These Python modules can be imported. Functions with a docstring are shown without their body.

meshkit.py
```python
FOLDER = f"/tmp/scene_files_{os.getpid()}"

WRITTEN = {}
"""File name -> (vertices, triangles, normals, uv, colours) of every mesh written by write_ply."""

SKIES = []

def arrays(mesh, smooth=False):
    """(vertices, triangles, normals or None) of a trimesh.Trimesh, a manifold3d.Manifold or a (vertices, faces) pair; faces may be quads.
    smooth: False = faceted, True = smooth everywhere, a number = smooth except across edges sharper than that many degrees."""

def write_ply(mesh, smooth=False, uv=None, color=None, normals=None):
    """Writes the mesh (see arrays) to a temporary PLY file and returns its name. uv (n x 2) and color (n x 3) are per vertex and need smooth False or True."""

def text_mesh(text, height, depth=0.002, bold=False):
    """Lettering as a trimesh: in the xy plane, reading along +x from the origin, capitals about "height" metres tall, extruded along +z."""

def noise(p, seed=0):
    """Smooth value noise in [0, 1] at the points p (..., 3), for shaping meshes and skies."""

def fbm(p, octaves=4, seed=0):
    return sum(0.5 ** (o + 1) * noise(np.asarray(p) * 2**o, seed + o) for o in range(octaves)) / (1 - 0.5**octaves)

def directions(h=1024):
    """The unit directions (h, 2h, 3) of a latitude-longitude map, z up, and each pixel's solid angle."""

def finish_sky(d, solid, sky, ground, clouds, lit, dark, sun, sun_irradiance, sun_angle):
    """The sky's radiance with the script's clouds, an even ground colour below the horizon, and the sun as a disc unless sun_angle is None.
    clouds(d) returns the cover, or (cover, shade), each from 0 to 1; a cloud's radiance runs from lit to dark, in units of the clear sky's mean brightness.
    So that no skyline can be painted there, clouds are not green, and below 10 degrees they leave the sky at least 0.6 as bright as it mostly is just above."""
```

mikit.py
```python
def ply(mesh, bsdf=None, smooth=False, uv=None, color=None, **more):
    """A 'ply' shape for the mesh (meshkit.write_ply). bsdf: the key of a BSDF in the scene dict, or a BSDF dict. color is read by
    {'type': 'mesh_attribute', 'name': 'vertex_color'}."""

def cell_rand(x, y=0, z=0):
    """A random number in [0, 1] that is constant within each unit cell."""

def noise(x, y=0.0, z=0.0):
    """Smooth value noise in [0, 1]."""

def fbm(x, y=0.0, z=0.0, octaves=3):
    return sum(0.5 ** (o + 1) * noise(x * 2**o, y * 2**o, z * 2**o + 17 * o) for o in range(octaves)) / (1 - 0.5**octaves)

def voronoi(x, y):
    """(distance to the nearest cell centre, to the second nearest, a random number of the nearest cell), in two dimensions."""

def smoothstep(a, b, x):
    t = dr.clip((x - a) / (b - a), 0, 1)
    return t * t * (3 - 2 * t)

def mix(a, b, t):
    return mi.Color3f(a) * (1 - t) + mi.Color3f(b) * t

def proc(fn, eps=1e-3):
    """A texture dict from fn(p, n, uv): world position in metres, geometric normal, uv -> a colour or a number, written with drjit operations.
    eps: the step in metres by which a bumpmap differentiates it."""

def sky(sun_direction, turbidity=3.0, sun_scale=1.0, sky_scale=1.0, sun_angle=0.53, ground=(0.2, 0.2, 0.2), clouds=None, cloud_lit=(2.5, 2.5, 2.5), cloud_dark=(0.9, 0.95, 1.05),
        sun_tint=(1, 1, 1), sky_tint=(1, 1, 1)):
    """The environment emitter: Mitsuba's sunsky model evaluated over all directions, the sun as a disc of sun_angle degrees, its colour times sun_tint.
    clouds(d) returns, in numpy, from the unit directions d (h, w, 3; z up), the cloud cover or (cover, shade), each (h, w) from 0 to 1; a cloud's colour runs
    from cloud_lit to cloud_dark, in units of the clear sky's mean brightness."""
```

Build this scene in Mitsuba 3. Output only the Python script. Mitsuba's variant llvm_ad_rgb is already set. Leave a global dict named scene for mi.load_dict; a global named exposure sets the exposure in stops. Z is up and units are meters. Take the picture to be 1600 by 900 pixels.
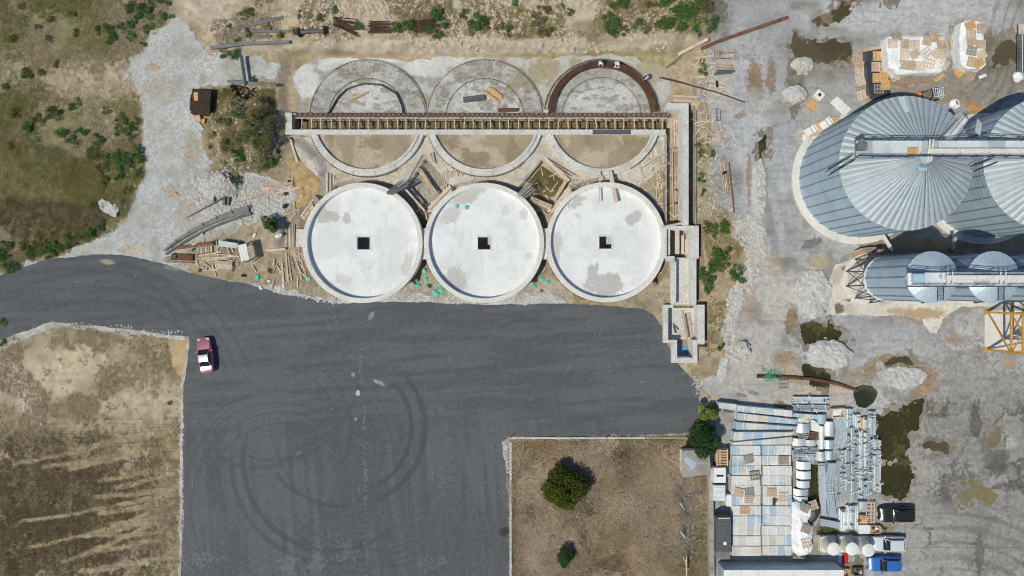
import math, random, numpy as np, trimesh, drjit as dr, mitsuba as mi, mikit, meshkit, shapely
from shapely.geometry import Polygon, LineString, Point
from mikit import noise, fbm, voronoi, cell_rand, smoothstep, mix, proc
T = mi.ScalarTransform4f
rng = np.random.default_rng(7); random.seed(7)
scene, labels = {'type': 'scene'}, {}

# ---------------------------------------------------------------- camera, sky and sun, exposure
HC = 88.0                                   # the drone hovers 88 m above the lot and looks straight down
scene['camera'] = {'type': 'perspective', 'fov': 69.93, 'fov_axis': 'x', 'near_clip': 1.0, 'far_clip': 2000.0,
                   'to_world': T().look_at(origin=[0, 0, HC], target=[0, 0, 0], up=[0, 1, 0])}
scene['sky'] = mikit.sky([-0.425, -0.265, 0.866], turbidity=3, sun_tint=(.88, 1.0, 1.08))
exposure = 1.3

# ---------------------------------------------------------------- survey grid: 13 units to the metre, origin at (800, 450)
U = 13.0
def W(px, py, z=0.0):
    k = (HC - z) / HC / U
    return np.array([(px - 800) * k, (450 - py) * k, z])
def P2(pts, z=0.0): return np.array([W(a, b, z)[:2] for a, b in pts])
def poly(pts, z=0.0): return Polygon(P2(pts, z)).buffer(0)

# ---------------------------------------------------------------- book-keeping of names
used = {}
def numbered(name):
    n = used.get(name, 0); used[name] = n + 1
    return name if n == 0 else f'{name}_{n:03d}'
def add(key, mesh, mat, smooth=False, to=None, **kw):
    d = mesh if isinstance(mesh, dict) else mikit.ply(mesh, mat, smooth, **kw)
    d = dict(d)
    if isinstance(mesh, dict) and mat: d['bsdf'] = {'type': 'ref', 'id': mat}
    if to is not None: d['to_world'] = to
    scene[key] = d
    return key
def thing(name, label=None, cat=None, group=None, mesh=None, mat=None, smooth=False, to=None, kind=None):
    k = numbered(name)
    e = {}
    if label: e['label'] = label
    if cat: e['category'] = cat
    if group: e['group'] = group
    if kind: e['kind'] = kind
    labels[k] = e
    if mesh is not None: add(k, mesh, mat, smooth, to)
    return k
def part(parent, name, mesh, mat, smooth=False, to=None, label=None, kind=None):
    k = numbered(parent + '__' + name)
    if label or kind: labels[k] = {a: b for a, b in (('label', label), ('kind', kind)) if b}
    return add(k, mesh, mat, smooth, to)
def ground_piece(name, mesh, mat, smooth=True, label=None): return thing(name, label, None, None, mesh, mat, smooth, kind='structure')
ONES = ['', 'first', 'second', 'third', 'fourth', 'fifth', 'sixth', 'seventh', 'eighth', 'ninth', 'tenth', 'eleventh', 'twelfth', 'thirteenth', 'fourteenth', 'fifteenth', 'sixteenth', 'seventeenth', 'eighteenth', 'nineteenth']
def nth(n):
    if n < 20: return ONES[n]
    t, o = divmod(n, 10)
    return ['twentieth', 'thirtieth', 'fortieth', 'fiftieth', 'sixtieth', 'seventieth', 'eightieth'][t - 2] if o == 0 else ['twenty', 'thirty', 'forty', 'fifty', 'sixty', 'seventy', 'eighty'][t - 2] + '-' + ONES[o]
def rank(keys, fmt, pos, by='left'):
    """labels for a row of look-alikes: fmt holds {} for 'third from the left'"""
    o = sorted(range(len(keys)), key=lambda i: pos[i][0] if by == 'left' else pos[i][1])
    n = len(keys)
    for r, i in enumerate(o):
        s = ('leftmost' if by == 'left' else 'topmost') if r == 0 else ('rightmost' if by == 'left' else 'lowest') if r == n - 1 else nth(r + 1) + (' from the left' if by == 'left' else ' from the top')
        labels[keys[i]]['label'] = fmt.format(s)

# ---------------------------------------------------------------- mesh helpers
cat = trimesh.util.concatenate
def TR(v=(0, 0, 0), rz=0.0, s=1.0):
    t = T().translate(list(map(float, v))).rotate([0, 0, 1], float(rz))
    return t.scale([float(x) for x in np.broadcast_to(s, 3)])
def mv(m, v=(0, 0, 0), rz=0.0, rx=0.0, ry=0.0):
    m = m.copy()
    R = trimesh.transformations.rotation_matrix
    for a, ax in ((rx, [1, 0, 0]), (ry, [0, 1, 0]), (rz, [0, 0, 1])):
        if a: m.apply_transform(R(math.radians(a), ax))
    m.apply_translation(v)
    return m
def box(sx, sy, sz, v=(0, 0, 0), rz=0.0, base=True):
    m = trimesh.creation.box((sx, sy, sz))
    if base: m.apply_translation((0, 0, sz / 2))
    return mv(m, v, rz)
def bbox(sx, sy, sz, b=0.04):
    """box with chamfered edges standing on z = 0"""
    pts = [(x * (sx / 2 - i * b), y * (sy / 2 - j * b), z * (sz / 2 - k * b)) for x in (-1, 1) for y in (-1, 1) for z in (-1, 1) for i, j, k in ((0, 1, 1), (1, 0, 1), (1, 1, 0))]
    m = trimesh.convex.convex_hull(np.array(pts)); m.apply_translation((0, 0, sz / 2)); return m
def bar(a, b, w, h=None):
    """beam of section w x h between two points (h upright)"""
    a, b = np.asarray(a, float), np.asarray(b, float); h = h or w
    d = b - a; L = np.linalg.norm(d); d /= L
    up = np.array([0, 0, 1.0]) if abs(d[2]) < 0.95 else np.array([0, 1.0, 0])
    s = np.cross(up, d); s /= np.linalg.norm(s); u = np.cross(d, s)
    m = trimesh.creation.box((L, w, h)); M = np.eye(4); M[:3, 0], M[:3, 1], M[:3, 2], M[:3, 3] = d, s, u, (a + b) / 2
    m.apply_transform(M); return m
def tube(pts, r, n=8):
    pts = [np.asarray(p, float) for p in pts]; out = []
    for a, b in zip(pts[:-1], pts[1:]): out.append(trimesh.creation.cylinder(r, segment=[a, b], sections=n))
    return cat(out) if len(out) > 1 else out[0]
def prism(pg, z0, z1):
    """upright solid over a shapely polygon"""
    ms = []
    for g in getattr(pg, 'geoms', [pg]):
        if g.area > 1e-4:
            m = trimesh.creation.extrude_polygon(g, z1 - z0, engine='earcut'); m.apply_translation((0, 0, z0)); ms.append(m)
    return cat(ms)
def wallrun(pts, w, z0, z1, closed=False):
    ls = LineString(P2(pts + ([pts[0]] if closed else [])))
    return prism(ls.buffer(w / 2, cap_style='flat', join_style='mitre'), z0, z1)
def quadprism(pts, z0, z1, zt=None): return prism(poly(pts, zt if zt is not None else z1), z0, z1)
def ring(r0, r1, z0, z1, n=128, a0=0.0, a1=360.0):
    a = np.radians(np.linspace(a0, a1, n + 1))
    o = [(r1 * math.cos(t), r1 * math.sin(t)) for t in a]; i = [(r0 * math.cos(t), r0 * math.sin(t)) for t in a[::-1]]
    if a1 - a0 >= 360: pg = Polygon(o[:-1], [i[:-1]])
    else: pg = Polygon(o + i)
    return prism(pg, z0, z1)
def revolve(prof, n=48): return trimesh.creation.revolve(np.array(prof, float), sections=n)
def quadmesh(P):
    """P: (n, 4, 3) corner points -> one mesh of n loose quads"""
    n = len(P); f = np.arange(n * 4).reshape(n, 4)
    return trimesh.Trimesh(P.reshape(-1, 3), np.vstack([f[:, [0, 1, 2]], f[:, [0, 2, 3]]]), process=False)
def lump(r, n=1, rough=0.25, seed=0, flat=1.0):
    m = trimesh.creation.icosphere(n, 1.0); v = m.vertices
    v = v * (1 + rough * 2 * (meshkit.noise(v * 1.7 + seed * 7.3, seed) - 0.5))[:, None] * r
    v[:, 2] *= flat; m.vertices = v; return m
def scatter_mesh(proto, pos, scale, ang, tilt=None):
    """all copies of a small proto mesh as one mesh (only for what cannot be counted)"""
    v, f = np.asarray(proto.vertices), np.asarray(proto.faces); n = len(pos)
    c, s = np.cos(ang)[:, None], np.sin(ang)[:, None]
    X = (v[None, :, 0] * c - v[None, :, 1] * s) * scale[:, None]; Y = (v[None, :, 0] * s + v[None, :, 1] * c) * scale[:, None]
    Z = np.broadcast_to(v[None, :, 2], X.shape) * scale[:, None]
    vv = np.stack([X + pos[:, None, 0], Y + pos[:, None, 1], Z + pos[:, None, 2]], -1).reshape(-1, 3)
    ff = (f[None] + (np.arange(n) * len(v))[:, None, None]).reshape(-1, 3)
    return trimesh.Trimesh(vv, ff, process=False)

# ---------------------------------------------------------------- materials
def mat(name, col, rough=0.8, metal=0.0, spec=0.3, **kw):
    c = col if isinstance(col, dict) else {'type': 'rgb', 'value': list(col)}
    d = {'type': 'principled', 'base_color': c, 'roughness': rough, 'metallic': metal, 'specular': spec, **kw}
    scene['mat_' + name] = {'type': 'twosided', 'nested': d}
    return 'mat_' + name
def dif(name, col):
    c = col if isinstance(col, dict) else {'type': 'rgb', 'value': list(col)}
    scene['mat_' + name] = {'type': 'twosided', 'nested': {'type': 'diffuse', 'reflectance': c}}
    return 'mat_' + name
def F(p, s, o=3, d=0.0): return fbm(p.x * s + d, p.y * s - d * 1.3, p.z * s * 0.5, octaves=o)
def patches(col, p, n, items):
    """spots of dirt, sand, stain with ragged outlines: (px, py, rx, ry, turn, colour, strength)"""
    for px, py, rx, ry, a, c, k in items:
        w = W(px, py); ca, sa = math.cos(math.radians(a)), math.sin(math.radians(a))
        x, y = p.x - float(w[0]), p.y - float(w[1])
        u, v = (x * ca + y * sa) / (rx / U), (-x * sa + y * ca) / (ry / U)
        e = dr.sqrt(u * u + v * v) + (n - 0.5) * 1.7
        col = mix(col, c, smoothstep(1.2, 0.7, e) * k)
    return col
def soil(c0, c1, c2, s=(0.12, 0.6, 3.2), spots=(), var=0.55, extra=None, thr=(0.42, 0.58), thr2=(0.5, 0.66)):
    def fn(p, n, uv):
        a, b, c = F(p, s[0], 4), F(p, s[1], 4, 9.0), F(p, s[2], 3, 31.0)
        col = mix(c0, c1, smoothstep(thr[0], thr[1], a + (b - .5) * .5))
        col = mix(col, c2, smoothstep(thr2[0], thr2[1], b + (c - .5) * .35))
        if spots: col = patches(col, p, b * .6 + c * .4, spots)
        if extra: col = extra(col, p, a, b, c)
        return col * (1 - var * .5 + var * c)
    return proc(fn)
# ---------------------------------------------------------------- the land: one height field; every road, yard and bed is a sheet on it
def inside_sdf(pts, X, Y):
    """signed distance in metres to a polygon given on the survey grid, negative inside"""
    q = P2(pts); n = len(q); d2 = np.full(X.shape, 1e9); ins = np.zeros(X.shape, bool)
    for i in range(n):
        a, b = q[i], q[(i + 1) % n]; e = b - a; L = max(e @ e, 1e-12)
        t = np.clip(((X - a[0]) * e[0] + (Y - a[1]) * e[1]) / L, 0, 1)
        d2 = np.minimum(d2, (X - a[0] - t * e[0]) ** 2 + (Y - a[1] - t * e[1]) ** 2)
        c = (a[1] > Y) != (b[1] > Y)
        if abs(e[1]) > 1e-12: ins ^= c & (X < a[0] + (Y - a[1]) / e[1] * e[0])
    return np.where(ins, -1, 1) * np.sqrt(d2)
def sst(a, b, x):
    t = np.clip((x - a) / (b - a), 0, 1); return t * t * (3 - 2 * t)
def N2(X, Y, s, o=3, seed=0): return meshkit.fbm(np.stack([X * s, Y * s, 0 * X], -1), o, seed)
TANKS = [(568, 380), (756.5, 380), (946, 379)]
HALVES = [(573, 182), (757.5, 182), (941, 181)]
DIAMONDS = [[(665, 246), (704, 290), (664, 327), (634, 291)], [(848, 249), (893, 281), (863, 321), (812, 290)]]
CUTS = [([(456, 178.5), (1044, 178.5), (1044, 206), (456, 206)], -2.9),
        ([(1043, 168), (1068, 168), (1068, 352), (1043, 352)], -1.75),
        ([(1074, 172), (1088, 172), (1088, 352), (1074, 352)], -1.6),
        ([(1041, 356), (1090, 356), (1090, 402), (1041, 402)], -2.3),
        ([(1053, 400), (1083, 400), (1083, 480), (1053, 480)], -1.5),
        ([(1041, 479), (1097, 479), (1097, 533), (1041, 533)], -1.5),
        ([(1057, 530), (1084, 530), (1084, 562), (1057, 562)], -1.9),
        ([(1087, 352), (1098, 352), (1098, 410), (1092, 470), (1107, 472), (1107, 540), (1096, 540), (1096, 478), (1087, 478)], -1.2),
        ([(363, 131), (402, 128), (404, 155), (388, 158), (366, 150)], -0.9),
        (DIAMONDS[0], -1.75), (DIAMONDS[1], -1.75)]
EXC = [(452, 86), (1062, 86), (1072, 170), (1040, 205), (1042, 395), (1000, 408), (846, 412), (660, 412), (505, 408), (478, 372), (480, 330), (512, 300), (508, 250), (470, 214), (448, 212), (446, 120)]
BUMPS = [(385, 205, 52, 62, 1.9), (345, 290, 34, 22, .8), (430, 365, 16, 30, .5), (180, 322, 22, 12, .4),
         (1292, 553, 36, 25, .5), (1412, 588, 36, 20, .15), (1262, 455, 30, 44, .3), (1250, 105, 17, 13, .9), (1237, 150, 19, 14, .9), (1187, 295, 11, 48, .3), (1160, 545, 10, 14, .5),
         (120, 350, 60, 30, .3), (60, 270, 70, 40, .35)]
def height(X, Y):
    X, Y = np.asarray(X, float), np.asarray(Y, float)
    px, py = X * U + 800, 450 - Y * U
    n1, n2 = N2(X, Y, .13, 4, 3), N2(X, Y, .9, 3, 5)
    wild = np.clip(sst(225, 190, px + (n1 - .5) * 40) * sst(430, 395, py) + sst(62, 40, py) * sst(1130, 1090, px) + sst(292, 280, px) * sst(500, 515, py) + sst(796, 806, px) * sst(1112, 1104, px) * sst(684, 694, py), 0, 1)
    z = wild * ((n1 - .5) * .9 + (n2 - .5) * .22) + (n2 - .5) * .03
    edge = 71 + (N2(X, Y, .35, 3, 11) - .5) * 26
    up = sst(edge + 9, edge - 6, py) * sst(430, 500, px) * sst(1120, 1075, px)
    z = z + up * (1.15 + .5 * sst(50, 20, py) + (N2(X, Y, .5, 4, 21) - .5) * 1.3)
    for cx, cy, rx, ry, hh in BUMPS:
        e = ((px - cx) / rx) ** 2 + ((py - cy) / ry) ** 2 + (N2(X, Y, .6, 3, int(cx)) - .5) * 1.1
        z = z + hh * sst(1.15, .25, e) * (.8 + .7 * n2)
    z = z - sst(1.1, -.3, inside_sdf(EXC, X, Y)) * .9
    for pts, d in CUTS:
        s = inside_sdf(pts, X, Y)
        z = np.where(s < .02, np.minimum(z, d + (n2 - .5) * .1), z)
    for cx, cy in TANKS:
        r = np.hypot(px - cx, py - cy); z = np.where(r < 90, -2.7, z)
        ne = ((px - cx) * .75 - (py - cy) * .66) / np.maximum(r, 1)      # open trench left beside the wall on its upper right
        z = np.where((r >= 90) & (ne > .2), np.minimum(z, -1.9 + sst(100, 105, r + (n2 - .5) * 6) * 3), z)
    return z
STEP = .25
def axis(a):
    c = np.arange(-a, a + 1e-6, STEP); o = a + np.cumsum(np.geomspace(.6, 60, 26))
    return np.concatenate([-o[::-1], c, o])
GX, GY = axis(68.0), axis(40.0)
MX, MY = np.meshgrid(GX, GY, indexing='ij'); MZ = height(MX, MY)
idx = np.arange(MX.size).reshape(MX.shape)
q = np.stack([idx[:-1, :-1], idx[1:, :-1], idx[1:, 1:], idx[:-1, 1:]], -1).reshape(-1, 4)
GF = np.vstack([q[:, [0, 1, 2]], q[:, [0, 2, 3]]])
GV = np.stack([MX, MY, MZ], -1).reshape(-1, 3)
def land(X, Y):
    """height of the land read off the grid"""
    X, Y = np.clip(X, GX[0], GX[-1] - 1e-3), np.clip(Y, GY[0], GY[-1] - 1e-3)
    i, j = np.searchsorted(GX, X, 'right') - 1, np.searchsorted(GY, Y, 'right') - 1
    u, v = (X - GX[i]) / (GX[i + 1] - GX[i]), (Y - GY[j]) / (GY[j + 1] - GY[j])
    return MZ[i, j] * (1 - u) * (1 - v) + MZ[i + 1, j] * u * (1 - v) + MZ[i, j + 1] * (1 - u) * v + MZ[i + 1, j + 1] * u * v
def gz(px, py): w = W(px, py); return float(land(w[0], w[1]))
EX = np.maximum(0, np.abs(MX) - 68) + np.maximum(0, np.abs(MY) - 40)
def sheet(f, lift):
    """the part of the land where f < 0, as a sheet lifted a little above it, cut cleanly along f = 0"""
    f = f.ravel(); V = GV + np.array([0, 0, lift]); inn = f < 0; c = inn[GF].sum(1)
    full = GF[c == 3]; vs, fs = [V], [full]; base = len(V)
    for k in (1, 2):
        t = GF[c == k]
        if not len(t): continue
        lone = inn[t] if k == 1 else ~inn[t]; j = lone.argmax(1); r = np.arange(len(t))
        a, b, d = t[r, j], t[r, (j + 1) % 3], t[r, (j + 2) % 3]
        w1, w2 = f[a] / (f[a] - f[b]), f[a] / (f[a] - f[d])
        p1 = V[a] + (V[b] - V[a]) * w1[:, None]; p2 = V[a] + (V[d] - V[a]) * w2[:, None]
        n = len(t); i1, i2 = base + np.arange(n), base + n + np.arange(n); base += 2 * n
        vs += [p1, p2]
        fs += [np.stack([a, i1, i2], 1)] if k == 1 else [np.stack([b, d, i2], 1), np.stack([b, i2, i1], 1)]
    m = trimesh.Trimesh(np.vstack(vs), np.vstack(fs), process=False); m.remove_unreferenced_vertices(); return m
def rag(s, amp, seed=1): return (N2(MX, MY, s, 4, seed) - .5) * 2 * amp
def zone(pts, s=.8, amp=.5, seed=1): return inside_sdf(pts, MX, MY) + rag(s, amp, seed)

TRACKS = [(100, 706, .16, .0006, 4.5), (105, 733, .17, .0006, 4.5), (150, 752, .14, .0004, 4), (150, 776, .02, .0006, 4), (145, 803, .1, .0004, 4.5), (125, 840, .16, .0007, 4.5), (130, 865, .12, .0006, 4.5), (125, 893, .1, .0005, 5), (150, 720, .1, .0006, 4), (190, 740, .05, .0004, 4), (180, 790, .16, .0003, 3.5), (200, 850, .12, .0003, 4), (150, 838, .0, .0006, 3.5), (30, 815, .12, .0003, 3.), (30, 860, .2, .0004, 3.), (20, 725, .14, .0004, 3.), (170, 765, .22, .0004, 4), (170, 820, .05, .0008, 4.5), (90, 880, .3, .0008, 4), (60, 730, .1, .0004, 3.5)]
TAN, PALE, BROWN, OLIVE, GREY = (.34, .28, .195), (.50, .42, .32), (.21, .16, .105), (.14, .13, .06), (.36, .355, .345)
base_spots = [(60, 60, 120, 60, 0, (.24, .20, .115), .8), (30, 30, 60, 50, 0, (.19, .165, .085), .7), (150, 30, 90, 30, 0, (.27, .22, .14), .6), (150, 125, 95, 30, 0, (.37, .295, .215), .9),
              (60, 265, 110, 45, 0, (.185, .155, .068), .8), (90, 230, 100, 40, 0, (.22, .18, .10), .6), (110, 335, 60, 22, 0, (.15, .112, .066), .75), (30, 310, 70, 40, 0, (.18, .145, .07), .7), (150, 300, 40, 26, 0, (.18, .165, .06), .7),
              (70, 390, 90, 16, 10, (.15, .14, .07), .8), (40, 200, 60, 20, 0, (.22, .18, .12), .6), (100, 45, 170, 62, 0, (.205, .185, .105), .92), (60, 195, 150, 55, 0, (.21, .185, .105), .85), (190, 50, 40, 40, 0, (.24, .205, .13), .7), (20, 150, 60, 40, 0, (.23, .2, .125), .7), 
              (170, 565, 110, 30, 0, (.34, .28, .19), .7), (90, 580, 50, 40, 30, (.50, .42, .30), .8), (40, 610, 40, 50, 0, (.46, .385, .28), .8), (140, 560, 34, 20, -20, (.52, .44, .32), .7), (200, 590, 40, 14, 0, (.48, .40, .285), .6), (60, 690, 90, 22, 0, (.16, .13, .085), .9), (180, 630, 80, 16, 0, (.45, .37, .27), .7), (120, 640, 40, 22, 0, (.19, .165, .09), .8),
              (110, 790, 170, 96, 0, (.092, .07, .04), .9), (40, 850, 120, 70, 0, (.08, .061, .035), .85), (240, 715, 60, 22, 10, (.45, .36, .25), .7), (262, 800, 34, 120, 0, (.25, .2, .135), .75), (255, 690, 30, 10, 0, (.33, .21, .12), .6),
              (380, 220, 60, 70, 0, (.25, .21, .14), .8), (365, 145, 16, 14, 0, (.17, .09, .05), .9), (320, 10, 60, 40, 0, (.50, .42, .33), .8), (410, 20, 60, 22, 0, (.36, .31, .22), .6),
              (740, 74, 330, 9, 0, (.52, .44, .34), .85), (640, 88, 250, 6, 0, (.42, .33, .21), .8), (560, 20, 60, 25, 0, (.46, .39, .29), .8), (700, 14, 60, 20, 0, (.50, .43, .33), .8), (890, 20, 80, 22, 0, (.5, .42, .32), .9), (985, 45, 60, 22, 0, (.47, .4, .3), .8),
              (475, 290, 34, 34, 0, (.44, .31, .15), .95), (465, 265, 20, 16, 0, (.42, .3, .155), .9), (440, 350, 40, 30, 0, (.34, .29, .23), .8), (430, 420, 60, 24, 0, (.33, .27, .19), .8), (1000, 90, 90, 12, 0, (.32, .27, .15), .8), (860, 95, 60, 14, 0, (.30, .25, .13), .7), (1085, 110, 26, 30, 0, (.40, .32, .22), .8),
              (1120, 420, 30, 70, 0, (.36, .275, .185), .8), (1105, 260, 14, 90, 0, (.34, .29, .19), .8), (1110, 590, 30, 30, 0, (.30, .235, .16), .9), (640, 440, 60, 24, 0, (.40, .35, .28), .8), (1000, 458, 60, 16, 0, (.33, .275, .2), .8), (845, 445, 40, 24, 0, (.42, .36, .29), .8)]
def tracks(col, p, a, b, c):
    # wheel tracks and mown stripes of the lower left field
    x, y = p.x, p.y
    on = smoothstep(-38.8, -39.4, x + (b - .5)) * smoothstep(-14.5, -16.5, y + (b - .5) * 2)
    for px, py, sl, cv, w in TRACKS:
        w0 = W(px, py); u = x - float(w0[0]); v = y - float(w0[1]) - sl * u - cv * U * u * u
        m = smoothstep(w / U * 1.35, w / U * .7, dr.abs(v + (b - .5) * .5) + (c - .5) * .3) * smoothstep(-.4, .8, u + (b - .5) * 3) * smoothstep(22., 12., u)
        col = mix(col, (.34, .27, .17), m * on * .85)
    for px in (110, 165, 212, 236, 255):
        m = smoothstep(3.4 / U, 1.8 / U, dr.abs(x - float(W(px, 0)[0])) + (c - .5) * .2)
        col = mix(col, (.28, .225, .145), m * on * .55)
    f = noise(x * .5, y * 9.0)
    return mix(col, col * .72, on * smoothstep(.55, .75, f) * .8)
mat('ground', soil(TAN, (.42, .35, .25), (.27, .22, .14), (.09, .5, 2.4), base_spots, .85, tracks), .95, spec=.1)
ground_piece('ground', trimesh.Trimesh(GV, GF, process=False), 'mat_ground')

# -- gravel track
mat('gravel', soil((.43, .43, .42), (.49, .485, .475), (.36, .345, .315), (.14, .7, 5.0), [(238, 105, 10, 5, 0, (.42, .31, .17), .8), (250, 140, 30, 18, 0, (.38, .33, .25), .6), (300, 235, 14, 26, 0, (.37, .31, .23), .7), (270, 300, 16, 12, 0, (.38, .32, .24), .7), (295, 330, 18, 20, 0, (.39, .34, .28), .7), (205, 390, 18, 10, 0, (.45, .38, .27), .7), (232, 290, 16, 26, -20, (.47, .49, .51), .5), (400, 300, 40, 20, 0, (.40, .37, .33), .7), (300, 390, 30, 16, 0, (.40, .35, .28), .6)], .7), .95, spec=.1)
GRAVEL = [(-60, 450), (0, 432), (60, 406), (110, 392), (150, 372), (195, 345), (212, 300), (221, 280), (221, 200), (214, 150), (196, 118), (205, 90), (232, 66), (262, 32), (282, 24), (292, 40), (330, 88), (400, 92), (440, 98), (432, 118), (380, 128), (300, 140), (300, 185), (318, 230), (330, 270), (372, 262), (420, 276), (450, 290), (462, 310), (440, 340), (380, 352), (345, 372), (262, 404), (345, 436), (430, 456), (340, 470), (200, 420), (100, 420), (0, 450)]
ground_piece('gravel_track', sheet(zone(GRAVEL, .6, .9, 41) + rag(1.9, .55, 42), .012), 'mat_gravel')
# -- verge of crushed stone round the lower left field and along the lot
mat('verge', soil((.52, .50, .47), (.46, .44, .40), (.38, .35, .31), (.3, 1.2, 6.0), (), .8), .95, spec=.1)
ground_piece('gravel_verge', sheet(zone([(-20, 550), (0, 528), (40, 512), (80, 499), (200, 510), (294, 522), (296, 540), (288, 610), (287, 960), (280, 960), (281, 700), (283, 600), (286, 532), (262, 528), (140, 516), (90, 510), (45, 528), (0, 548)], 1.2, .22, 43), .02), 'mat_verge')
ground_piece('gravel_verge', sheet(zone([(395, 440), (430, 448), (490, 462), (520, 468), (640, 458), (700, 462), (780, 460), (860, 455), (880, 466), (900, 490), (600, 490), (420, 470)], 1.0, .4, 44), .02), 'mat_verge')
ground_piece('gravel_verge', sheet(zone([(1135, 345), (1180, 335), (1200, 370), (1194, 410), (1172, 440), (1150, 478), (1140, 560), (1128, 610), (1112, 620), (1096, 600), (1104, 590), (1122, 590), (1130, 540), (1128, 500), (1140, 455), (1165, 420), (1160, 380)], .5, 1.3, 45) + rag(1.9, .5, 46), .016), 'mat_gravel')
mat('sand_patch', soil((.47, .34, .19), (.52, .39, .23), (.44, .32, .18), (.3, 1.2, 5.0), (), .35), .95, spec=.1)
ground_piece('sand_patch', sheet(zone([(266, 533), (292, 532), (290, 560), (285, 586), (272, 584), (268, 560)], 1.0, .2, 46), .024), 'mat_sand_patch')
# -- asphalt
ARCS = [(542, 668, 122, -80, 55, 5, .55), (542, 668, 101, -75, 50, 4, .6), (520, 720, 140, 150, 320, 4.5, .5), (520, 722, 158, 160, 300, 4, .4), (545, 640, 152, 215, 275, 3.5, .45), (400, 640, 92, 220, 320, 3, .35), (470, 560, 170, 60, 100, 3, .25), (430, 600, 120, 230, 330, 3, .3), (610, 640, 190, 180, 250, 3, .25), (165, 560, 150, 20, 80, 6, .35), (165, 545, 120, 15, 85, 5, .3), (640, 600, 160, 40, 110, 3, .25), (820, 560, 60, 60, 140, 2.5, .3)]
_g = np.random.default_rng(11)
for k in range(15):     # pairs of faint wheel loops
    cx, cy, r, a0 = _g.uniform(420, 660), _g.uniform(580, 800), _g.uniform(60, 190), _g.uniform(0, 360)
    sp, w, st = _g.uniform(60, 150), _g.uniform(1.6, 2.8), _g.uniform(.14, .34)
    ARCS += [(cx, cy, r, a0, a0 + sp, w, st), (cx + 1, cy, r + _g.uniform(17, 21), a0 + 3, a0 + sp, w, st)]
ARCS += [(170, 650, r, 15, 88, w, k) for r, w, k in ((176, 3, .3), (196, 3, .34), (212, 2.5, .26), (232, 3, .3), (150, 2.5, .22))] + [(150, 700, r, 60, 120, 3, .25) for r in (230, 252, 275)]
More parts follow.
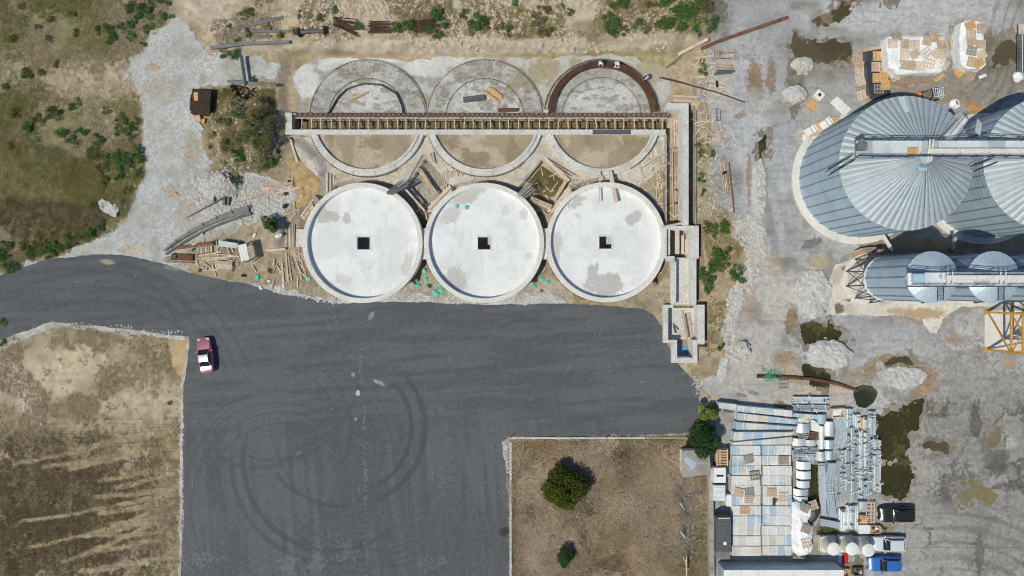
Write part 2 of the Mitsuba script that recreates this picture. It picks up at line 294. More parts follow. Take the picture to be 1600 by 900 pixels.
def asph(p, n, uv):
    a, b, c = F(p, .1, 4), F(p, .6, 4, 5.), F(p, 4.5, 3, 2.)
    d = fbm(p.x * .16 + p.y * .03, p.y * 1.6 - p.x * .12, 0., octaves=4)
    e = fbm(p.x * 1.5 + p.y * .1, p.y * .13, 4., octaves=4)
    low = smoothstep(-14., -20., p.y)
    st = d * (1 - low) + e * low
    col = mix((.088, .094, .101), (.111, .118, .126), smoothstep(.36, .64, a * .4 + st * .6))
    rub = mi.Float(0)
    for cx, cy, r, a0, a1, w, k in ARCS:
        o = W(cx, cy); x, y = p.x - float(o[0]), p.y - float(o[1])
        rr = dr.sqrt(x * x + y * y); am = math.radians((a0 + a1) / 2); hw = math.radians((a1 - a0) / 2)
        ang = (x * math.cos(am) + y * math.sin(am)) / (rr + 1e-3)
        m = smoothstep(w / U * 1.3, w / U * .5, dr.abs(rr - r / U) + (b - .5) * .25) * smoothstep(math.cos(hw), math.cos(hw * .6), ang)
        rub = dr.maximum(rub, m * k * (.55 + .9 * c))
    col = mix(col, (.055, .06, .068), rub)
    # trodden dust: a dashed trail down the middle and pale patches near the lower edge
    xm = p.x + 18.2 + (a - .5) * 3
    dust = smoothstep(.35, .0, dr.abs(xm)) * smoothstep(-3., -8., p.y) * smoothstep(.5, .7, b * .4 + c * .6) * .5
    dust = dr.maximum(dust, smoothstep(-27., -33., p.y) * smoothstep(.62, .78, b * .35 + c * .35 + F(p, .3, 3, 77.) * .45) * .25)
    dust = dr.maximum(dust, smoothstep(.79, .84, F(p, 1.9, 4, 55.)) * .4)
    col = mix(col, (.25, .245, .235), dust)
    col = patches(col, p, b * .5 + c * .5, [(580, 494, 7, 3.5, 60, (.42, .41, .39), .8), (588, 596, 5, 3, -20, (.36, .35, .33), .8), (596, 599, 6, 3, -30, (.32, .31, .29), .8), (559, 614, 3, 3.5, 0, (.5, .49, .47), .9), (552, 585, 3, 4, 0, (.36, .35, .33), .7), (556, 655, 3, 3, 0, (.36, .35, .33), .7), (168, 409, 12, 4, -10, (.36, .31, .23), .8), (270, 419, 12, 4, -10, (.22, .22, .22), .7), (690, 679, 4, 3, 0, (.15, .1, .05), .8), (790, 830, 10, 8, 20, (.035, .035, .035), .8), (700, 820, 60, 70, 0, (.085, .093, .105), .5), (560, 500, 40, 12, 0, (.09, .098, .11), .5)])
    return col * (.80 + .40 * c)
mat('asphalt', proc(asph), .85, spec=.3)
ASPH = [(-60, 436), (0, 430), (40, 415), (75, 405), (150, 397), (200, 400), (250, 411), (300, 427), (345, 437), (400, 447), (440, 459), (490, 467), (530, 474), (620, 471), (700, 474), (780, 476), (860, 474), (940, 477), (1000, 482), (1020, 490), (1035, 512), (1043, 540), (1060, 568), (1080, 590), (1093, 612), (1090, 658), (1078, 676), (950, 683), (800, 681), (787, 690), (790, 740), (797, 800), (798, 1000), (282, 1000), (284, 800), (285, 680), (287, 600), (294, 560), (296, 526), (270, 524), (200, 514), (110, 505), (80, 503), (50, 514), (20, 524), (0, 532), (-60, 560)]
ground_piece('asphalt_lot', sheet(zone(ASPH, 1.1, .16, 51), .04), 'mat_asphalt')
# -- concrete yard on the right
STAIN = (.20, .15, .10)
yard_spots = [(1180, 560, 44, 60, 0, (.46, .42, .375), .75), (1215, 470, 36, 40, 0, (.45, .42, .38), .7), (1240, 630, 60, 16, 0, (.45, .40, .345), .75), (1310, 640, 30, 14, 0, (.44, .39, .33), .7), (1195, 180, 20, 40, 0, (.42, .40, .385), .6), (1236, 500, 9, 24, -10, (.2, .145, .095), .9), (1226, 566, 20, 16, 30, (.25, .17, .105), .85), (1262, 520, 30, 16, 0, (.2, .165, .12), .7), (1205, 120, 6, 26, 0, (.2, .14, .095), .9), (1178, 135, 14, 40, 10, (.24, .15, .095), .9), (1300, 30, 60, 16, -25, (.27, .24, .2), .7), (1246, 100, 14, 60, 0, (.16, .135, .1), .85), (1290, 120, 50, 14, 0, (.24, .21, .17), .7), (1575, 95, 40, 50, 0, (.2, .175, .13), .85), (1520, 125, 60, 20, 0, (.24, .21, .175), .75), (1520, 690, 36, 60, 0, (.17, .16, .14), .75), (1512, 790, 40, 30, 0, (.13, .12, .105), .8), (1432, 660, 14, 50, 20, (.2, .165, .12), .8), (1460, 700, 34, 14, 0, (.17, .155, .13), .8), (1215, 420, 16, 26, 0, (.36, .27, .18), .7), (1330, 590, 26, 14, 0, (.3, .235, .17), .7), (1150, 600, 40, 20, 0, (.47, .43, .38), .7), (1200, 440, 40, 40, 20, (.46, .435, .40), .7), (1400, 540, 60, 26, 0, (.40, .39, .375), .6), (1390, 650, 20, 40, 40, (.46, .45, .43), .7), (1395, 725, 18, 9, 0, (.44, .42, .39), .8), (1460, 610, 40, 20, -30, (.42, .41, .39), .6), (1450, 660, 22, 40, 10, (.37, .36, .345), .7), (1455, 735, 26, 24, 0, (.38, .37, .355), .8), (1480, 680, 18, 40, 0, (.36, .35, .335), .7), (1440, 800, 40, 40, 0, (.39, .38, .36), .7), (1500, 820, 20, 50, 0, (.36, .355, .34), .7), (1530, 600, 20, 60, 10, (.36, .35, .34), .6), (1570, 640, 26, 40, 0, (.34, .335, .325), .6), (1160, 80, 30, 40, 0, (.45, .45, .46), .6), (1280, 80, 50, 10, 0, (.46, .455, .45), .5), (1340, 30, 40, 20, 0, (.48, .47, .46), .6), (1150, 420, 30, 40, 0, (.44, .40, .35), .7), (1230, 620, 50, 10, 0, (.45, .40, .34), .7), (1222, 240, 22, 70, 8, (.30, .31, .335), .9), (1222, 345, 16, 50, -6, (.30, .31, .335), .8), (1430, 24, 190, 34, 0, (.47, .465, .475), .85), (1170, 120, 50, 90, 0, (.42, .42, .43), .7), (1180, 250, 26, 110, 0, (.44, .435, .44), .6), (1200, 600, 80, 70, 0, (.42, .40, .375), .7), (1350, 530, 90, 40, 0, (.36, .365, .38), .7), (1530, 740, 130, 180, 0, (.255, .24, .22), .85), (1460, 800, 60, 110, 0, (.30, .285, .265), .7), (1420, 680, 40, 70, 0, (.30, .285, .26), .6), (1300, 150, 50, 40, 0, (.36, .355, .35), .6), (1500, 600, 90, 50, 0, (.29, .28, .265), .7), (1560, 30, 50, 40, 0, (.40, .395, .39), .6),
              (1180, 130, 14, 38, 0, (.27, .18, .12), .9), (1205, 115, 8, 30, 0, (.24, .17, .115), .8), (1240, 120, 12, 60, 0, (.17, .15, .115), .85), (1330, 55, 90, 8, 0, (.36, .355, .34), .5), (1450, 150, 90, 14, 0, (.30, .22, .15), .7), (1410, 128, 60, 6, 0, (.34, .19, .09), .8), (1540, 80, 34, 36, 0, (.185, .16, .11), .9), (1524, 170, 22, 10, -30, (.45, .24, .08), .9), (1540, 140, 50, 24, 0, (.27, .245, .21), .8),
              (1280, 410, 22, 12, 0, (.45, .36, .24), .8), (1256, 430, 20, 8, 0, (.5, .46, .4), .7), (1288, 470, 14, 24, 30, (.13, .115, .1), .9), (1238, 500, 10, 20, 0, (.27, .2, .135), .85), (1225, 560, 20, 14, 0, (.32, .23, .15), .8), (1250, 590, 34, 10, -15, (.36, .25, .17), .8), (1200, 500, 14, 8, 0, (.46, .36, .29), .7), (1170, 480, 16, 22, 0, (.37, .29, .22), .7), (1170, 560, 10, 24, 0, (.48, .46, .43), .6), (1240, 580, 24, 12, 0, (.43, .37, .31), .6),
              (1395, 560, 24, 8, 0, (.29, .20, .12), .9), (1360, 580, 10, 16, 0, (.3, .22, .15), .8), (1440, 590, 22, 34, 60, (.31, .21, .14), .8), (1435, 610, 8, 22, 0, (.33, .22, .14), .8), (1490, 530, 14, 10, 0, (.33, .24, .16), .8), (1450, 500, 40, 6, 0, (.36, .26, .18), .7), (1575, 567, 8, 5, 0, (.5, .28, .11), .9), (1500, 700, 60, 90, 0, (.24, .232, .22), .6), (1500, 760, 40, 34, 0, (.12, .115, .105), .85), (1560, 715, 22, 26, 0, (.125, .12, .11), .85), (1470, 640, 18, 16, 30, (.19, .165, .14), .7), (1525, 650, 8, 30, 0, (.11, .1, .09), .8), (1570, 850, 60, 60, 0, (.25, .245, .235), .7), (1580, 760, 50, 8, 10, (.12, .115, .105), .8), (1470, 850, 60, 50, 0, (.34, .33, .315), .6), (1530, 870, 8, 30, 0, (.14, .135, .125), .8), (1570, 690, 22, 14, -20, (.46, .46, .45), .6), (1220, 340, 16, 60, 10, (.41, .415, .42), .7), (1215, 250, 26, 60, 0, (.40, .41, .42), .6), (1165, 205, 26, 60, 0, (.42, .425, .43), .6), (1205, 60, 50, 40, 0, (.32, .325, .33), .5), (1268, 380, 18, 8, 20, (.15, .15, .15), .85), (1120, 20, 20, 30, 0, (.14, .12, .1), .85), (1400, 40, 160, 14, 0, (.40, .395, .38), .5), (1157, 180, 10, 5, 30, (.27, .19, .14), .8), (1185, 160, 26, 20, 0, (.38, .385, .39), .5), (1190, 640, 40, 12, -8, (.44, .40, .36), .7), (1157, 617, 10, 4, -12, (.17, .17, .175), .9), (1176, 613, 10, 4, -12, (.19, .19, .19), .8), (1220, 637, 14, 8, -30, (.16, .13, .09), .9), (1290, 610, 40, 12, 0, (.48, .38, .3), .7), (1185, 300, 10, 46, 0, (.52, .50, .46), .8), (1170, 270, 4, 40, 0, (.28, .2, .15), .8)]
YARCS = [(1480, 1060, r, 30, 105, w, k) for r, w, k in ((150, 4, .3), (172, 3, .3), (190, 6, .25), (214, 3, .35), (236, 5, .28), (258, 3, .3), (280, 4, .22))] + [(1480, 90, r, -60, 40, w, k) for r, w, k in ((56, 2.5, .35), (66, 2.5, .35), (84, 3, .3), (96, 2.5, .3), (110, 3, .25))] + [(1700, 60, r, 130, 200, w, k) for r, w, k in ((120, 3, .3), (134, 3, .3), (152, 3, .25))] + [(1060, 380, r, -20, 40, w, k) for r, w, k in ((150, 6, .16), (172, 6, .16))]
def cracks(col, p, a, b, c):
    for cx, cy, r, a0, a1, w, k in YARCS:
        o = W(cx, cy); x, y = p.x - float(o[0]), p.y - float(o[1])
        rr = dr.sqrt(x * x + y * y); am = math.radians((a0 + a1) / 2); hw = math.radians((a1 - a0) / 2)
        ang = (x * math.cos(am) + y * math.sin(am)) / (rr + 1e-3)
        col = mix(col, (.15, .14, .125), smoothstep(w / U * 1.4, w / U * .4, dr.abs(rr - r / U) + (b - .5) * .5) * smoothstep(math.cos(hw), math.cos(hw * .6), ang) * k * 1.6)
    w = (b - .5) * 2.0
    d1, d2, r = voronoi(p.x * .24 + w * .5, p.y * .22 + w * .5)
    reg = smoothstep(45.5, 48.5, p.x + (a - .5) * 4) * smoothstep(-9., -15., p.y)
    col = mix(col, col * (.88 + .24 * r), reg)
    dirt = smoothstep(.5, .68, F(p, .16, 4, 91.))
    col = mix(col, (.105, .10, .088), smoothstep(.03 + .16 * dirt, .0, d2 - d1 + (c - .5) * .14) * reg * (.25 + .6 * dirt))
    j = smoothstep(.06, .02, dr.abs(p.y + 31.2 + (b - .5) * .3)) * smoothstep(46., 47., p.x)
    st = fbm(p.x * .5, p.y * 2.5, 3., octaves=3)
    col = mix(col, col * .75, smoothstep(.5, .7, st) * .5)
    return mix(col, (.12, .115, .105), j * .7)
mat('yard', soil((.315, .315, .325), (.39, .388, .39), (.26, .247, .23), (.1, .55, 3.6), yard_spots, .62, cracks, thr2=(.54, .7)), .8, spec=.25)
YARD = [(1116, -300), (2600, -300), (2600, 1500), (1112, 1500), (1112, 700), (1118, 668), (1120, 640), (1130, 600), (1143, 540), (1142, 500), (1160, 462), (1190, 425), (1198, 385), (1190, 345), (1150, 338), (1122, 318), (1111, 280), (1112, 200), (1106, 150), (1104, 95), (1112, 60)]
ground_piece('concrete_yard', sheet(zone(YARD, .8, .35, 61) + EX * 0, .028), 'mat_yard')
# -- foundation bed, aprons and sand round the works
mat('bed', soil((.46, .45, .43), (.33, .315, .285), (.37, .30, .20), (.22, .9, 3.5), [(560, 92, 60, 6, 0, (.66, .66, .66), .9), (625, 130, 20, 26, 30, (.6, .6, .59), .85), (660, 100, 26, 16, 0, (.62, .62, .61), .9), (700, 92, 40, 8, 0, (.58, .57, .55), .8), (480, 130, 20, 24, -40, (.62, .62, .61), .85), (1030, 140, 20, 24, 0, (.5, .49, .47), .8), (470, 110, 22, 10, 40, (.60, .60, .60), .9), (520, 95, 30, 8, 20, (.58, .58, .57), .8), (680, 105, 22, 14, 0, (.56, .56, .55), .8), (860, 105, 16, 16, 0, (.36, .29, .18), .8), (840, 112, 14, 18, 0, (.34, .3, .18), .8), (1020, 110, 26, 20, 0, (.38, .33, .22), .8), (490, 165, 40, 8, 0, (.33, .29, .24), .7)], .6), .9, spec=.15)
ground_piece('foundation_bed', sheet(zone([(448, 108), (478, 90), (560, 86), (640, 92), (740, 84), (830, 88), (900, 82), (985, 84), (1030, 98), (1052, 130), (1060, 176), (455, 176), (470, 150)], .6, .5, 71), .012), 'mat_bed')
mat('apron', soil((.52, .475, .41), (.58, .54, .48), (.43, .38, .31), (.3, 1.0, 4.0), (), .5), .9, spec=.15)
APR = []
for i, (cx, cy) in enumerate(HALVES):
    px, py = MX * U + 800, 450 - MY * U
    r = np.hypot(px - cx, py - cy)
    f = np.maximum(np.maximum((r - 122) / U, (90 - r) / U), (203 - py) / U)
    f = np.minimum(f, inside_sdf([(484, 262), (530, 272), (530, 296), (506, 318), (498, 316), (500, 280)], MX, MY))
    for tcx, tcy in TANKS:
        f = np.minimum(f, np.maximum((np.hypot(px - tcx, py - tcy) - 104) / U, (py - 330) / U))
    APR.append(f)
f = APR[0]
for g in APR[1:]: f = np.minimum(f, g)
for d in DIAMONDS: f = np.maximum(f, -inside_sdf(d, MX, MY) - .02)
for pts, _ in CUTS: f = np.maximum(f, -inside_sdf(pts, MX, MY) - .02)
f = np.maximum(f, (MX * U + 800 - 1041) / U)
ground_piece('concrete_apron', sheet(f + rag(1.0, .12, 73), .02), 'mat_apron')
# -- standing water
def water(name, c0, c1, rough=.06):
    c2 = tuple(min(.2, x * 1.9 + .01) for x in c0)
    return mat(name, soil(c0, c1, c2, (.2, .45, 2.5), (), .3, None, (.42, .58), (.56, .72)), rough, spec=.5)
water('puddle_brown', (.10, .078, .045), (.075, .06, .03)); water('puddle_olive', (.036, .034, .01), (.045, .04, .012)); water('puddle_tan', (.20, .17, .09), (.17, .145, .075)); water('pool_green', (.032, .034, .02), (.045, .042, .02))
mat('damp', soil((.23, .205, .17), (.29, .27, .24), (.18, .155, .12), (.3, 1.2, 5.), (), .5), .6, spec=.35)
for m, amp, pts in [
    ('brown', .5, [(1240, 49), (1253, 59), (1272, 65), (1326, 66), (1333, 78), (1328, 103), (1289, 98), (1264, 103), (1240, 127), (1234, 90)]),
    ('brown', .4, [(1272, 32), (1308, 15), (1311, -6), (1345, -6), (1326, 20), (1294, 39), (1277, 42)]),
    ('brown', .3, [(1385, -6), (1410, -6), (1400, 3), (1388, 3)]),
    ('brown', .5, [(1552, 92), (1560, 66), (1580, 60), (1592, 75), (1588, 92), (1566, 102), (1548, 106)]),
    ('olive', .2, [(1198, 207), (1197, 226), (1189, 250), (1183, 250), (1184, 230), (1192, 216)]),
    ('olive', .35, [(1256, 510), (1267, 502), (1300, 507), (1325, 519), (1326, 528), (1302, 532), (1278, 530), (1258, 540)]),
    ('olive', .35, [(1258, 568), (1290, 580), (1298, 588), (1290, 602), (1272, 602), (1261, 588)]),
    ('olive', .5, [(1366, 650), (1392, 640), (1412, 632), (1440, 620), (1438, 655), (1424, 680), (1418, 708), (1422, 745), (1420, 772), (1409, 787), (1392, 778), (1376, 774), (1374, 730), (1396, 728), (1408, 722), (1400, 716), (1376, 722), (1372, 690)]),
    ('olive', .3, [(1266, 728), (1278, 726), (1279, 800), (1264, 800)]),
    ('olive', .3, [(1280, 822), (1330, 826), (1332, 834), (1278, 834)]),
    ('olive', .3, [(1372, 816), (1394, 816), (1392, 834), (1374, 832)]),
    ('brown', .3, [(1440, 692), (1452, 686), (1484, 695), (1482, 706), (1441, 704)]),
    ('tan', .3, [(1535, 684), (1545, 673), (1562, 676), (1565, 690), (1555, 701), (1538, 698)]),
    ('tan', .35, [(1494, 756), (1526, 754), (1553, 772), (1546, 783), (1522, 778), (1503, 788), (1491, 782)]),
    ('brown', .35, [(1396, 556), (1420, 556), (1436, 574), (1428, 577), (1404, 566), (1388, 570)]),
    ('tan', .3, [(1326, 882), (1338, 878), (1342, 888), (1332, 894)])]:
    ground_piece('damp_patch', sheet(zone(pts, 1.9, 1.9, len(pts) * 5) + rag(.45, .9, len(pts)) - .3, .036), 'mat_damp')
    ground_piece('puddle', sheet(zone(pts, 1.3, amp * .9, len(pts) * 7) + rag(.4, .8, len(pts) + 3) + rag(2.0, .45, len(pts) + 9), .045), 'mat_puddle_' + m)
ground_piece('sump_pool', sheet(zone([(1334, 606), (1346, 600), (1362, 602), (1371, 614), (1366, 630), (1352, 637), (1338, 632), (1332, 618)], 1.2, .25, 5), .05), 'mat_pool_green')
zz = np.zeros_like(MX)
def flat_sheet(pts, z):
    return trimesh.creation.extrude_polygon(poly(pts), .02, engine='earcut').apply_translation((0, 0, z))
water('pit_water', (.125, .09, .035), (.16, .115, .05))
ground_piece('pit_water', flat_sheet([(848, 256), (888, 284), (866, 304), (846, 308), (822, 286)], -1.66), 'mat_pit_water', False)
mat('pit', soil((.33, .31, .28), (.40, .37, .32), (.26, .235, .2), (.4, 1.3, 5.), (), .7), .95, spec=.1)
ground_piece('pit_ground', sheet(zone(DIAMONDS[0], 1, .02), .03), 'mat_pit')

# ---------------------------------------------------------------- shared materials
def tone(c, amt=.35, s=(1.2, 9.), c2=None):
    c2 = c2 or tuple(x * .6 for x in c)
    def fn(p, n, uv):
        q = noise(p.x * s[0] + 3, p.y * s[0], p.z * s[0]); w = noise(p.x * s[1], p.y * s[1], p.z * s[1])
        return mix(c, c2, smoothstep(.45, .9, q) * amt) * (1 - amt * .35 + amt * .7 * w)
    return proc(fn)
mat('concrete', tone((.57, .56, .535), .5, (.9, 7.), (.42, .39, .35)), .9, spec=.2)
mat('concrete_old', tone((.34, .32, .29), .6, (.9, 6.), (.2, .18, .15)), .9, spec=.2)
mat('concrete_white', tone((.66, .635, .60), .3, (.7, 7.)), .9, spec=.2)
mat('wood', tone((.53, .40, .29), .6, (1.1, 8.), (.34, .25, .175)), .85, spec=.2)
mat('wood_pale', tone((.62, .51, .41), .5, (1.1, 8.), (.44, .35, .27)), .85, spec=.2)
mat('wood_grey', tone((.33, .29, .25), .6, (1.1, 8.), (.2, .17, .14)), .85, spec=.2)
mat('wood_new', tone((.60, .37, .17), .5, (1.1, 8.), (.45, .27, .12)), .8, spec=.2)
mat('ply', tone((.17, .125, .055), .8, (1.0, 4.), (.13, .105, .04)), .5, spec=.4)
mat('brown_dark', tone((.062, .042, .032), .6, (2., 9.), (.035, .026, .022)), .9, spec=.2)
mat('rust', tone((.135, .07, .045), .7, (2.0, 9.), (.06, .035, .026)), .9, spec=.2)
mat('rust_red', tone((.21, .1, .065), .6, (1.5, 9.), (.1, .05, .035)), .9, spec=.2)
mat('steel_dark', tone((.12, .12, .125), .5, (1.5, 9.)), .6, .3)
mat('steel_grey', tone((.20, .20, .205), .5, (1.2, 8.)), .7, .2)
mat('black', (.02, .02, .022), .6); mat('rubber', (.018, .018, .02), .9); mat('navy', (.05, .065, .09), .5, .2)
mat('white', tone((.74, .74, .73), .2), .6, spec=.3); mat('tarp_white', tone((.78, .79, .80), .3, (.8, 3.)), .55, spec=.4)
mat('tarp_black', tone((.045, .05, .058), .5, (1.5, 6.)), .5, spec=.4)
mat('cream', tone((.66, .62, .54), .3), .55); mat('red', (.45, .025, .03), .5); mat('green_bag', tone((.10, .55, .36), .4, (4., 12.)), .6); mat('green_net', (.03, .42, .2), .7)
mat('yellow', tone((.58, .33, .075), .4, (2., 9.)), .5); mat('orange', (.62, .24, .07), .5); mat('blue', (.10, .30, .62), .5); mat('light_blue', (.36, .52, .62), .5)
def galv(c, dust=0., amt=.3):
    def fn(p, n, uv):
        q = noise(p.x * .8, p.y * .8, p.z * .8); w = noise(p.x * 5, p.y * 5, p.z * 5)
        col = mi.Color3f(c) * (1 - amt * .5 + amt * (q * .6 + w * .4))
        if dust: col = mix(col, (.64, .615, .575), smoothstep(.62 - dust * .4, .72 - dust * .4, fbm(p.x * .75, p.y * .75, p.z * .3, octaves=3) * .8 + w * .2) * .95)
        return col
    return proc(fn)
mat('galvanised', galv((.43, .49, .525)), .6, .2, spec=.4)
mat('galvanised_wall', galv((.37, .47, .55)), .6, .2, spec=.4)
mat('galvanised_rib', galv((.23, .28, .33)), .6, .3)
mat('galvanised_blue', galv((.46, .54, .61)), .45, .3)
mat('sheet_dusty', galv((.39, .50, .59), .5), .55, .1); mat('sheet_less_dusty', galv((.48, .60, .69), .3), .5, .15)
mat('sheet_white', galv((.64, .635, .62)), .6, .1); mat('sheet_tan', galv((.57, .525, .47), 0, .5), .7, .05); mat('sheet_blue', galv((.41, .52, .62)), .5, .2)
mat('galvanised_pale', galv((.70, .74, .77), .0, .5), .5, .25)

# ---------------------------------------------------------------- three finished round tanks
def tank_slab(p, n, uv):
    a, b, c = F(p, .35, 4, 3.), F(p, 1.1, 4, 8.), F(p, 5., 3)
    col = mix((.66, .67, .675), (.75, .755, .755), smoothstep(.35, .65, a * .6 + b * .4))
    col = mix(col, (.60, .60, .595), smoothstep(.62, .74, fbm(p.x * 2.2, p.y * .5, 7., octaves=3)) * .35)
    G, G2 = (.46, .45, .43), (.52, .51, .49)
    col = patches(col, p, b * .6 + c * .4, [(507, 337, 14, 17, 30, G, .9), (518, 336, 12, 8, -30, G, .9), (542, 341, 6, 11, 0, G, .8), (636, 413, 8, 20, -12, G2, .8), (536, 437, 14, 8, 0, G2, .5), (572, 417, 12, 8, 0, G2, .3), (727, 305, 32, 13, 20, G, .85), (706, 335, 20, 14, 45, G2, .8), (712, 434, 16, 20, 20, G, .85), (724, 430, 10, 6, 0, G2, .7), (818, 334, 7, 10, 0, G2, .8), (790, 330, 6, 8, 0, G2, .5), (826, 400, 6, 6, 0, G2, .5),
        (900, 314, 14, 10, 30, G, .85), (902, 336, 5, 5, 0, G2, .6), (989, 342, 14, 8, 40, G, .9), (870, 380, 9, 16, 0, G2, .9), (872, 400, 5, 12, 0, G2, .8), (925, 425, 7, 14, 0, G, .9), (932, 416, 4, 8, 0, G, .9), (945, 447, 26, 18, 0, G, .9), (960, 440, 12, 12, 0, G, .9), (997, 440, 10, 6, 0, G2, .3)])
    return col * (.94 + .12 * c)
mat('tank_slab', proc(tank_slab), .8, spec=.2)
tk = []
for i, (px, py) in enumerate(TANKS):
    c = W(px, py); t = thing('round_tank', 'x', 'tank', 'finished round concrete tanks'); tk.append(t)
    to = TR((c[0], c[1], 0))
    rim = ring(6.62, 7.17, -1.5, .7, 144); part(t, 'wall', rim, 'mat_concrete_white', 30, to)
    hole = Polygon([(-.74, -.74), (.74, -.74), (.74, .74), (-.74, .74)])
    part(t, 'roof_slab', prism(Point(0, 0).buffer(6.615, 48).difference(hole), -.3, -.04), 'mat_tank_slab', False, to)
    part(t, 'hatch_frame', prism(hole.buffer(.16, join_style='mitre').difference(hole.buffer(.004, join_style='mitre')), -.036, .02), 'mat_concrete_white', False, to)
    part(t, 'floor', prism(Point(0, 0).buffer(6.6, 48), -2.4, -2.25), 'mat_concrete', False, to)
    part(t, 'lower_wall', ring(6.63, 7.1, -2.6, -1.51, 96), 'mat_concrete', 30, to)
for t, s in zip(tk, ('white concrete round tank with wide damp patch at its upper left, leftmost of three', 'white concrete round tank carrying two small green bags, middle of three', 'white concrete round tank with timbers over its upper rim, rightmost of three')): labels[t]['label'] = s
link = []
for x0, y0, x1, y1 in [(659, 357, 668, 405), (847, 357, 855, 405), (1036, 352, 1047, 404)]:
    link.append(thing('link_wall', 'x', 'wall', 'short concrete walls linking the tanks', quadprism([(x0, y0), (x1, y0), (x1, y1), (x0, y1)], -1.5, .1), 'mat_concrete'))
rank(link, 'short concrete wall beside a round tank, {} of the three', [(0,), (1,), (2,)])
thing('footing_block', 'pale concrete footing block against the left side of the leftmost tank', 'concrete block', None, quadprism([(463, 358), (475, 358), (474, 386), (463, 386)], -.9, .15), 'mat_concrete')

# ---------------------------------------------------------------- three tanks under construction, the tunnel cuts them in halves
mat('fill', soil((.34, .28, .20), (.46, .385, .29), (.28, .225, .155), (.22, .55, 4.), (), .4, None, (.44, .54)), .95, spec=.1)
for i, (px, py) in enumerate(HALVES):
    c = W(px, py); t = thing('half_tank', ['half round concrete wall filled with sand, leftmost below the tunnel', 'half round concrete wall filled with sand, middle of three below the tunnel', 'half round concrete wall filled with sand, two timbers across its foot'][i], 'tank', 'half built tanks below the tunnel')
    to = TR((c[0], c[1], 0)); cut = (py - 210) / U
    a = math.degrees(math.asin(-cut / 7.0))
    part(t, 'wall', ring(6.32, 6.62, -1.2, 0, 80, 180 + a, 360 - a), 'mat_concrete', 30, to)
    part(t, 'outer_step', ring(6.625, 7.1, -1.2, -.22, 80, 180 + a, 360 - a), 'mat_concrete', 30, to)
    m = trimesh.creation.icosphere(1)
    half = Point(0, 0).buffer(6.315, 40).intersection(shapely.box(-8, -8, 8, cut))
    g = [];  xs = np.arange(-6.5, 6.6, .35); X, Y = np.meshgrid(xs, np.arange(-6.6, cut + .2, .35), indexing='ij')
    Z = -.38 + (N2(X + c[0], Y + c[1], .5, 4, 9) - .5) * .35
    ii = np.arange(X.size).reshape(X.shape); qq = np.stack([ii[:-1, :-1], ii[1:, :-1], ii[1:, 1:], ii[:-1, 1:]], -1).reshape(-1, 4)
    rr = np.hypot(X, Y).ravel()
    V = np.stack([X, Y, Z], -1).reshape(-1, 3); s = np.minimum(1, 6.31 / np.maximum(rr, 1e-6)); V[:, :2] *= s[:, None]; V[:, 1] = np.minimum(V[:, 1], cut)
    part(t, 'sand_fill', (V, qq), 'mat_fill', True, to)
    st = box(.09, .09, .5, (0, 0, -.5))
    pd = mikit.ply(st, 'mat_rust')
    lo, hi = [(182, 300), (182, 310), (300, 345)][i]
    for k, an in enumerate(np.arange(lo, hi, 2.6)):
        r = 7.2; x, y = r * math.cos(math.radians(an)), r * math.sin(math.radians(an))
        if y > cut - .1: continue
        part(t, 'stud', pd, None, False, TR((c[0] + x, c[1] + y, -.35 + rng.uniform(-.1, .1)), an))
    for k in range(8):      # wall pours: joints stand proud as thin ribs
        an = math.radians(190 + k * 22); p0 = [6.635 * math.cos(an), 6.635 * math.sin(an), -.22]
        part(t, 'formwork_rib', box(.5, .05, .05, (6.87 * math.cos(an), 6.87 * math.sin(an), -.22), math.degrees(an)), 'mat_wood_grey', False, to)
# upper halves: foundation discs
def streaks(col, p, a, b, c):
    # the annulus under the mats is dark from rust and mud, the core stays pale
    for hx, hy in HALVES:
        o = W(hx, hy); x, y = p.x - float(o[0]), p.y - float(o[1]); r = dr.sqrt(x * x + y * y)
        s = noise(dr.atan2(y, x) * 14, r * .8, float(hx))
        m = smoothstep(4.5, 4.8, r) * smoothstep(7.3, 7.1, r)
        col = mix(col, (.235, .22, .195), m * smoothstep(.38, .68, b * .8 + s * .2) * .5)
        col = mix(col, (.17, .155, .13), smoothstep(.07, .02, dr.abs(r - 4.65 + (c - .5) * .15)) * .5)
    return mix(col, (.22, .20, .17), smoothstep(.54, .66, fbm(p.x * 1.1, p.y * 2.4, 41., octaves=4)) * .65)
mat('disc', soil((.44, .43, .405), (.35, .335, .31), (.54, .53, .51), (.35, 1.0, 4.5), [(520, 125, 22, 12, 0, (.52, .50, .48), .7), (600, 160, 40, 10, 0, (.55, .54, .52), .6), (945, 150, 50, 26, 0, (.56, .55, .53), .7), (755, 150, 40, 18, 0, (.55, .54, .53), .7), (700, 125, 22, 10, -30, (.58, .57, .56), .7), (825, 120, 20, 20, 0, (.34, .28, .17), .7), (800, 140, 14, 14, 0, (.36, .3, .2), .6), (575, 150, 30, 22, 0, (.58, .57, .55), .7)], .7, streaks), .9, spec=.15)
DISC = []
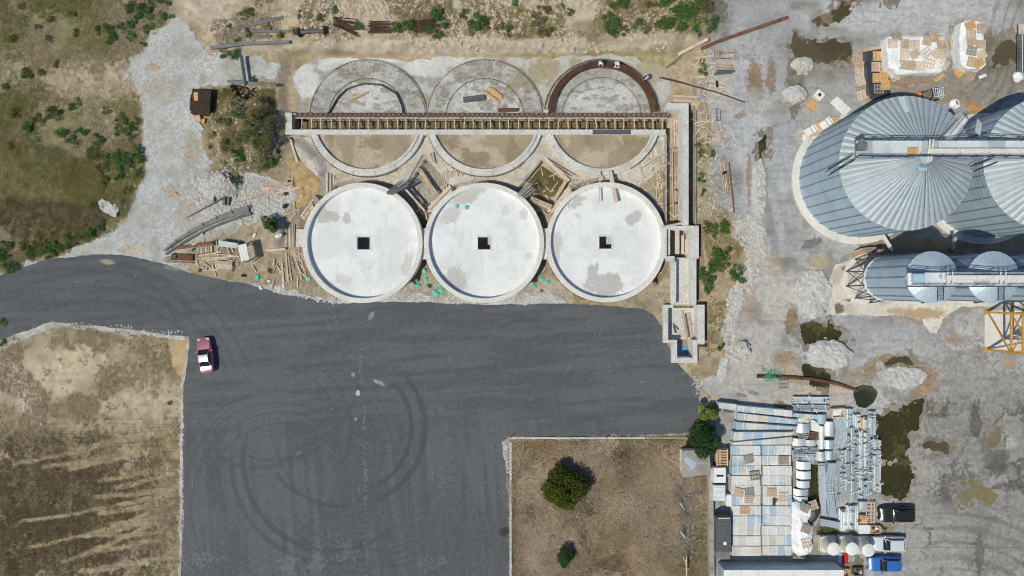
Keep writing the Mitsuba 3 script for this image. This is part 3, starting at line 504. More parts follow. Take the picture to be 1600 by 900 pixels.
for i, (px, py) in enumerate(HALVES):
    c = W(px, py); to = TR((c[0], c[1], 0))
    t = thing('foundation_disc', ['stained half round concrete foundation with dark bent board frame on it', 'stained half round concrete foundation with black sheet and yellow boards on it', 'half round concrete foundation carrying a rust brown rebar ring'][i], 'foundation', 'half round foundations above the tunnel'); DISC.append(t)
    h = Point(0, 0).buffer(7.15, 64).intersection(shapely.box(-8, (py - 176) / U + .02, 8, 8))
    part(t, 'slab', prism(h, -1.0, -.62), 'mat_disc', False, to)
    cutY = (py - 176) / U + .03
    hoops, a0 = [], math.degrees(math.asin(cutY / 6.5))
    for r in (7.0, 4.75) if i != 2 else (7.0, 6.9, 4.8):
        a = np.radians(np.linspace(a0, 180 - a0, 40)); hoops.append(tube([(r * math.cos(x), r * math.sin(x), -.59) for x in a], .03, 4))
    for k, m in enumerate(hoops): part(t, 'rebar_hoop', m, 'mat_brown_dark', False, to)
    if i != 2:
        fans = [bar((5.0 * math.cos(x), 5.0 * math.sin(x), -.6), (7.05 * math.cos(x), 7.05 * math.sin(x), -.6), .014) for x in np.radians(np.linspace(a0 + 1, 179 - a0, 60))]
        gr = np.random.default_rng(i); part(t, 'rebar_mat', cat([fans[k] for k in gr.permutation(len(fans))[:14]]), 'mat_brown_dark', False, to, kind='stuff')
BD = [(415 / 4.5 + 420, 176), (527, 151), (541, 138), (566, 129.5), (594, 131.5), (618, 145.5), (627, 165), (628.5, 176)]
bf = thing('formwork_fence', 'dark many sided board frame standing on the leftmost half round foundation', 'formwork')
for a, b in zip(BD[:-1], BD[1:]):
    A, B = W(*a), W(*b); A[2] = B[2] = -.36; part(bf, 'board', bar(A, B, .07, .5), 'mat_steel_dark')
# rebar ring cage on the right disc
c = W(*HALVES[2]); cage = thing('rebar_ring', 'rust brown rebar cage bent in a half ring around the rightmost foundation', 'rebar cage')
for r in np.linspace(5.95, 6.6, 6):
    for z in (-.5, .15):
        a = np.radians(np.linspace(5, 176, 48)); part(cage, 'hoop', tube([(c[0] + r * math.cos(x), c[1] + r * math.sin(x), z) for x in a], .035, 4), 'mat_rust')
ties = []
for x in np.radians(np.linspace(5, 176, 120)):
    d = np.array([math.cos(x), math.sin(x), 0]); q = np.array([c[0], c[1], 0])
    ties += [bar(q + d * 5.95 + [0, 0, .15], q + d * 6.6 + [0, 0, .15], .05), bar(q + d * 5.95 + [0, 0, -.6], q + d * 5.95 + [0, 0, .3], .03), bar(q + d * 6.6 + [0, 0, -.6], q + d * 6.6 + [0, 0, .3], .03)]
part(cage, 'ties', cat(ties), 'mat_rust', kind='stuff')

# ---------------------------------------------------------------- the tunnel: two walls, end wall, struts, formwork
tn = thing('tunnel_trench', 'long open concrete tunnel trench braced with wooden struts across the half tanks', 'trench')
part(tn, 'south_wall', quadprism([(446, 202.5), (1040, 202.5), (1040, 210), (446, 210)], -3.0, .04, 0), 'mat_concrete')
part(tn, 'end_wall', quadprism([(446, 176), (456, 176), (456, 202), (446, 202)], -3.0, .0, 0), 'mat_concrete')
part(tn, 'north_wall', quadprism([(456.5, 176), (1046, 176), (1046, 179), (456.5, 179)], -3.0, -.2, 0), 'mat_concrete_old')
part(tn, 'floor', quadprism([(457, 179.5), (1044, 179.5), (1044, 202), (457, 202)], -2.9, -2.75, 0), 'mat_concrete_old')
for k in range(30):
    x0 = 468 + k * 19.2; part(tn, 'shutter_board', quadprism([(x0, 200.2), (x0 + 18.6, 200.2), (x0 + 18.6, 202.1), (x0, 202.1)], -2.7, -.25 - .1 * (k % 3), 0), 'mat_ply')
    part(tn, 'deck_board', quadprism([(x0, 186.5), (x0 + 18.4, 186.5), (x0 + 18.4, 199), (x0, 199.6)], -1.4, -1.35 + .02 * (k % 2), 0), 'mat_ply')
sd = mikit.ply(box(.10, 1.5, .1), 'mat_wood_pale')
x = 470.0
while x < 1042:
    w = W(x, 193.5); part(tn, 'strut', sd, None, False, TR((w[0], w[1], -.42 + rng.uniform(-.06, .06)), rng.normal(0, 2.5)))
    if rng.random() < .85:
        a, b = W(x + rng.uniform(-3, 3), 187), W(x + rng.uniform(1, 7), 200); part(tn, 'brace', bar([a[0], a[1], -.6], [b[0], b[1], -2.1], .1), 'mat_wood_grey')
    x += rng.uniform(13.2, 16.8)
jd = mikit.ply(box(.11, .62, .16), 'mat_rust_red'); x = 463.0
while x < 1044:
    w = W(x, 180.6); part(tn, 'joist', jd, None, False, TR((w[0], w[1], -.02), rng.normal(-12, 4))); x += rng.uniform(7.0, 8.2)
for k in range(9):
    a, b = W(462 + k * 64.6, 184.6 + rng.uniform(-.4, .4)), W(462 + k * 64.6 + 63, 184.6 + rng.uniform(-.4, .4)); part(tn, 'rail', bar([a[0], a[1], .08], [b[0], b[1], .08], .12, .1), 'mat_wood_pale')
    part(tn, 'edge_board', bar([a[0], a[1] + .52, -.1], [b[0], b[1] + .52, -.1], .06, .3), 'mat_rust')

# ---------------------------------------------------------------- side channel and lower chambers
sc = thing('side_channel', 'long straight concrete channel wall along the right side of the works', 'wall')
part(sc, 'wall', quadprism([(1067, 171), (1076, 171), (1076, 352), (1067, 352)], -2.2, 1.0), 'mat_concrete')
part(sc, 'head_wall', quadprism([(1043, 161), (1076, 161), (1076, 170.8), (1043, 170.8)], -2.2, 1.0), 'mat_concrete')
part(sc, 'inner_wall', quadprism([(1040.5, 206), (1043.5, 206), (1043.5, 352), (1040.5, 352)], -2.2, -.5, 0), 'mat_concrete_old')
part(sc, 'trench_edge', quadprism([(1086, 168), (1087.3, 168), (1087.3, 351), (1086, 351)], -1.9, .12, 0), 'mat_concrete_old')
ch = thing('culvert', 'stepped open concrete culvert with narrow middle and square end chambers', 'culvert')
R4 = lambda x0, y0, x1, y1: [(x0, y0), (x1, y0), (x1, y1), (x0, y1)]
def cw(pts, z0, z1, m='mat_concrete'): part(ch, 'wall', quadprism(pts, z0, z1), m)

cw(R4(1038, 353, 1078, 358), -2.5, .73); cw(R4(1038, 358.3, 1042, 404), -2.5, .73); cw(R4(1077, 352.6, 1092, 404), -2.5, .732)
cw(R4(1042.3, 400, 1054, 408), -2.5, .728); cw(R4(1049, 408.3, 1056.5, 476), -2.0, .73); cw(R4(1079.5, 404.3, 1088, 476), -2.0, .73)
cw(R4(1037, 476.3, 1044, 531), -2.0, .73); cw(R4(1044.3, 476.3, 1052, 481), -2.0, .728); cw(R4(1090, 476.3, 1101, 538), -2.0, .73)
cw(R4(1037, 531.3, 1058, 536), -2.0, .73); cw(R4(1050, 536.3, 1058, 567), -2.2, .73); cw(R4(1083, 531.3, 1089.7, 567), -2.2, .73); cw(R4(1058.3, 559, 1082.7, 567), -2.2, .73)
part(ch, 'floor', quadprism(R4(1056.8, 402.3, 1079.2, 476), -1.5, -.55, 0), 'mat_concrete'); part(ch, 'floor', quadprism(R4(1044.3, 481.3, 1089.7, 531), -1.6, -.95, 0), 'mat_concrete')
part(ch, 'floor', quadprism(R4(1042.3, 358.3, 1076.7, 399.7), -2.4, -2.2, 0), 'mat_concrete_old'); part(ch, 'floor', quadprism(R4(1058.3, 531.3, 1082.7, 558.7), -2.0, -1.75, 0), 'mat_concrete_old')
thing('blue_sheet', 'bright blue pool of water at the bottom of the lowest culvert chamber', 'sheet', None, quadprism(R4(1062, 544, 1080, 554), -1.74, -1.66, 0), 'mat_blue')  # blue slab stands in for water pooled on the chamber floor
# ---------------------------------------------------------------- grain silos
def silo(cx, cy, R, eave, rise, nw, name, label, group, z0=0.3, overhang=.06, facets=48, mats=('mat_galvanised_wall', 'mat_galvanised'), levels=1):
    t = thing(name, label, 'grain silo', group); to = TR((cx, cy, 0))
    a = 2 * math.pi / nw
    # wall: one curved panel per bay, with shallow horizontal corrugation steps
    n, hs = 4, np.linspace(z0, eave, max(3, int((eave - z0) / .55)))
    def panel(i0, i1):
        V, Fc = [], []
        ang = np.linspace(0.0, a, n + 1)
        for j, z in enumerate(hs[i0:i1 + 1]):
            for th in ang: V.append((R * math.cos(th), R * math.sin(th), z))
            if i0 + j < len(hs) - 1 and j < i1 - i0:
                zm = z + (hs[1] - hs[0]) * .5
                for th in ang: V.append(((R - .035) * math.cos(th), (R - .035) * math.sin(th), zm))
        rows = len(V) // (n + 1)
        for j in range(rows - 1):
            for i in range(n):
                b = j * (n + 1) + i; Fc.append((b, b + 1, b + n + 2, b + n + 1))
        return (np.array(V), np.array(Fc))
    w = thing_part_group(t, 'wall', ring(R - .12, R - .06, z0, eave - .1, 64), 'mat_galvanised_rib', to)
    cutl = np.linspace(0, len(hs) - 1, levels + 1).astype(int)
    for l in range(levels):
        pd = mikit.ply(panel(cutl[l], cutl[l + 1]), mats[0])
        for k in range(nw): part(w, 'panel', pd, None, False, TR((cx, cy, 0), math.degrees(a) * k))
    sd = mikit.ply(box(.09, .12, eave - z0 - .05, (R + .03, 0, z0)), 'mat_galvanised_rib')
    for k in range(nw): part(w, 'stiffener', sd, None, False, TR((cx, cy, 0), math.degrees(a) * k))
    # roof: wedge panels, each tilted by a hair, with standing seams
    r0, r1 = R * .06, R + overhang; ap = eave + rise; sl = rise / (r1 - r0)
    rf = thing_part_group(t, 'roof', revolve([(0, ap + .28), (r0 * 1.6, ap + .2), (r0 * 1.6, ap - .1), (0, ap - .1)], 24), mats[1], to)
    b = 2 * math.pi / facets; sp = []
    V, fold = [], (.12 if facets > 20 else .0)
    for r, z, k in ((r0, ap, .1), (r1, eave, 1), (r1, eave - .12, 1)):
        for th, u in ((-b / 2, 0), (0, fold * k), (b / 2, 0)): V.append((r * math.cos(th), r * math.sin(th), z + u))
    sp.append((np.array(V), np.array([(0, 3, 4, 1), (1, 4, 5, 2), (3, 6, 7, 4), (4, 7, 8, 5)])))
    pd = mikit.ply(sp[0], mats[1])
    sw = .035 if facets > 20 else .03
    q = bar((r0 * 1.7, 0, ap - sl * r0 * .7 + sw * .7), (r1, 0, eave + sw * .7), sw * 1.3, sw * 1.6)
    qd = mikit.ply(q, 'mat_galvanised_rib' if facets > 20 else mats[1])
    for k in range(facets):
        part(rf, 'panel', pd, None, False, T().translate([cx, cy, 0]).rotate([0, 0, 1], math.degrees(b) * k).rotate([0, 1, 0], float(rng.normal(0, .02))).rotate([1, 0, 0], float(rng.normal(0, .12) if facets > 20 else 0)))
        part(rf, 'seam', qd, None, False, TR((cx, cy, 0), math.degrees(b) * (k + .5)))
    return t
def thing_part_group(t, name, mesh, m, to=None): return part(t, name, mesh, m, 30, to)
BIGS = [(1338, 279.7), (1535, 279.7)]
for i, (px, py) in enumerate(BIGS):
    c = W(px, py)
    t = silo(c[0], c[1], 7.0, 11.1, 3.6, 36, 'grain_silo', ['large galvanised grain silo with full cone roof beside the curved yard road', 'large galvanised grain silo cut by the right edge, its roof nearly touching the other'][i], 'large silos', facets=60, levels=2)
    part(t, 'base_ring', ring(6.6, 7.85, 0, .35, 96), 'mat_concrete_white', 30, TR((c[0], c[1], 0)))
    if i == 0:
        e = math.radians(95)
        part(t, 'roof_ladder', bar((c[0] + 6.9 * math.cos(e), c[1] + 6.9 * math.sin(e), 11.35), (c[0] + 5.2 * math.cos(e), c[1] + 5.2 * math.sin(e), 12.2), .4, .1), 'mat_galvanised_pale')
        part(t, 'hatch', box(.9, .6, .25, (c[0] - .1, c[1] - 1.0, 14.15)), 'mat_light_blue')
c0 = W(*BIGS[0])
SM = [1357, 1438.5, 1520]
for i, px in enumerate(SM):
    c = W(px, 435.6)
    t = silo(c[0], c[1], 2.5, 13.3, 1.35, 14, 'hopper_silo', ['slim galvanised hopper silo on steel legs, leftmost of the lower row', 'slim galvanised hopper silo on steel legs, middle of the lower row', 'slim galvanised hopper silo on steel legs by the yellow tower'][i], 'slim silos on legs', z0=4.3, overhang=.17, facets=12, mats=('mat_galvanised_wall', 'mat_galvanised_blue'))
    part(t, 'hopper', revolve([(2.48, 4.35), (.35, 1.4), (.35, 1.1)], 28), 'mat_galvanised_wall', 30, TR((c[0], c[1], 0)))
    part(t, 'rim', ring(2.44, 2.62, 4.2, 4.34, 48), 'mat_galvanised_pale', 30, TR((c[0], c[1], 0)))
    lp = [(2.9 * math.cos(x), 2.9 * math.sin(x)) for x in np.radians(np.arange(0, 360, 36) + 18)]
    for k, (x, y) in enumerate(lp):
        x2, y2 = lp[(k + 1) % len(lp)]
        part(t, 'leg', bar((c[0] + x, c[1] + y, .15), (c[0] + x * .86, c[1] + y * .86, 4.3), .14), 'mat_steel_dark')
        part(t, 'cross_brace', cat([bar((c[0] + x, c[1] + y, .3), (c[0] + x2 * .88, c[1] + y2 * .88, 4.1), .07), bar((c[0] + x2, c[1] + y2, .3), (c[0] + x * .88, c[1] + y * .88, 4.1), .07)]), 'mat_steel_dark')
    part(t, 'base_ring', ring(2.55, 3.1, 0, .18, 64), 'mat_concrete_white', 30, TR((c[0], c[1], 0)))
# pale concrete pad round the slim silos
mat('pad', soil((.60, .56, .50), (.66, .62, .56), (.50, .44, .37), (.3, .9, 4.), [(1312, 482, 8, 8, 0, (.16, .13, .11), .95), (1325, 469, 4, 3, 0, (.22, .14, .1), .9), (1318, 420, 5, 4, 30, (.25, .15, .1), .9), (1440, 490, 40, 8, 0, (.42, .30, .18), .9), (1340, 400, 16, 14, 0, (.36, .22, .12), .8), (1400, 486, 14, 5, 0, (.42, .33, .23), .8)], .35), .9, spec=.15)
ground_piece('concrete_pad', sheet(zone([(1330, 396), (1326, 408), (1304, 412), (1298, 430), (1292, 458), (1290, 492), (1420, 493), (1440, 500), (1452, 520), (1463, 521), (1472, 498), (1500, 480), (1660, 476), (1660, 404), (1420, 404), (1360, 384)], 1.4, .2, 88), .034), 'mat_pad')
mat('bare_soil', soil((.30, .245, .18), (.36, .29, .21), (.25, .2, .15), (.3, 1., 4.), (), .5), .95)  # soil brown that keeps some of the silo shade in its colour
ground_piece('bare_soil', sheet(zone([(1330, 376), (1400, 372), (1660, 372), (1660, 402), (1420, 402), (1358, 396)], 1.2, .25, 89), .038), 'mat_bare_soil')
def truss(t, a, b, w, h, n, m, r=.05, name='truss'):
    """lattice girder: four chords and diagonals, one part each side"""
    a, b = np.asarray(a, float), np.asarray(b, float); d = (b - a) / np.linalg.norm(b - a); s = np.cross([0, 0, 1.0], d); s /= np.linalg.norm(s); u = np.cross(d, s)
    for sg in (-1, 1):
        ms = [bar(a + s * sg * w / 2 + u * z, b + s * sg * w / 2 + u * z, r) for z in (0, h)]
        for k in range(n):
            p, q = a + (b - a) * k / n, a + (b - a) * (k + 1) / n
            ms += [bar(p + s * sg * w / 2, p + s * sg * w / 2 + u * h, r), bar(p + s * sg * w / 2 + u * (h if k % 2 else 0), q + s * sg * w / 2 + u * (0 if k % 2 else h), r)]
        part(t, name, cat(ms), m)
def catwalk(name, label, x0, x1, yc, z, w, house, m='mat_concrete_white'):
    t = thing(name, label, 'catwalk')
    n = int((x1 - x0) / 1.6); L = (x1 - x0) / n
    for k in range(n):
        part(t, 'deck_plate', box(L - .02, w, .05, (x0 + L * (k + .5), yc, z)), 'mat_galvanised_pale' if k % 4 else 'mat_galvanised')
        part(t, 'cross_beam', box(.1, w + .2, .12, (x0 + L * k, yc, z - .13)), 'mat_steel_grey')
    for s in (-1, 1):
        y = yc + s * (w / 2 + .08)
        part(t, 'girder', cat([bar((x0, y, z - .25), (x1, y, z - .25), .12, .22)]), 'mat_galvanised_rib')
        part(t, 'handrail', cat([bar((x0, y, z + 1.1), (x1, y, z + 1.1), .07), bar((x0, y, z + .55), (x1, y, z + .55), .05)]), 'mat_navy')
        for k in range(n + 1): part(t, 'post', box(.07, .07, 1.15, (x0 + L * k, y, z)), 'mat_navy')
    hx, hy, hw = house; k = 0; x = hx
    while x < x1 - .1:
        e = min(x + 3.0, x1); part(t, 'conveyor_cover', mv(bbox(e - x - .05, hw, .6, .06), ((x + e) / 2, yc + hy, z + .12 + .01 * (k % 2))), m); x = e; k += 1
    return t
zc = 14.6
def WX(px, z): return W(px, 450, z)[0]
def WY(py, z): return W(800, py, z)[1]
yb = (WY(220, zc + .5) + WY(243, zc)) / 2
cwk = catwalk('silo_catwalk', 'long grey steel catwalk with navy railings crossing over the large silo roofs', WX(1337, zc), WX(1700, zc), yb, zc, 1.55, (WX(1448, zc), -.33, .5))
for px in (1447, 1452): part(cwk, 'drop_frame', bar((WX(px, zc), yb + .8, zc + .7), (WX(px, zc), yb - 1.3, zc + .3), .14, .1), 'mat_concrete_white')
part(cwk, 'hatch_box', bbox(1.0, .7, .35, .03), 'mat_wood_new', False, TR((WX(1424, zc), yb - .3, zc + .06)))
part(cwk, 'drive_head', cat([bbox(.9, .7, .7, .05), mv(trimesh.creation.cylinder(.25, .9, sections=14), (0, .5, .4), 0, 90)]), 'mat_steel_grey', False, TR((WX(1343, zc), yb + .1, zc + .06)))
truss(cwk, (WX(1334, 13.5), yb - .6, 13.6), (WX(1298, 11.5), yb - 1.7, 11.2), .5, .8, 5, 'mat_navy', .06, 'bracket')
truss(cwk, (WX(1529, 13.5), yb - 1.6, 12.6), (WX(1556, 14), yb - .9, 14.2), .6, .8, 5, 'mat_navy', .07, 'bracket')
sw = thing('stair_flight', 'steel stair flight climbing diagonally between the two large silo roofs', 'stairs')
A, B = np.array([WX(1476, 14), yb + 1.0, 14.3]), np.array([WX(1506, 11), WY(184, 11), 11.2])
s = np.cross([0, 0, 1], (B - A) / np.linalg.norm(B - A)); s /= np.linalg.norm(s)
for g in (-.4, .4):
    part(sw, 'stringer', bar(A + s * g, B + s * g, .08, .2), 'mat_galvanised_pale'); part(sw, 'rail', bar(A + s * g + [0, 0, 1], B + s * g + [0, 0, 1], .06), 'mat_navy')
for k in range(13): part(sw, 'tread', bar(A + (B - A) * (k + .5) / 13 - s * .4, A + (B - A) * (k + .5) / 13 + s * .4, .22, .04), 'mat_galvanised_pale')
C, D = np.array([WX(1512, 12), WY(214, 12), 13.6]), np.array([WX(1529, 11), WY(190, 11), 11.2])
ld = thing('access_ladder', 'caged steel ladder leaning from the second silo wall to the catwalk', 'ladder')
for g in (-.35, .35): part(ld, 'rail', bar(C + s * g, D + s * g, .07), 'mat_galvanised_pale')
for k in range(9): part(ld, 'rung', bar(C + (D - C) * (k + .5) / 9 - s * .35, C + (D - C) * (k + .5) / 9 + s * .35, .05), 'mat_galvanised_pale')
z2 = 14.7; y2 = (WY(425, z2 + .5) + WY(447, z2)) / 2
cw2 = catwalk('slim_silo_catwalk', 'grey steel catwalk with white conveyor housing along the slim silo roofs', WX(1419, z2), WX(1700, z2), y2, z2, 1.3, (WX(1474, z2), .12, .55))
part(cw2, 'head_hood', cat([bbox(1.1, .9, .8, .08)]), 'mat_light_blue', False, TR((WX(1430, z2), y2 + .1, z2 + .05)))
part(cw2, 'end_plate', box(.5, 1.2, .1, (WX(1421, z2), y2, z2 + .07)), 'mat_white')
for px in (1476, 1558): part(cw2, 'drop_frame', cat([bar((WX(px, z2) + d, y2 - .7, z2 + .9), (WX(px, z2) + d, y2 + .9, z2 + .9), .08) for d in (-.25, .25)]), 'mat_white')
for i, px in enumerate((1466, 1560)):
    ld = thing('roof_ladder', ['roof ladder on the lower slope of the leftmost slim silo', 'roof ladder on the lower slope of the middle slim silo'][i], 'ladder', 'ladders on the slim silo roofs')
    a = np.array([WX(px, 14), y2 - .8, 14.35]); b = np.array([WX(px - 3, 13), y2 - 2.2, 13.6])
    for g in (-.3, .3): part(ld, 'rail', bar(a + [g, 0, .1], b + [g, 0, .1], .05), 'mat_navy')
    for k in range(6): part(ld, 'rung', bar(a + (b - a) * (k + .5) / 6 + [-.3, 0, .1], a + (b - a) * (k + .5) / 6 + [.3, 0, .1], .045), 'mat_navy')
gc = thing('ground_conveyor', 'dark ground conveyor tube lying in the shadow between the silo rows', 'conveyor', None)
part(gc, 'tube', bar((WX(1372, 2.5), WY(392, 2.5), 2.4), (WX(1680, 2.5), WY(391, 2.5), 2.4), .4, .4), 'mat_steel_grey')
for k in range(6): part(gc, 'leg', box(.12, .3, 2.3, (WX(1380, 2.5) + 3.4 * k, WY(392, 2.5), 0.05)), 'mat_steel_dark')
for i, (a, b) in enumerate([((1381, 366), (1396, 392)), ((1496, 370), (1489, 392))]):
    st = thing('discharge_chute', ['pale inclined chute from the first large silo down to the ground conveyor', 'grey inclined chute between the large silos and the ground conveyor'][i], 'chute', 'discharge chutes')
    add(st, bar([*W(*a, 4.)[:2], 3.6], [*W(*b, 3.)[:2], 2.8], .3, .35), 'mat_white' if i == 0 else 'mat_galvanised_wall')
    part(st, 'collar', bar([*W(*b, 2.7)[:2], 2.55], [*W(*b, 3.2)[:2], 3.0], .6, .5), 'mat_steel_dark')
thing('black_hose', 'thin black hose curving between the two silo rows', 'hose', None, tube([W(1336, 391, .2), W(1345, 387, .35), W(1358, 385, .5), W(1378, 385, .5)], .07, 6), 'mat_black')

# ---------------------------------------------------------------- yellow lattice tower at the right edge
ty = thing('lattice_tower', 'yellow steel lattice tower on a pale pad at the right edge', 'tower')
p = [W(1541, 487.5), W(1541, 546), W(1600, 546), W(1600, 487.5)]
for a in p: part(ty, 'leg', box(.24, .24, 17, (a[0], a[1], .1)), 'mat_yellow')
for a in p: part(ty, 'foot', box(.6, .6, .12, (a[0], a[1], .06)), 'mat_yellow')
lv = [4.4, 6.4, 9.6, 12.8, 16]
for k, z in enumerate(lv):
    for i in range(4):
        a, b = p[i] + [0, 0, z], p[(i + 1) % 4] + [0, 0, z]
        part(ty, 'beam', bar(a, b, .2 if k != 1 else .3, .2), 'mat_yellow')
        if k == 0:
            mid = (a + b) / 2
            part(ty, 'diagonal', bar(p[i] + [0, 0, .3], b - [0, 0, .1], .14), 'mat_yellow')
        else:
            c, d = p[i] + [0, 0, lv[k - 1]], p[(i + 1) % 4] + [0, 0, lv[k - 1]]
            part(ty, 'diagonal', bar(c, (a + b) / 2, .13), 'mat_yellow'); part(ty, 'diagonal', bar(d, (a + b) / 2, .13), 'mat_yellow')
thing('tower_pad', 'square pale concrete pad under the yellow lattice tower', 'concrete pad', None, quadprism(R4(1539, 485, 1640, 549), -.2, .1), 'mat_concrete_white')
# ---------------------------------------------------------------- plants
def leaf(name, c, c2, tr=.25):
    def fn(p, n, uv):
        w = noise(p.x * 6, p.y * 6, p.z * 6); q = noise(p.x * .9, p.y * .9, p.z * .9)
        return mix(c, c2, smoothstep(.3, .7, q * .5 + w * .5))
    return dif(name, proc(fn))
leaf('leaf_green', (.045, .10, .028), (.085, .15, .045)); leaf('leaf_dark', (.022, .05, .018), (.045, .09, .03)); leaf('leaf_olive', (.085, .095, .028), (.135, .135, .045)); leaf('leaf_dull', (.10, .105, .05), (.16, .145, .075))
leaf('leaf_lime', (.12, .17, .04), (.17, .21, .06)); leaf('bush_olive', (.04, .055, .012), (.085, .095, .02))
mat('bark', tone((.16, .12, .085), .5), .9)
def foliage(r, h, n, size, seed, lobes=6, squash=.75):
    """leaf clump: many small leaves set in lobes, with gaps"""
    g = np.random.default_rng(seed); cs = []
    for k in range(lobes):
        a = g.uniform(0, 6.283); d = r * .78 * math.sqrt(g.uniform(0, 1)) if k else 0
        cs.append((d * math.cos(a), d * math.sin(a), h * g.uniform(.4, .75) * (1 - .3 * d / r), r * g.uniform(.2, .5)))
    per = n // lobes; Q = []
    for x, y, z, rr in cs:
        u = g.normal(size=(per, 3)); u /= np.linalg.norm(u, axis=1, keepdims=True)
        u[:, 2] = np.where(g.random(per) < .8, np.abs(u[:, 2]), u[:, 2])
        c = np.array([x, y, z]) + u * (rr * g.uniform(.55, 1.08, (per, 1)) ** .8) * np.array([1, 1, squash * h / max(r, .1) * .6 + .3])
        c[:, 2] = np.maximum(c[:, 2], .05)
        t = g.normal(size=(per, 3)) + u * .2; nrm = u + g.normal(size=(per, 3)) * .55; nrm[:, 2] += .35
        t -= nrm * (t * nrm).sum(1, keepdims=True) / (nrm * nrm).sum(1, keepdims=True); t /= np.linalg.norm(t, axis=1, keepdims=True)
        b = np.cross(nrm, t); b /= np.linalg.norm(b, axis=1, keepdims=True)
        s = size * g.uniform(.6, 1.3, (per, 1))
        Q.append(np.stack([c - t * s, c - b * s * .5, c + t * s, c + b * s * .5], 1))
    return quadmesh(np.concatenate(Q))
SHR = [mikit.ply(foliage(1.0, 1.0, 620, .085, 100 + k, 7 + k % 3), 'mat_leaf_green') for k in range(5)]
SHL = [mikit.ply(foliage(1.0, .7, 260, .10, 200 + k, 5), 'mat_leaf_green') for k in range(3)]
def shrub(px, py, rp, m='leaf_green', hs=1.0, protos=SHR, name='shrub', group=None, label='x'):
    z = gz(px, py); c = W(px, py, z + .3); r = rp / U
    d = protos[int(rng.integers(len(protos)))]
    return thing(name, label, 'shrub', group, d, 'mat_' + m, False, TR((c[0], c[1], z - .05), rng.uniform(0, 360), (r * 1.25 * rng.uniform(.9, 1.1), r * 1.25, r * hs)))
def shrubs(items, fmt, group, by='left', **kw):
    ks = [shrub(*it, group=group, **kw) for it in items]; rank(ks, fmt, items, by)
shrubs([(205, 14, 9), (228, 18, 14), (261, 27, 8), (232, 44, 7), (208, 35, 10), (188, 43, 7), (166, 48, 10), (172, 60, 9), (150, 47, 6), (203, 56, 7), (223, 67, 5), (254, 3, 9), (238, 2, 7)], 'green shrub by the upper gravel edge of the field, {}', 'green shrubs by the upper gravel edge of the field')
shrubs([(30, 12, 10, 'leaf_dull'), (55, 40, 8, 'leaf_dull'), (80, 30, 9, 'leaf_olive'), (108, 20, 8, 'leaf_dull'), (118, 48, 9, 'leaf_olive'), (75, 62, 8, 'leaf_dull'), (20, 60, 10, 'leaf_olive'), (40, 110, 12, 'leaf_olive'), (60, 112, 9, 'leaf_dull'), (85, 102, 8, 'leaf_olive'), (35, 120, 7, 'leaf_green'), (10, 135, 9, 'leaf_olive')], 'dull olive weed shrub in the upper left field, {}', 'dull weed shrubs in the upper left field', protos=SHL)
shrubs([(110, 165, 7, 'leaf_green'), (123, 158, 6), (164, 172, 6), (85, 178, 13, 'leaf_olive'), (60, 188, 9, 'leaf_olive'), (40, 198, 9, 'leaf_green'), (95, 204, 9), (112, 222, 9), (120, 203, 6), (131, 204, 6), (22, 175, 9, 'leaf_olive'), (15, 225, 8, 'leaf_dull'), (140, 240, 7, 'leaf_olive')], 'green clump in the middle of the left field, {}', 'green clumps in the middle of the left field')
shrubs([(189, 188, 9), (211, 193, 8), (182, 205, 6), (199, 209, 10), (155, 215, 9), (148, 233, 9), (207, 245, 15), (192, 254, 11), (170, 249, 9), (152, 248, 9, 'leaf_olive'), (180, 240, 6), (218, 270, 6), (160, 262, 10, 'leaf_olive'), (185, 275, 8, 'leaf_green'), (198, 297, 6, 'leaf_dull'), (160, 285, 9, 'leaf_olive'), (150, 318, 9)], 'green shrub along the left edge of the gravel track, {}', 'green shrubs along the left edge of the gravel track', 'top')
shrubs([(3, 395, 12), (17, 412, 12), (10, 380, 9), (50, 397, 9), (72, 392, 11), (85, 386, 12), (110, 375, 11), (133, 366, 12), (145, 360, 8), (35, 382, 9, 'leaf_olive'), (60, 380, 9, 'leaf_olive'), (100, 388, 7), (160, 352, 8), (5, 505, 7, 'leaf_olive'), (2, 535, 6)], 'green shrub along the curving asphalt edge, {}', 'green shrubs along the curving asphalt edge')
shrubs([(352, 145, 6, 'leaf_dull'), (362, 170, 9, 'leaf_green'), (372, 175, 10, 'leaf_green'), (350, 188, 9, 'leaf_dull'), (402, 175, 8, 'leaf_olive'), (408, 195, 10, 'leaf_green'), (400, 212, 12, 'leaf_green'), (385, 219, 12, 'leaf_green'), (412, 220, 9, 'leaf_olive'), (340, 212, 9), (352, 228, 8, 'leaf_dull'), (372, 243, 10, 'leaf_green'), (381, 238, 8), (418, 255, 9), (432, 250, 7), (364, 283, 8, 'leaf_dark'), (366, 272, 6), (395, 190, 12, 'leaf_dull'), (330, 230, 5), (405, 235, 8, 'leaf_olive'), (350, 250, 6, 'leaf_dull')], 'green shrub on the dirt mound left of the works, {}', 'green shrubs on the dirt mound', 'top')
shrubs([(390, 20, 8, 'leaf_dull'), (380, 22, 7), (358, 42, 5), (388, 50, 7), (371, 63, 5), (365, 82, 9), (350, 82, 8), (438, 54, 7), (462, 45, 7, 'leaf_dull'), (418, 42, 6, 'leaf_dull'), (520, 14, 6), (395, 122, 6), (470, 20, 8, 'leaf_dull'), (500, 25, 7, 'leaf_olive')], 'green shrub beside the dark steel strips on the bank, {}', 'green shrubs beside the steel strips')
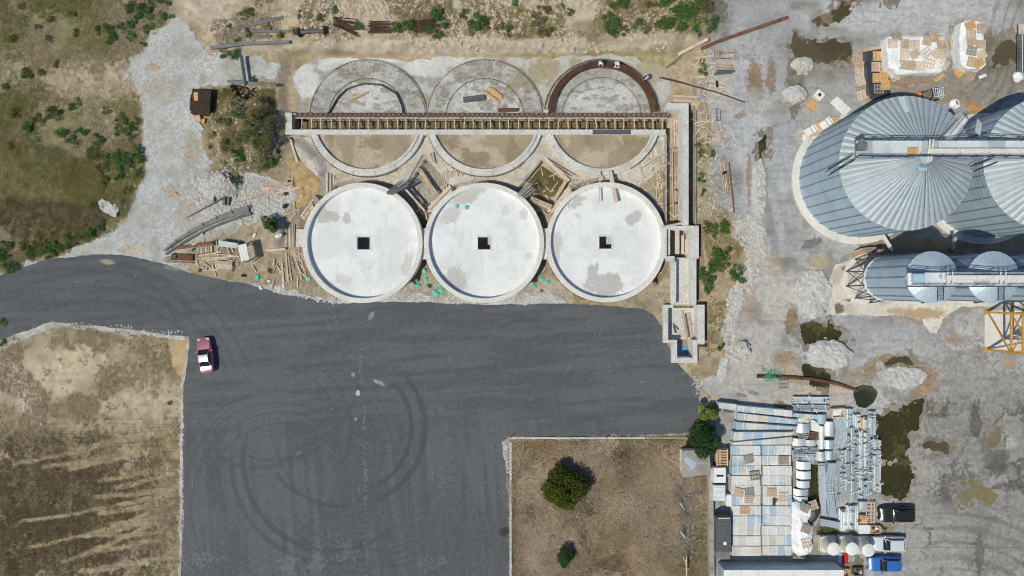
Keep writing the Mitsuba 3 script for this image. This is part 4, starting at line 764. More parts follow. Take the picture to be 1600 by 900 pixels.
shrubs([(563, 38, 8), (632, 38, 13), (620, 42, 8), (685, 30, 14), (672, 42, 10), (680, 50, 8), (745, 38, 15), (760, 42, 8, 'leaf_olive'), (735, 44, 9, 'leaf_dull'), (793, 48, 8), (850, 12, 9, 'leaf_dull'), (840, 30, 10, 'leaf_dull'), (852, 48, 8, 'leaf_olive'), (805, 5, 6), (878, 10, 5), (890, 20, 7, 'leaf_dull'), (725, 20, 9, 'leaf_dull'), (780, 40, 7, 'leaf_olive')], 'green shrub on the rocky bank above the foundations, {}', 'green shrubs on the rocky bank')
shrubs([(967, 4, 14), (958, 40, 12), (967, 46, 11), (952, 30, 9), (995, 36, 9), (1018, 8, 8, 'leaf_dull'), (1042, 5, 11), (1036, 42, 12), (1048, 40, 10), (1060, 22, 13), (1072, 30, 13), (1078, 8, 13), (1066, 45, 9), (1090, 35, 11, 'leaf_lime'), (1108, 36, 12), (1096, 10, 12, 'leaf_olive'), (1088, 48, 8), (1010, 45, 7, 'leaf_dull')], 'dense green shrub at the right end of the bank, {}', 'dense green shrubs at the right end of the bank')
shrubs([(1101, 108, 8), (1098, 95, 5, 'leaf_dull'), (1106, 353, 7), (1113, 360, 9), (1128, 352, 9), (1134, 357, 7), (1120, 395, 8), (1133, 397, 11), (1128, 410, 11), (1117, 418, 10), (1105, 432, 12), (1110, 442, 9), (1100, 425, 7), (1156, 428, 12), (1147, 430, 8), (1103, 455, 6), (1128, 543, 6), (1098, 240, 6, 'leaf_dull'), (1097, 277, 7), (1112, 238, 6), (1090, 225, 5, 'leaf_dull'), (1098, 300, 5)], 'green shrub in the strip right of the channel wall, {}', 'green shrubs right of the channel wall', 'top')
shrubs([(350, 385, 5), (300, 390, 5), (337, 377, 6), (378, 430, 5, 'leaf_dark'), (421, 425, 6, 'leaf_olive'), (311, 424, 5, 'leaf_dull'), (670, 445, 5), (845, 455, 4, 'leaf_dull')], 'small weed shrub among the timber litter near the lot, {}', 'weed shrubs among the litter', protos=SHL)
# single plants and trees
def tree(px, py, rp, h, n, leafm, label, seed, lsize=.16, lobes=16, trunk=.14, catg='tree'):
    z = gz(px, py); k = h * .62; c = W(px, py, z + k); r = rp / U * (HC - z - k) / HC
    t = thing('tree' if catg == 'tree' else 'large_bush', label, catg); to = TR((c[0], c[1], z))
    tr = [trimesh.creation.cone(trunk, h * .8, sections=8)]
    g = np.random.default_rng(seed)
    for i in range(7):
        a = g.uniform(0, 6.28); q = np.array([0, 0, h * g.uniform(.2, .45)]); e = q + np.array([math.cos(a) * r * .6, math.sin(a) * r * .6, h * g.uniform(.15, .3)])
        tr.append(bar(q, e, trunk * .5))
    part(t, 'trunk', cat(tr), 'mat_bark', False, to)
    part(t, 'crown', foliage(r * 1.05, h, n, lsize, seed, lobes, .9), 'mat_' + leafm, False, to)
    return t
tree(881, 764, 36, 3.7, 9500, 'bush_olive', 'broad olive green bush standing alone in the dry grass plot', 37, .16, 22, .16, 'bush')
tree(887, 872, 17, 1.9, 2600, 'leaf_dark', 'small dark bush near the bottom of the dry grass plot', 32, .12, 9, .07, 'bush')
tree(1102, 688, 26, 4.5, 6500, 'leaf_dark', 'leafy dark green tree beside the flat roofed concrete hut', 33, .15, 16, .15)
tree(1106, 642, 17, 2.8, 3200, 'leaf_lime', 'yellowish green bush between the asphalt corner and the metal stacks', 34, .12, 9, .08, 'bush')
tree(418, 352, 14, 2.7, 2000, 'leaf_green', 'dense green bush with long shadow beside the small white roofed shelter', 35, .12, 8, .08, 'bush')
shrub(262, 632, 7, 'leaf_dull', .5, SHL, 'low_bush', None, 'low dull bush beside the verge of the lower left field')
def bare(px, py, r, h, n, label, seed, m='wood_grey'):
    """leafless scrub: a fan of thin twigs"""
    g = np.random.default_rng(seed); z = gz(px, py); c = W(px, py, z); ms = []
    for i in range(n):
        a = g.uniform(0, 6.28); e = np.array([math.cos(a) * r * g.uniform(.4, 1), math.sin(a) * r * g.uniform(.4, 1), h * g.uniform(.3, 1)])
        ms.append(bar(c * 0 + g.normal(size=3) * [.2, .2, 0], e, .035))
        for _ in range(2):
            b = e * g.uniform(.4, .8); ms.append(bar(b, b + np.array([g.normal() * .5, g.normal() * .5, .3 * h * g.uniform(0, 1)]), .02))
    return thing('bare_scrub', label, 'dead shrub', None, cat(ms), 'mat_' + m, False, TR(c))
bare(1070, 772, 2.4, 1.2, 50, 'grey leafless scrub right of the dry grass plot, above the white stakes', 41)
bare(1078, 800, 2.2, 1.2, 44, 'grey leafless scrub between the two white stakes', 42)
bare(1068, 850, 2.4, 1.2, 40, 'grey leafless scrub below the lower white stake', 43)
bare(1035, 715, 1.8, 1., 36, 'straw coloured scrub left of the concrete hut', 44, 'wood')

# ---------------------------------------------------------------- grass and stones nobody could count
def tuft(blades, r, h, w, seed):
    g = np.random.default_rng(seed); V, Fc = [], []
    for i in range(blades):
        a = g.uniform(0, 6.283); d = np.array([math.cos(a), math.sin(a)]); s = np.array([-d[1], d[0]]) * w; e = d * r * g.uniform(.5, 1.1); b = len(V); o = g.normal(size=2) * r * .25
        V += [(*(o - s), 0), (*(o + s), 0), (*(o + e), h * g.uniform(.3, 1))]; Fc.append((b, b + 1, b + 2))
    return trimesh.Trimesh(np.array(V), np.array(Fc), process=False)
def grassmat(name, c, c2):
    def fn(p, n, uv): return mix(c, c2, noise(p.x * 3, p.y * 3, p.z * 3))
    return dif(name, proc(fn))
grassmat('straw', (.40, .315, .22), (.24, .185, .125)); grassmat('straw_pale', (.56, .455, .34), (.38, .3, .22)); grassmat('grass_brown', (.17, .125, .08), (.10, .075, .045)); grassmat('grass_olive', (.29, .255, .11), (.18, .165, .06)); grassmat('grass_green', (.15, .175, .06), (.095, .12, .04)); grassmat('straw_gold', (.50, .33, .17), (.36, .23, .12))
def field(pts, n, seed, dens=None):
    g = np.random.default_rng(seed); q = P2(pts); lo, hi = q.min(0), q.max(0)
    xy = g.uniform(lo, hi, (n * 3, 2)); s = inside_sdf(pts, xy[:, 0], xy[:, 1]) + (N2(xy[:, 0], xy[:, 1], .5, 3, seed) - .5) * 1.2
    k = s < 0
    if dens is not None: k &= g.random(len(xy)) < dens(xy[:, 0], xy[:, 1])
    return xy[k][:n]
def grass(name, label, m, xy, seed, r=.34, h=.3, w=.022, blades=7, sc=(.6, 1.4)):
    g = np.random.default_rng(seed); pr = tuft(blades, r, h, w, seed)
    z = land(xy[:, 0], xy[:, 1]); pos = np.column_stack([xy, z])
    thing(name, label, 'grass', None, scatter_mesh(pr, pos, g.uniform(*sc, len(xy)), g.uniform(0, 6.28, len(xy))), 'mat_' + m, False, None, 'stuff')
PLOT = [(797, 688), (950, 686), (1075, 684), (1095, 690), (1108, 720), (1108, 905), (800, 905)]
nn = lambda s, lo, hi, seed: (lambda X, Y: sst(lo, hi, N2(X, Y, s, 3, seed)))
grass('dry_grass', 'pale straw grass covering the fenced plot', 'straw_pale', field(PLOT, 9000, 61, nn(.3, .36, .6, 3)), 61, .5, .3, .035, 6, (.5, 1.7))
grass('dry_grass', 'brownish straw grass covering the fenced plot', 'straw', field(PLOT, 9000, 62, nn(.3, .25, .6, 8)), 62, .5, .28, .035, 6, (.5, 1.7))
grass('dry_grass', 'dark brown dead grass in the fenced plot, thickest on its left', 'grass_brown', field(PLOT, 6500, 63, lambda X, Y: np.clip(nn(.35, .42, .6, 12)(X, Y) + .5 * sst(880, 810, X * U + 800), 0, 1)), 63, .42, .22, .03, 6, (.5, 1.6))
grass('dry_grass', 'golden straw patches in the fenced plot', 'straw_gold', field(PLOT, 1500, 68, nn(.25, .52, .66, 18)), 68, .45, .3, .035, 6, (.5, 1.5))
grass('dry_grass', 'olive grass along the walls of the fenced plot', 'grass_olive', np.vstack([field([(1080, 800), (1108, 790), (1108, 905), (1050, 905), (1070, 850)], 900, 64), field([(800, 690), (835, 690), (830, 730), (800, 760)], 300, 65), field([(960, 684), (1070, 684), (1060, 700), (980, 696)], 300, 66), field([(797, 760), (806, 760), (806, 900), (797, 900)], 350, 67)]), 64, .4, .35)
LEFT = [(-20, -20), (260, -20), (270, 20), (240, 60), (205, 95), (216, 140), (222, 200), (222, 280), (205, 330), (180, 360), (110, 385), (60, 400), (-20, 430)]
clear = lambda X, Y: sst(.8, 1.4, np.hypot((X * U + 800 - 150) / 90, (450 - Y * U - 125) / 32))
grass('field_grass', 'olive grass patches of the upper left field', 'grass_olive', field(LEFT, 12000, 71, lambda X, Y: nn(.16, .36, .6, 5)(X, Y) * clear(X, Y)), 71, .3, .16)
grass('field_grass', 'green grass patches of the upper left field', 'grass_green', field(LEFT, 6500, 72, lambda X, Y: nn(.2, .5, .64, 6)(X, Y) * clear(X, Y)), 72, .28, .22)
grass('field_grass', 'straw tufts of the upper left field', 'straw', field(LEFT, 7000, 73, lambda X, Y: nn(.3, .35, .6, 7)(X, Y) * (.15 + .85 * clear(X, Y))), 73, .3, .22)
grass('field_grass', 'dark brown dead growth above the curving road', 'grass_brown', field([(20, 310), (120, 315), (165, 325), (160, 358), (90, 375), (20, 372), (-10, 340)], 1000, 74), 74, .4, .35)
grass('field_grass', 'yellowish olive growth in the lower part of the upper left field', 'grass_olive', field([(-10, 215), (60, 235), (140, 250), (165, 290), (140, 325), (40, 330), (-10, 320)], 2600, 75, nn(.3, .35, .6, 2)), 75, .38, .3)
LOW = [(-20, 540), (40, 520), (85, 508), (260, 525), (280, 610), (278, 905), (-20, 905)]
def wheel(X, Y):
    m = np.ones(X.shape)
    for px, py, sl, cv, w in TRACKS:
        o = W(px, py); u, v = X - o[0], Y - o[1]; v = v - sl * u - cv * U * u * u
        m *= 1 - sst(w / U * 1.1, w / U * .7, np.abs(v)) * sst(-.4, .4, u) * sst(22, 14, u)
    return m
dk = lambda X, Y: sst(640, 740, 450 - Y * U + 60 * (N2(X, Y, .15, 3, 4) - .5)) * sst(300, 180, X * U + 800)
grass('stubble', 'dark brown stubble of the lower left field', 'grass_brown', field(LOW, 8000, 81, lambda X, Y: dk(X, Y) * nn(.5, .3, .6, 2)(X, Y) * wheel(X, Y) ** 2), 81, .26, .14)
grass('stubble', 'pale stubble of the lower left field', 'straw', field(LOW, 5500, 82, lambda X, Y: nn(.35, .4, .62, 9)(X, Y) * (1 - .88 * dk(X, Y))), 82, .32, .18, .028, 6, (.5, 1.5))
grass('stubble', 'scattered green weeds of the lower left field', 'grass_olive', field(LOW, 1500, 83, nn(.25, .55, .66, 10)), 83, .26, .16)
BANK = [(440, -15), (1110, -15), (1090, 55), (900, 62), (520, 66), (470, 50), (345, 75), (330, 40)]
grass('bank_grass', 'dry straw growth on the rocky bank', 'straw', field(BANK, 2600, 85, nn(.3, .45, .62, 3)), 85, .3, .25)
grass('bank_grass', 'olive growth on the rocky bank', 'grass_olive', field(BANK, 2200, 86, nn(.25, .5, .62, 14)), 86, .32, .28)
MOUND = [(335, 140), (425, 140), (435, 200), (432, 262), (360, 270), (325, 220)]
grass('mound_grass', 'olive growth on the dirt mound left of the works', 'grass_olive', field(MOUND, 2200, 87, nn(.4, .3, .6, 3)), 87, .34, .3)
grass('mound_grass', 'straw growth on the dirt mound left of the works', 'straw', field(MOUND, 800, 88), 88, .34, .3)
grass('strip_grass', 'thin grass in the strip right of the channel wall', 'grass_olive', field([(1086, 200), (1110, 200), (1125, 330), (1165, 380), (1140, 440), (1125, 560), (1105, 560), (1110, 420), (1088, 350)], 1300, 89, nn(.3, .4, .6, 3)), 89, .26, .2)
# stones
def stones(name, label, m, xy, seed, r=(.05, .2), flat=.6):
    g = np.random.default_rng(seed); ms = []
    for k in range(3):
        pr = trimesh.creation.icosahedron(); pr.vertices *= g.uniform(.6, 1.2, (len(pr.vertices), 1)); pr.vertices[:, 2] *= flat
        s = xy[k::3]; z = land(s[:, 0], s[:, 1]); ms.append(scatter_mesh(pr, np.column_stack([s, z + .03]), g.uniform(0, 1, len(s)) ** 2.5 * (r[1] - r[0]) + r[0], g.uniform(0, 6.28, len(s))))
    thing(name, label, 'stones', None, cat(ms), 'mat_' + m, False, None, 'stuff')
mat('stone', tone((.50, .475, .44), .5, (1.5, 6.)), .95); mat('stone_warm', tone((.52, .43, .33), .5, (1.5, 6.)), .95); mat('stone_white', tone((.50, .49, .47), .55, (1.5, 6.)), .95)
stones('loose_stones', 'grey stones scattered on the gravel track', 'stone', field(GRAVEL, 1900, 91, lambda X, Y: inside_sdf(ASPH, X, Y) > .5), 91, (.03, .13))
stones('bank_rubble', 'pale rubble covering the bank above the foundations', 'stone_warm', field([(440, -10), (1090, -10), (1085, 78), (440, 80)], 3600, 92, nn(.35, .42, .62, 5)), 92, (.04, .34))
stones('verge_stones', 'white stones along the foot of the round tanks', 'stone_white', np.vstack([field([(395, 440), (440, 452), (500, 466), (640, 460), (700, 465), (780, 462), (860, 456), (880, 468), (790, 475), (640, 470), (520, 473), (430, 455)], 1300, 93), field([(700, 458), (740, 468), (800, 468), (865, 456), (870, 470), (790, 475), (720, 474)], 700, 94)]), 93, (.05, .22))
stones('pile_stones', 'grey rubble heaped between the gravel track and the works', 'stone', field([(300, 270), (370, 262), (440, 290), (450, 330), (380, 350), (330, 340), (300, 310)], 1500, 95), 95, (.04, .28))
stones('verge_stones', 'white stones edging the asphalt lot on the left', 'stone_white', np.vstack([field([(279, 610), (287, 610), (285, 905), (280, 905)], 600, 96), field([(40, 512), (80, 500), (290, 522), (288, 530), (90, 510), (45, 522)], 300, 97), field([(784, 690), (797, 686), (799, 740), (790, 745)], 320, 98), field([(1082, 588), (1098, 592), (1104, 640), (1094, 640)], 160, 99)]), 96, (.04, .16))
stones('shoulder_rubble', 'grey rubble along the yard edge right of the green strip', 'stone', field([(1140, 345), (1180, 335), (1200, 372), (1192, 415), (1170, 445), (1148, 500), (1155, 570), (1135, 560), (1138, 460), (1165, 415), (1160, 380)], 1200, 100), 100, (.05, .36))
stones('field_rubble', 'dark stones in the rough left part of the lower left field', 'stone', field([(0, 550), (20, 560), (80, 645), (70, 670), (30, 650), (0, 600)], 170, 101), 101, (.04, .2))
stones('mound_rubble', 'pale stones on the dirt mound left of the works', 'stone_warm', field(MOUND, 380, 102), 102, (.04, .24))
stones('site_debris', 'small debris scattered over the ground of the works', 'stone_warm', field([(440, 250), (1040, 250), (1040, 470), (440, 460)], 1800, 103, lambda X, Y: np.min([np.hypot(X * U + 800 - a, 450 - Y * U - b) for a, b in TANKS], 0) > 96), 103, (.03, .16))
stones('strip_debris', 'pale debris scattered right of the channel wall', 'stone_white', field([(1086, 70), (1130, 60), (1150, 190), (1150, 340), (1095, 340)], 700, 104), 104, (.03, .18))
# white rubble heaps in the yard
for (px, py, rx, ry, n, h), lb in zip([(1250, 105, 16, 12, 40, .9), (1237, 151, 18, 13, 46, .9), (1292, 553, 36, 24, 120, .5), (1412, 590, 34, 18, 90, .2), (1268, 458, 28, 40, 130, .35), (1160, 546, 9, 12, 26, .5), (1187, 296, 9, 44, 60, .25)],
        ['white rubble heap between the puddles left of the wrapped pallets', 'white rubble heap left of the white cabinet and wood crate', 'wide white rubble heap beside the olive puddle', 'flat white rubble slab right of the dark sump pool', 'broken pale concrete heap left of the slim silo pad', 'small white rubble heap at the left yard edge', 'long low pale heap on the road left of the large silo']):
    t = thing('rubble_heap', lb, 'rubble'); g = np.random.default_rng(int(px)); cc = W(px, py)
    hm = trimesh.creation.icosphere(4); v = hm.vertices.copy(); q3 = np.column_stack([v[:, 0] * rx / U, v[:, 1] * ry / U, v[:, 2] * 0]) + cc
    e1, e2 = N2(q3[:, 0], q3[:, 1], .9, 4, int(py)) - .5, N2(q3[:, 0], q3[:, 1], 3.2, 3, int(py) + 1) - .5
    hm.vertices = np.column_stack([v[:, 0] * rx / U * (1 + .5 * e1), v[:, 1] * ry / U * (1 + .5 * e1), np.maximum(v[:, 2], -.1) * (h * (.8 if rx > 25 else .5) + .12) * (1 + .9 * e1) + e2 * (.35 if rx > 25 else .6)])
    part(t, 'heap', hm, 'mat_stone_white', 20, TR((cc[0], cc[1], gz(px, py) - .05)))
    for k in range(n):
        u, a = math.sqrt(g.random()), g.uniform(0, 6.28); x, y = px + rx * u * math.cos(a), py + ry * u * math.sin(a)
        c = W(x, y); s = (.07 + .3 * g.random() ** 3 + (.16 * g.random() if rx < 22 and h > .4 else 0)) * (1.2 - .5 * u)
        m = lump(s, 1, .35, int(g.integers(99)), .6); part(t, 'chunk', m, 'mat_stone_white' if k % 3 else 'mat_stone', False, TR((c[0], c[1], gz(x, y) + h * (1 - u * u) * .75), g.uniform(0, 360)))
thing('plaster_spill', 'white plaster spill at the gravel edge beside the brown growth', 'spill', None, cat([lump(.8, 3, .6, 3, .25), mv(lump(.7, 3, .6, 5, .2), (.7, -.35, 0)), mv(lump(.5, 3, .6, 8, .2), (-.5, .5, 0))]), 'mat_stone_white', 40, TR((*W(172, 325)[:2], gz(172, 325) + .05), 0, (.95, .85, .6)))
# ---------------------------------------------------------------- timber, steel and litter of the building site
def plank(x0, y0, x1, y1, w, z=None, m='wood', h=.08, dz=0.):
    """one board from survey point to survey point, w in survey units, lying on the land or at height z"""
    za, zb = (gz(x0, y0) + .12, gz(x1, y1) + .12) if z is None else ((z, z) if np.isscalar(z) else z)
    a, b = W(x0, y0, za), W(x1, y1, zb); a[2] += dz; b[2] += dz
    return bar(a, b, w / U, h)
def planks(items, fmt, group, by='left', name='timber_plank'):
    ks = []
    for it in items:
        kw = it[5] if len(it) > 5 else {}
        m = kw.get('m', 'wood'); ks.append(thing(name, 'x', 'plank', group, plank(*it[:5], kw.get('z'), m, kw.get('h', .08)), 'mat_' + m))
    rank(ks, fmt, items, by)
def pile(label, items, m='wood', z0=None, name='plank_stack', catg='timber', group=None, h=.09):
    t = thing(name, label, catg, group)
    for k, it in enumerate(items): part(t, 'plank', plank(*it[:5], z0, m, h, .004 * (k % 5) + (it[5] if len(it) > 5 else 0)), 'mat_' + (it[6] if len(it) > 6 else m))
    return t
def fan(x0, y0, x1, y1, n, wx, wy, w, seed, jit=1.0, layers=1):
    """n near-parallel boards side by side, each a bit out of line"""
    g = np.random.default_rng(seed); o = []
    for l in range(layers):
        for k in range(n):
            u = (k - (n - 1) / 2); j = g.normal(size=4) * jit
            o.append((x0 + wx * u + j[0], y0 + wy * u + j[1], x1 + wx * u + j[2], y1 + wy * u + j[3], w * g.uniform(.8, 1.15), l * .1, g.choice(['wood', 'wood_pale', 'wood', 'wood_grey'])))
    return o
Z = {'m': 'wood_pale'}
# left of the leftmost tank
pile('brown board deck left of the leftmost round tank, boards side by side', fan(455, 350, 455, 386, 5, 2.4, 0, 2.2, 1, .3), 'wood', .1)
planks([(416, 391.5, 446, 389, 3.2, {'m': 'wood_pale', 'z': .35, 'h': .12}), (446.5, 394, 450.5, 442, 2.2, Z), (450.5, 400, 455.5, 438, 2.4), (462.5, 407, 471, 436, 2.6), (471, 407, 479, 434, 2.2), (440.5, 411, 443, 443, 3, Z), (447, 358, 447, 386, 1.6, Z), (455, 402, 460, 420, 1.6, {'m': 'wood_grey'}), (433, 411, 426, 428, 1.6, {'m': 'wood_grey'}), (430, 342, 468, 327, 1.8), (418, 345, 440, 337, 1.2, Z)], 'loose timber board left of the leftmost round tank, {}', 'loose boards left of the leftmost tank')
pile('tangled short boards beside the foot of the leftmost tank, near its left edge', fan(462, 392, 464, 407, 5, 2.4, 0, 2.2, 2, 1.2, 2), 'wood', -.1)
fp = thing('wooden_shutter', 'tilted wooden formwork panel against the upper left of the leftmost tank', 'formwork')
add(fp, quadprism([(468, 338), (486, 315), (491, 325), (476, 345)], .15, .22), 'mat_wood_pale')
for a, b in (((470, 339.5), (487.5, 317)), ((474.5, 343.5), (490, 324)), ((472, 335), (478, 341)), ((479, 326), (484, 332))): part(fp, 'batten', bar(W(*a, .3), W(*b, .3), .12, .12), 'mat_wood')
pile('grey boards leaning beside the tilted formwork panel', [(489, 306, 494, 322, 3), (492, 306, 497, 320, 3), (495, 308, 498, 318, 2)], 'wood_grey', .3)
pile('bundle of pale boards on the grey ground near the muddy patch', fan(411, 293.5, 458, 287.5, 4, .2, 1.9, 2.0, 3, .6, 2), 'wood')
planks([(418, 306, 468, 293, 2.8, Z), (384, 308, 440, 302, 1.4), (366, 317, 412, 306, 1., {'m': 'wood_grey'})], 'long board below the pale board bundle, {}', 'boards near the muddy patch')
planks([(455, 222, 465, 253, 3.2, {'m': 'wood_pale', 'h': .3}), (448, 213, 457, 222, 2.4, {'m': 'wood_pale', 'h': .2}), (446, 214, 470, 212.5, 1.6, {'z': -.2})], 'pale timber under the left end of the tunnel, {}', 'timbers under the left end of the tunnel')
planks([(511, 270, 511, 300, 3, {'m': 'wood_pale', 'h': .3}), (517, 272, 517, 298, 1.8, {'h': .25}), (522, 274, 522, 298, 1.6, {'m': 'wood_pale', 'h': .3}), (526, 278, 526, 294, 1.4, {'h': .25})], 'upright set timber above the leftmost round tank, {}', 'timbers above the leftmost tank')
# between the tanks
pile('dark formwork boards overhanging the upper right rim of the leftmost tank', [(604, 303, 630, 283, 2.4), (607, 304, 634, 285, 2.4), (611, 304, 637, 288, 2.6), (605, 300, 626, 282, 1.4), (615, 303, 638, 290, 1.8)], 'steel_dark', .85)
pile('long boards lying across the dry diamond pit', [(653, 264, 683, 304, 1.8), (656, 263, 685, 304, 1.6), (655, 267, 679, 306, 2.6), (659, 269, 677, 298, 1.4)], 'wood', -.8)
planks([(634, 296, 664, 330, 3, {'m': 'wood_pale', 'z': -.3, 'h': .2}), (671, 240, 676, 254, 2, {'z': -.5}), (675, 238, 679, 256, 1.8, {'z': -.5}), (670, 326, 704, 291, 5, {'m': 'wood_pale', 'z': -.7, 'h': .3}), (660, 242, 636, 284, 1.6, {'z': -.7, 'm': 'wood_grey'})], 'timber edging the dry diamond pit, {}', 'timbers edging the dry pit')
pile('bundle of grey curved boards over the upper right rim of the middle tank', [(808, 305, 826, 286, 2), (811, 307, 830, 290, 2.2), (814, 309, 833, 293, 2), (818, 311, 836, 296, 1.8), (812, 304, 828, 289, 1.2)], 'wood_grey', .85)
pile('pale board stack right of the middle tank below the flooded pit', fan(829, 311, 861, 324, 4, -1, 1.8, 2.2, 5, .4, 2), 'wood_pale', -.4)
planks([(853, 249, 889, 283, 5.5, {'m': 'wood_pale', 'z': -.6, 'h': .25}), (862, 256, 890, 276, 1.6, {'z': -.4}), (884, 283, 866, 313, 5.5, {'m': 'wood', 'z': -.5, 'h': .3}), (860, 252, 897, 274, 1.2, {'z': -.4, 'm': 'wood_grey'}), (818, 284, 845, 252, 2, {'z': -.75, 'm': 'wood_grey'})], 'timber edging the flooded diamond pit, {}', 'timbers edging the flooded pit')
pile('scrap boards floating in the flooded diamond pit', [(846, 263, 848, 275, 1.2), (858, 276, 872, 270, 1.2), (832, 288, 842, 286, 1), (838, 268, 831, 276, 1), (860, 300, 872, 284, 1.2), (864, 272, 866, 282, 1), (852, 290, 856, 296, 1.2), (868, 262, 876, 268, 1)], 'wood_pale', -1.6, h=.05)
pile('brown heap of short boards between the flooded pit and the rightmost tank', fan(896, 284, 910, 291, 7, -1.5, 2.4, 1.6, 6, 1.8, 2), 'wood')
for lb, it in [('timber beam laid across the upper rim of the rightmost tank, the wider one', (953, 267, 963, 316, 6, (.3, .9), .14)), ('narrow timber laid across the upper rim of the rightmost tank, the thinner one', (938, 267, 936, 316, 2, (.2, 1.0), .08))]:
    thing('rim_plank', lb, 'plank', None, bar(W(it[0], it[1], it[5][0]), W(it[2], it[3], it[5][1]), it[4] / U, it[6]), 'mat_wood_pale')
planks([(1000, 268, 1045, 252, 2.8, Z), (999, 292, 1012, 271, 4.4), (1009, 306, 1021, 262, 4, {'m': 'wood_grey'}), (1033.5, 286, 1034, 350, 2.4, Z), (1037.5, 284, 1038.5, 350, 2.4), (1041, 300, 1041.5, 350, 2, Z), (1012, 300, 1032, 322, 1.6, {'m': 'wood_grey'}), (1020, 296, 1042, 290, 1), (1018, 258, 1040, 238, 1.8), (1026, 262, 1027, 290, 1.4, Z), (1005, 262, 1030, 245, 1.4, {'m': 'wood_grey'}), (1016, 270, 1040, 262, 1.2), (1029, 292, 1030, 340, 1.6)], 'loose board beside the upper right of the rightmost tank, {}', 'loose boards right of the rightmost tank')
thing('bridge_plank', 'pale board bridging the rim of the rightmost tank and the channel wall', 'plank', None, plank(1034, 355, 1075, 347, 3.4, (.78, .42), 'wood_pale', .1), 'mat_wood_pale')
pile('boards and scrap lying in the upper part of the side channel', fan(1055, 185, 1055, 225, 4, 3, 0, 2.4, 8, .5) + fan(1058, 230, 1058, 262, 3, 3.4, 0, 1.8, 9, .8), 'wood_pale')
pile('brown boards lying in the lower part of the side channel', fan(1057, 268, 1058, 342, 5, 2.6, 0, 1.5, 10, .9) + [(1054, 296, 1066, 300, 2.4, .1, 'rust'), (1054, 318, 1066, 316, 3, .1, 'rust'), (1050, 240, 1050.5, 300, 1.6, .2, 'wood'), (1055, 342, 1067, 340, 2.6, .1, 'wood_grey')], 'wood')
pile('three thick boards in the upper culvert chamber', [(1058, 358, 1058, 397, 6.6), (1066.5, 368, 1066.5, 397, 4.2), (1072, 374, 1072.5, 397, 4)], 'wood_pale', -.4, h=.15)
pile('short scrap boards in the middle of the culvert', [(1069, 412, 1066, 424, 1.4), (1066, 428, 1078, 427, 1.2), (1068, 432, 1076, 435, 1.6), (1069, 440, 1066, 455, 1.6), (1071, 437, 1073, 446, 1.3), (1066, 450, 1074, 449, 1), (1072, 416, 1075, 424, 1.2), (1070, 406, 1074, 410, 2.2, 0, 'rust')], 'wood')
pile('tan boards and dark pipe in the square culvert chamber', [(1066, 486, 1073, 530, 3), (1076, 489, 1081, 528, 3.4), (1071, 490, 1077, 527, 2, 0, 'steel_dark'), (1052, 510, 1056, 520, 2, 0, 'steel_dark'), (1051, 506, 1060, 515, 1.6, 0, 'rust'), (1064, 496, 1085, 508, 1)], 'wood', -.8)
thing('wood_ladder_piece', 'small pale wooden grating beside the lowest culvert chamber', 'grating', None, cat([plank(1109, 537, 1122, 540, 1.6), plank(1109, 541, 1122, 543, 1.6)] + [plank(1110 + k * 3.6, 536, 1110 + k * 3.6, 544, 1) for k in range(4)]), 'mat_wood')
# upper right corner of the works
thing('long_timber', 'long pale timber leaning on the bank above the channel', 'plank', None, plank(1060, 85, 1106, 61, 4.4, (.5, 1.2), 'wood_pale', .2), 'mat_wood_pale')
pile('pale boards piled above the head of the channel wall', fan(1052, 155, 1090, 158, 4, 0, 3.4, 3.2, 12, .8, 2), 'wood_pale')
planks([(1088, 91, 1116, 86, 1.8, Z), (1102, 100, 1116, 98, 1.8, Z), (1093, 120, 1113, 117, 1.8, Z), (1120, 88, 1132, 92, 1.4), (1112, 158, 1124, 159, 1.2, Z), (1040, 163, 1046, 158, 1.4, Z), (1030, 167, 1050, 159, 1.2)], 'short pale board near the left yard edge above the channel, {}', 'short boards near the left yard edge')
pile('upright row of pale boards right of the channel head', fan(1087, 120, 1085, 158, 4, 3.6, 0, 2.4, 13, 1.), 'wood')
pile('whitish board pile with dark tube on the left yard edge', fan(1118, 102, 1144, 104, 4, 0, 2.2, 2, 14, .5, 2), 'wood_pale')
pile('dark bundle of steel tubes on the left yard edge', [(1120, 110, 1148, 111, 2.6), (1116, 116, 1142, 114, 2.6), (1118, 113, 1146, 113, 1.6)], 'steel_dark', .3)
pile('brown rack of thin boards below the long rusty pipe', fan(1120, 80, 1120, 94, 8, 3.2, 0, 1.0, 15, .8) + [(1118, 84, 1145, 82, 1.), (1118, 92, 1145, 91, 1.)], 'rust_red', .3)
pile('grey boards beside the brown rack', [(1148, 78, 1147, 95, 2), (1152, 80, 1152, 94, 1.6), (1146, 76, 1148, 80, 2)], 'wood_grey', .2)
pile('pale board heap with a black block in the middle', fan(1108, 132, 1132, 136, 5, 0, 3.2, 2.6, 16, 1.2) + [(1119, 127, 1120, 137, 3.4, .2, 'black'), (1114, 145, 1136, 140, 1.6), (1120, 150, 1128, 147, 2)], 'wood_pale')
thing('wire_frame', 'small dark rectangular frame lying on the pale yard edge', 'frame', None, cat([plank(1119.5, 170, 1120.5, 187, .9), plank(1126, 170, 1126, 187, .9), plank(1119, 188, 1126, 188, .9), plank(1120, 170, 1126, 170, .7)]), 'mat_steel_dark')
pile('splayed brown boards below the dark rectangular frame', [(1114, 198, 1128, 203, 1.4), (1118, 194, 1126, 210, 1.4), (1115, 204, 1130, 197, 1.2), (1120, 206, 1132, 204, 1.8), (1124, 196, 1131, 208, 1.2)], 'wood')
pile('small pallet like board stack on the left yard edge', fan(1112, 222, 1126, 223, 5, 0, 2.8, 2, 17, .3), 'wood_pale')
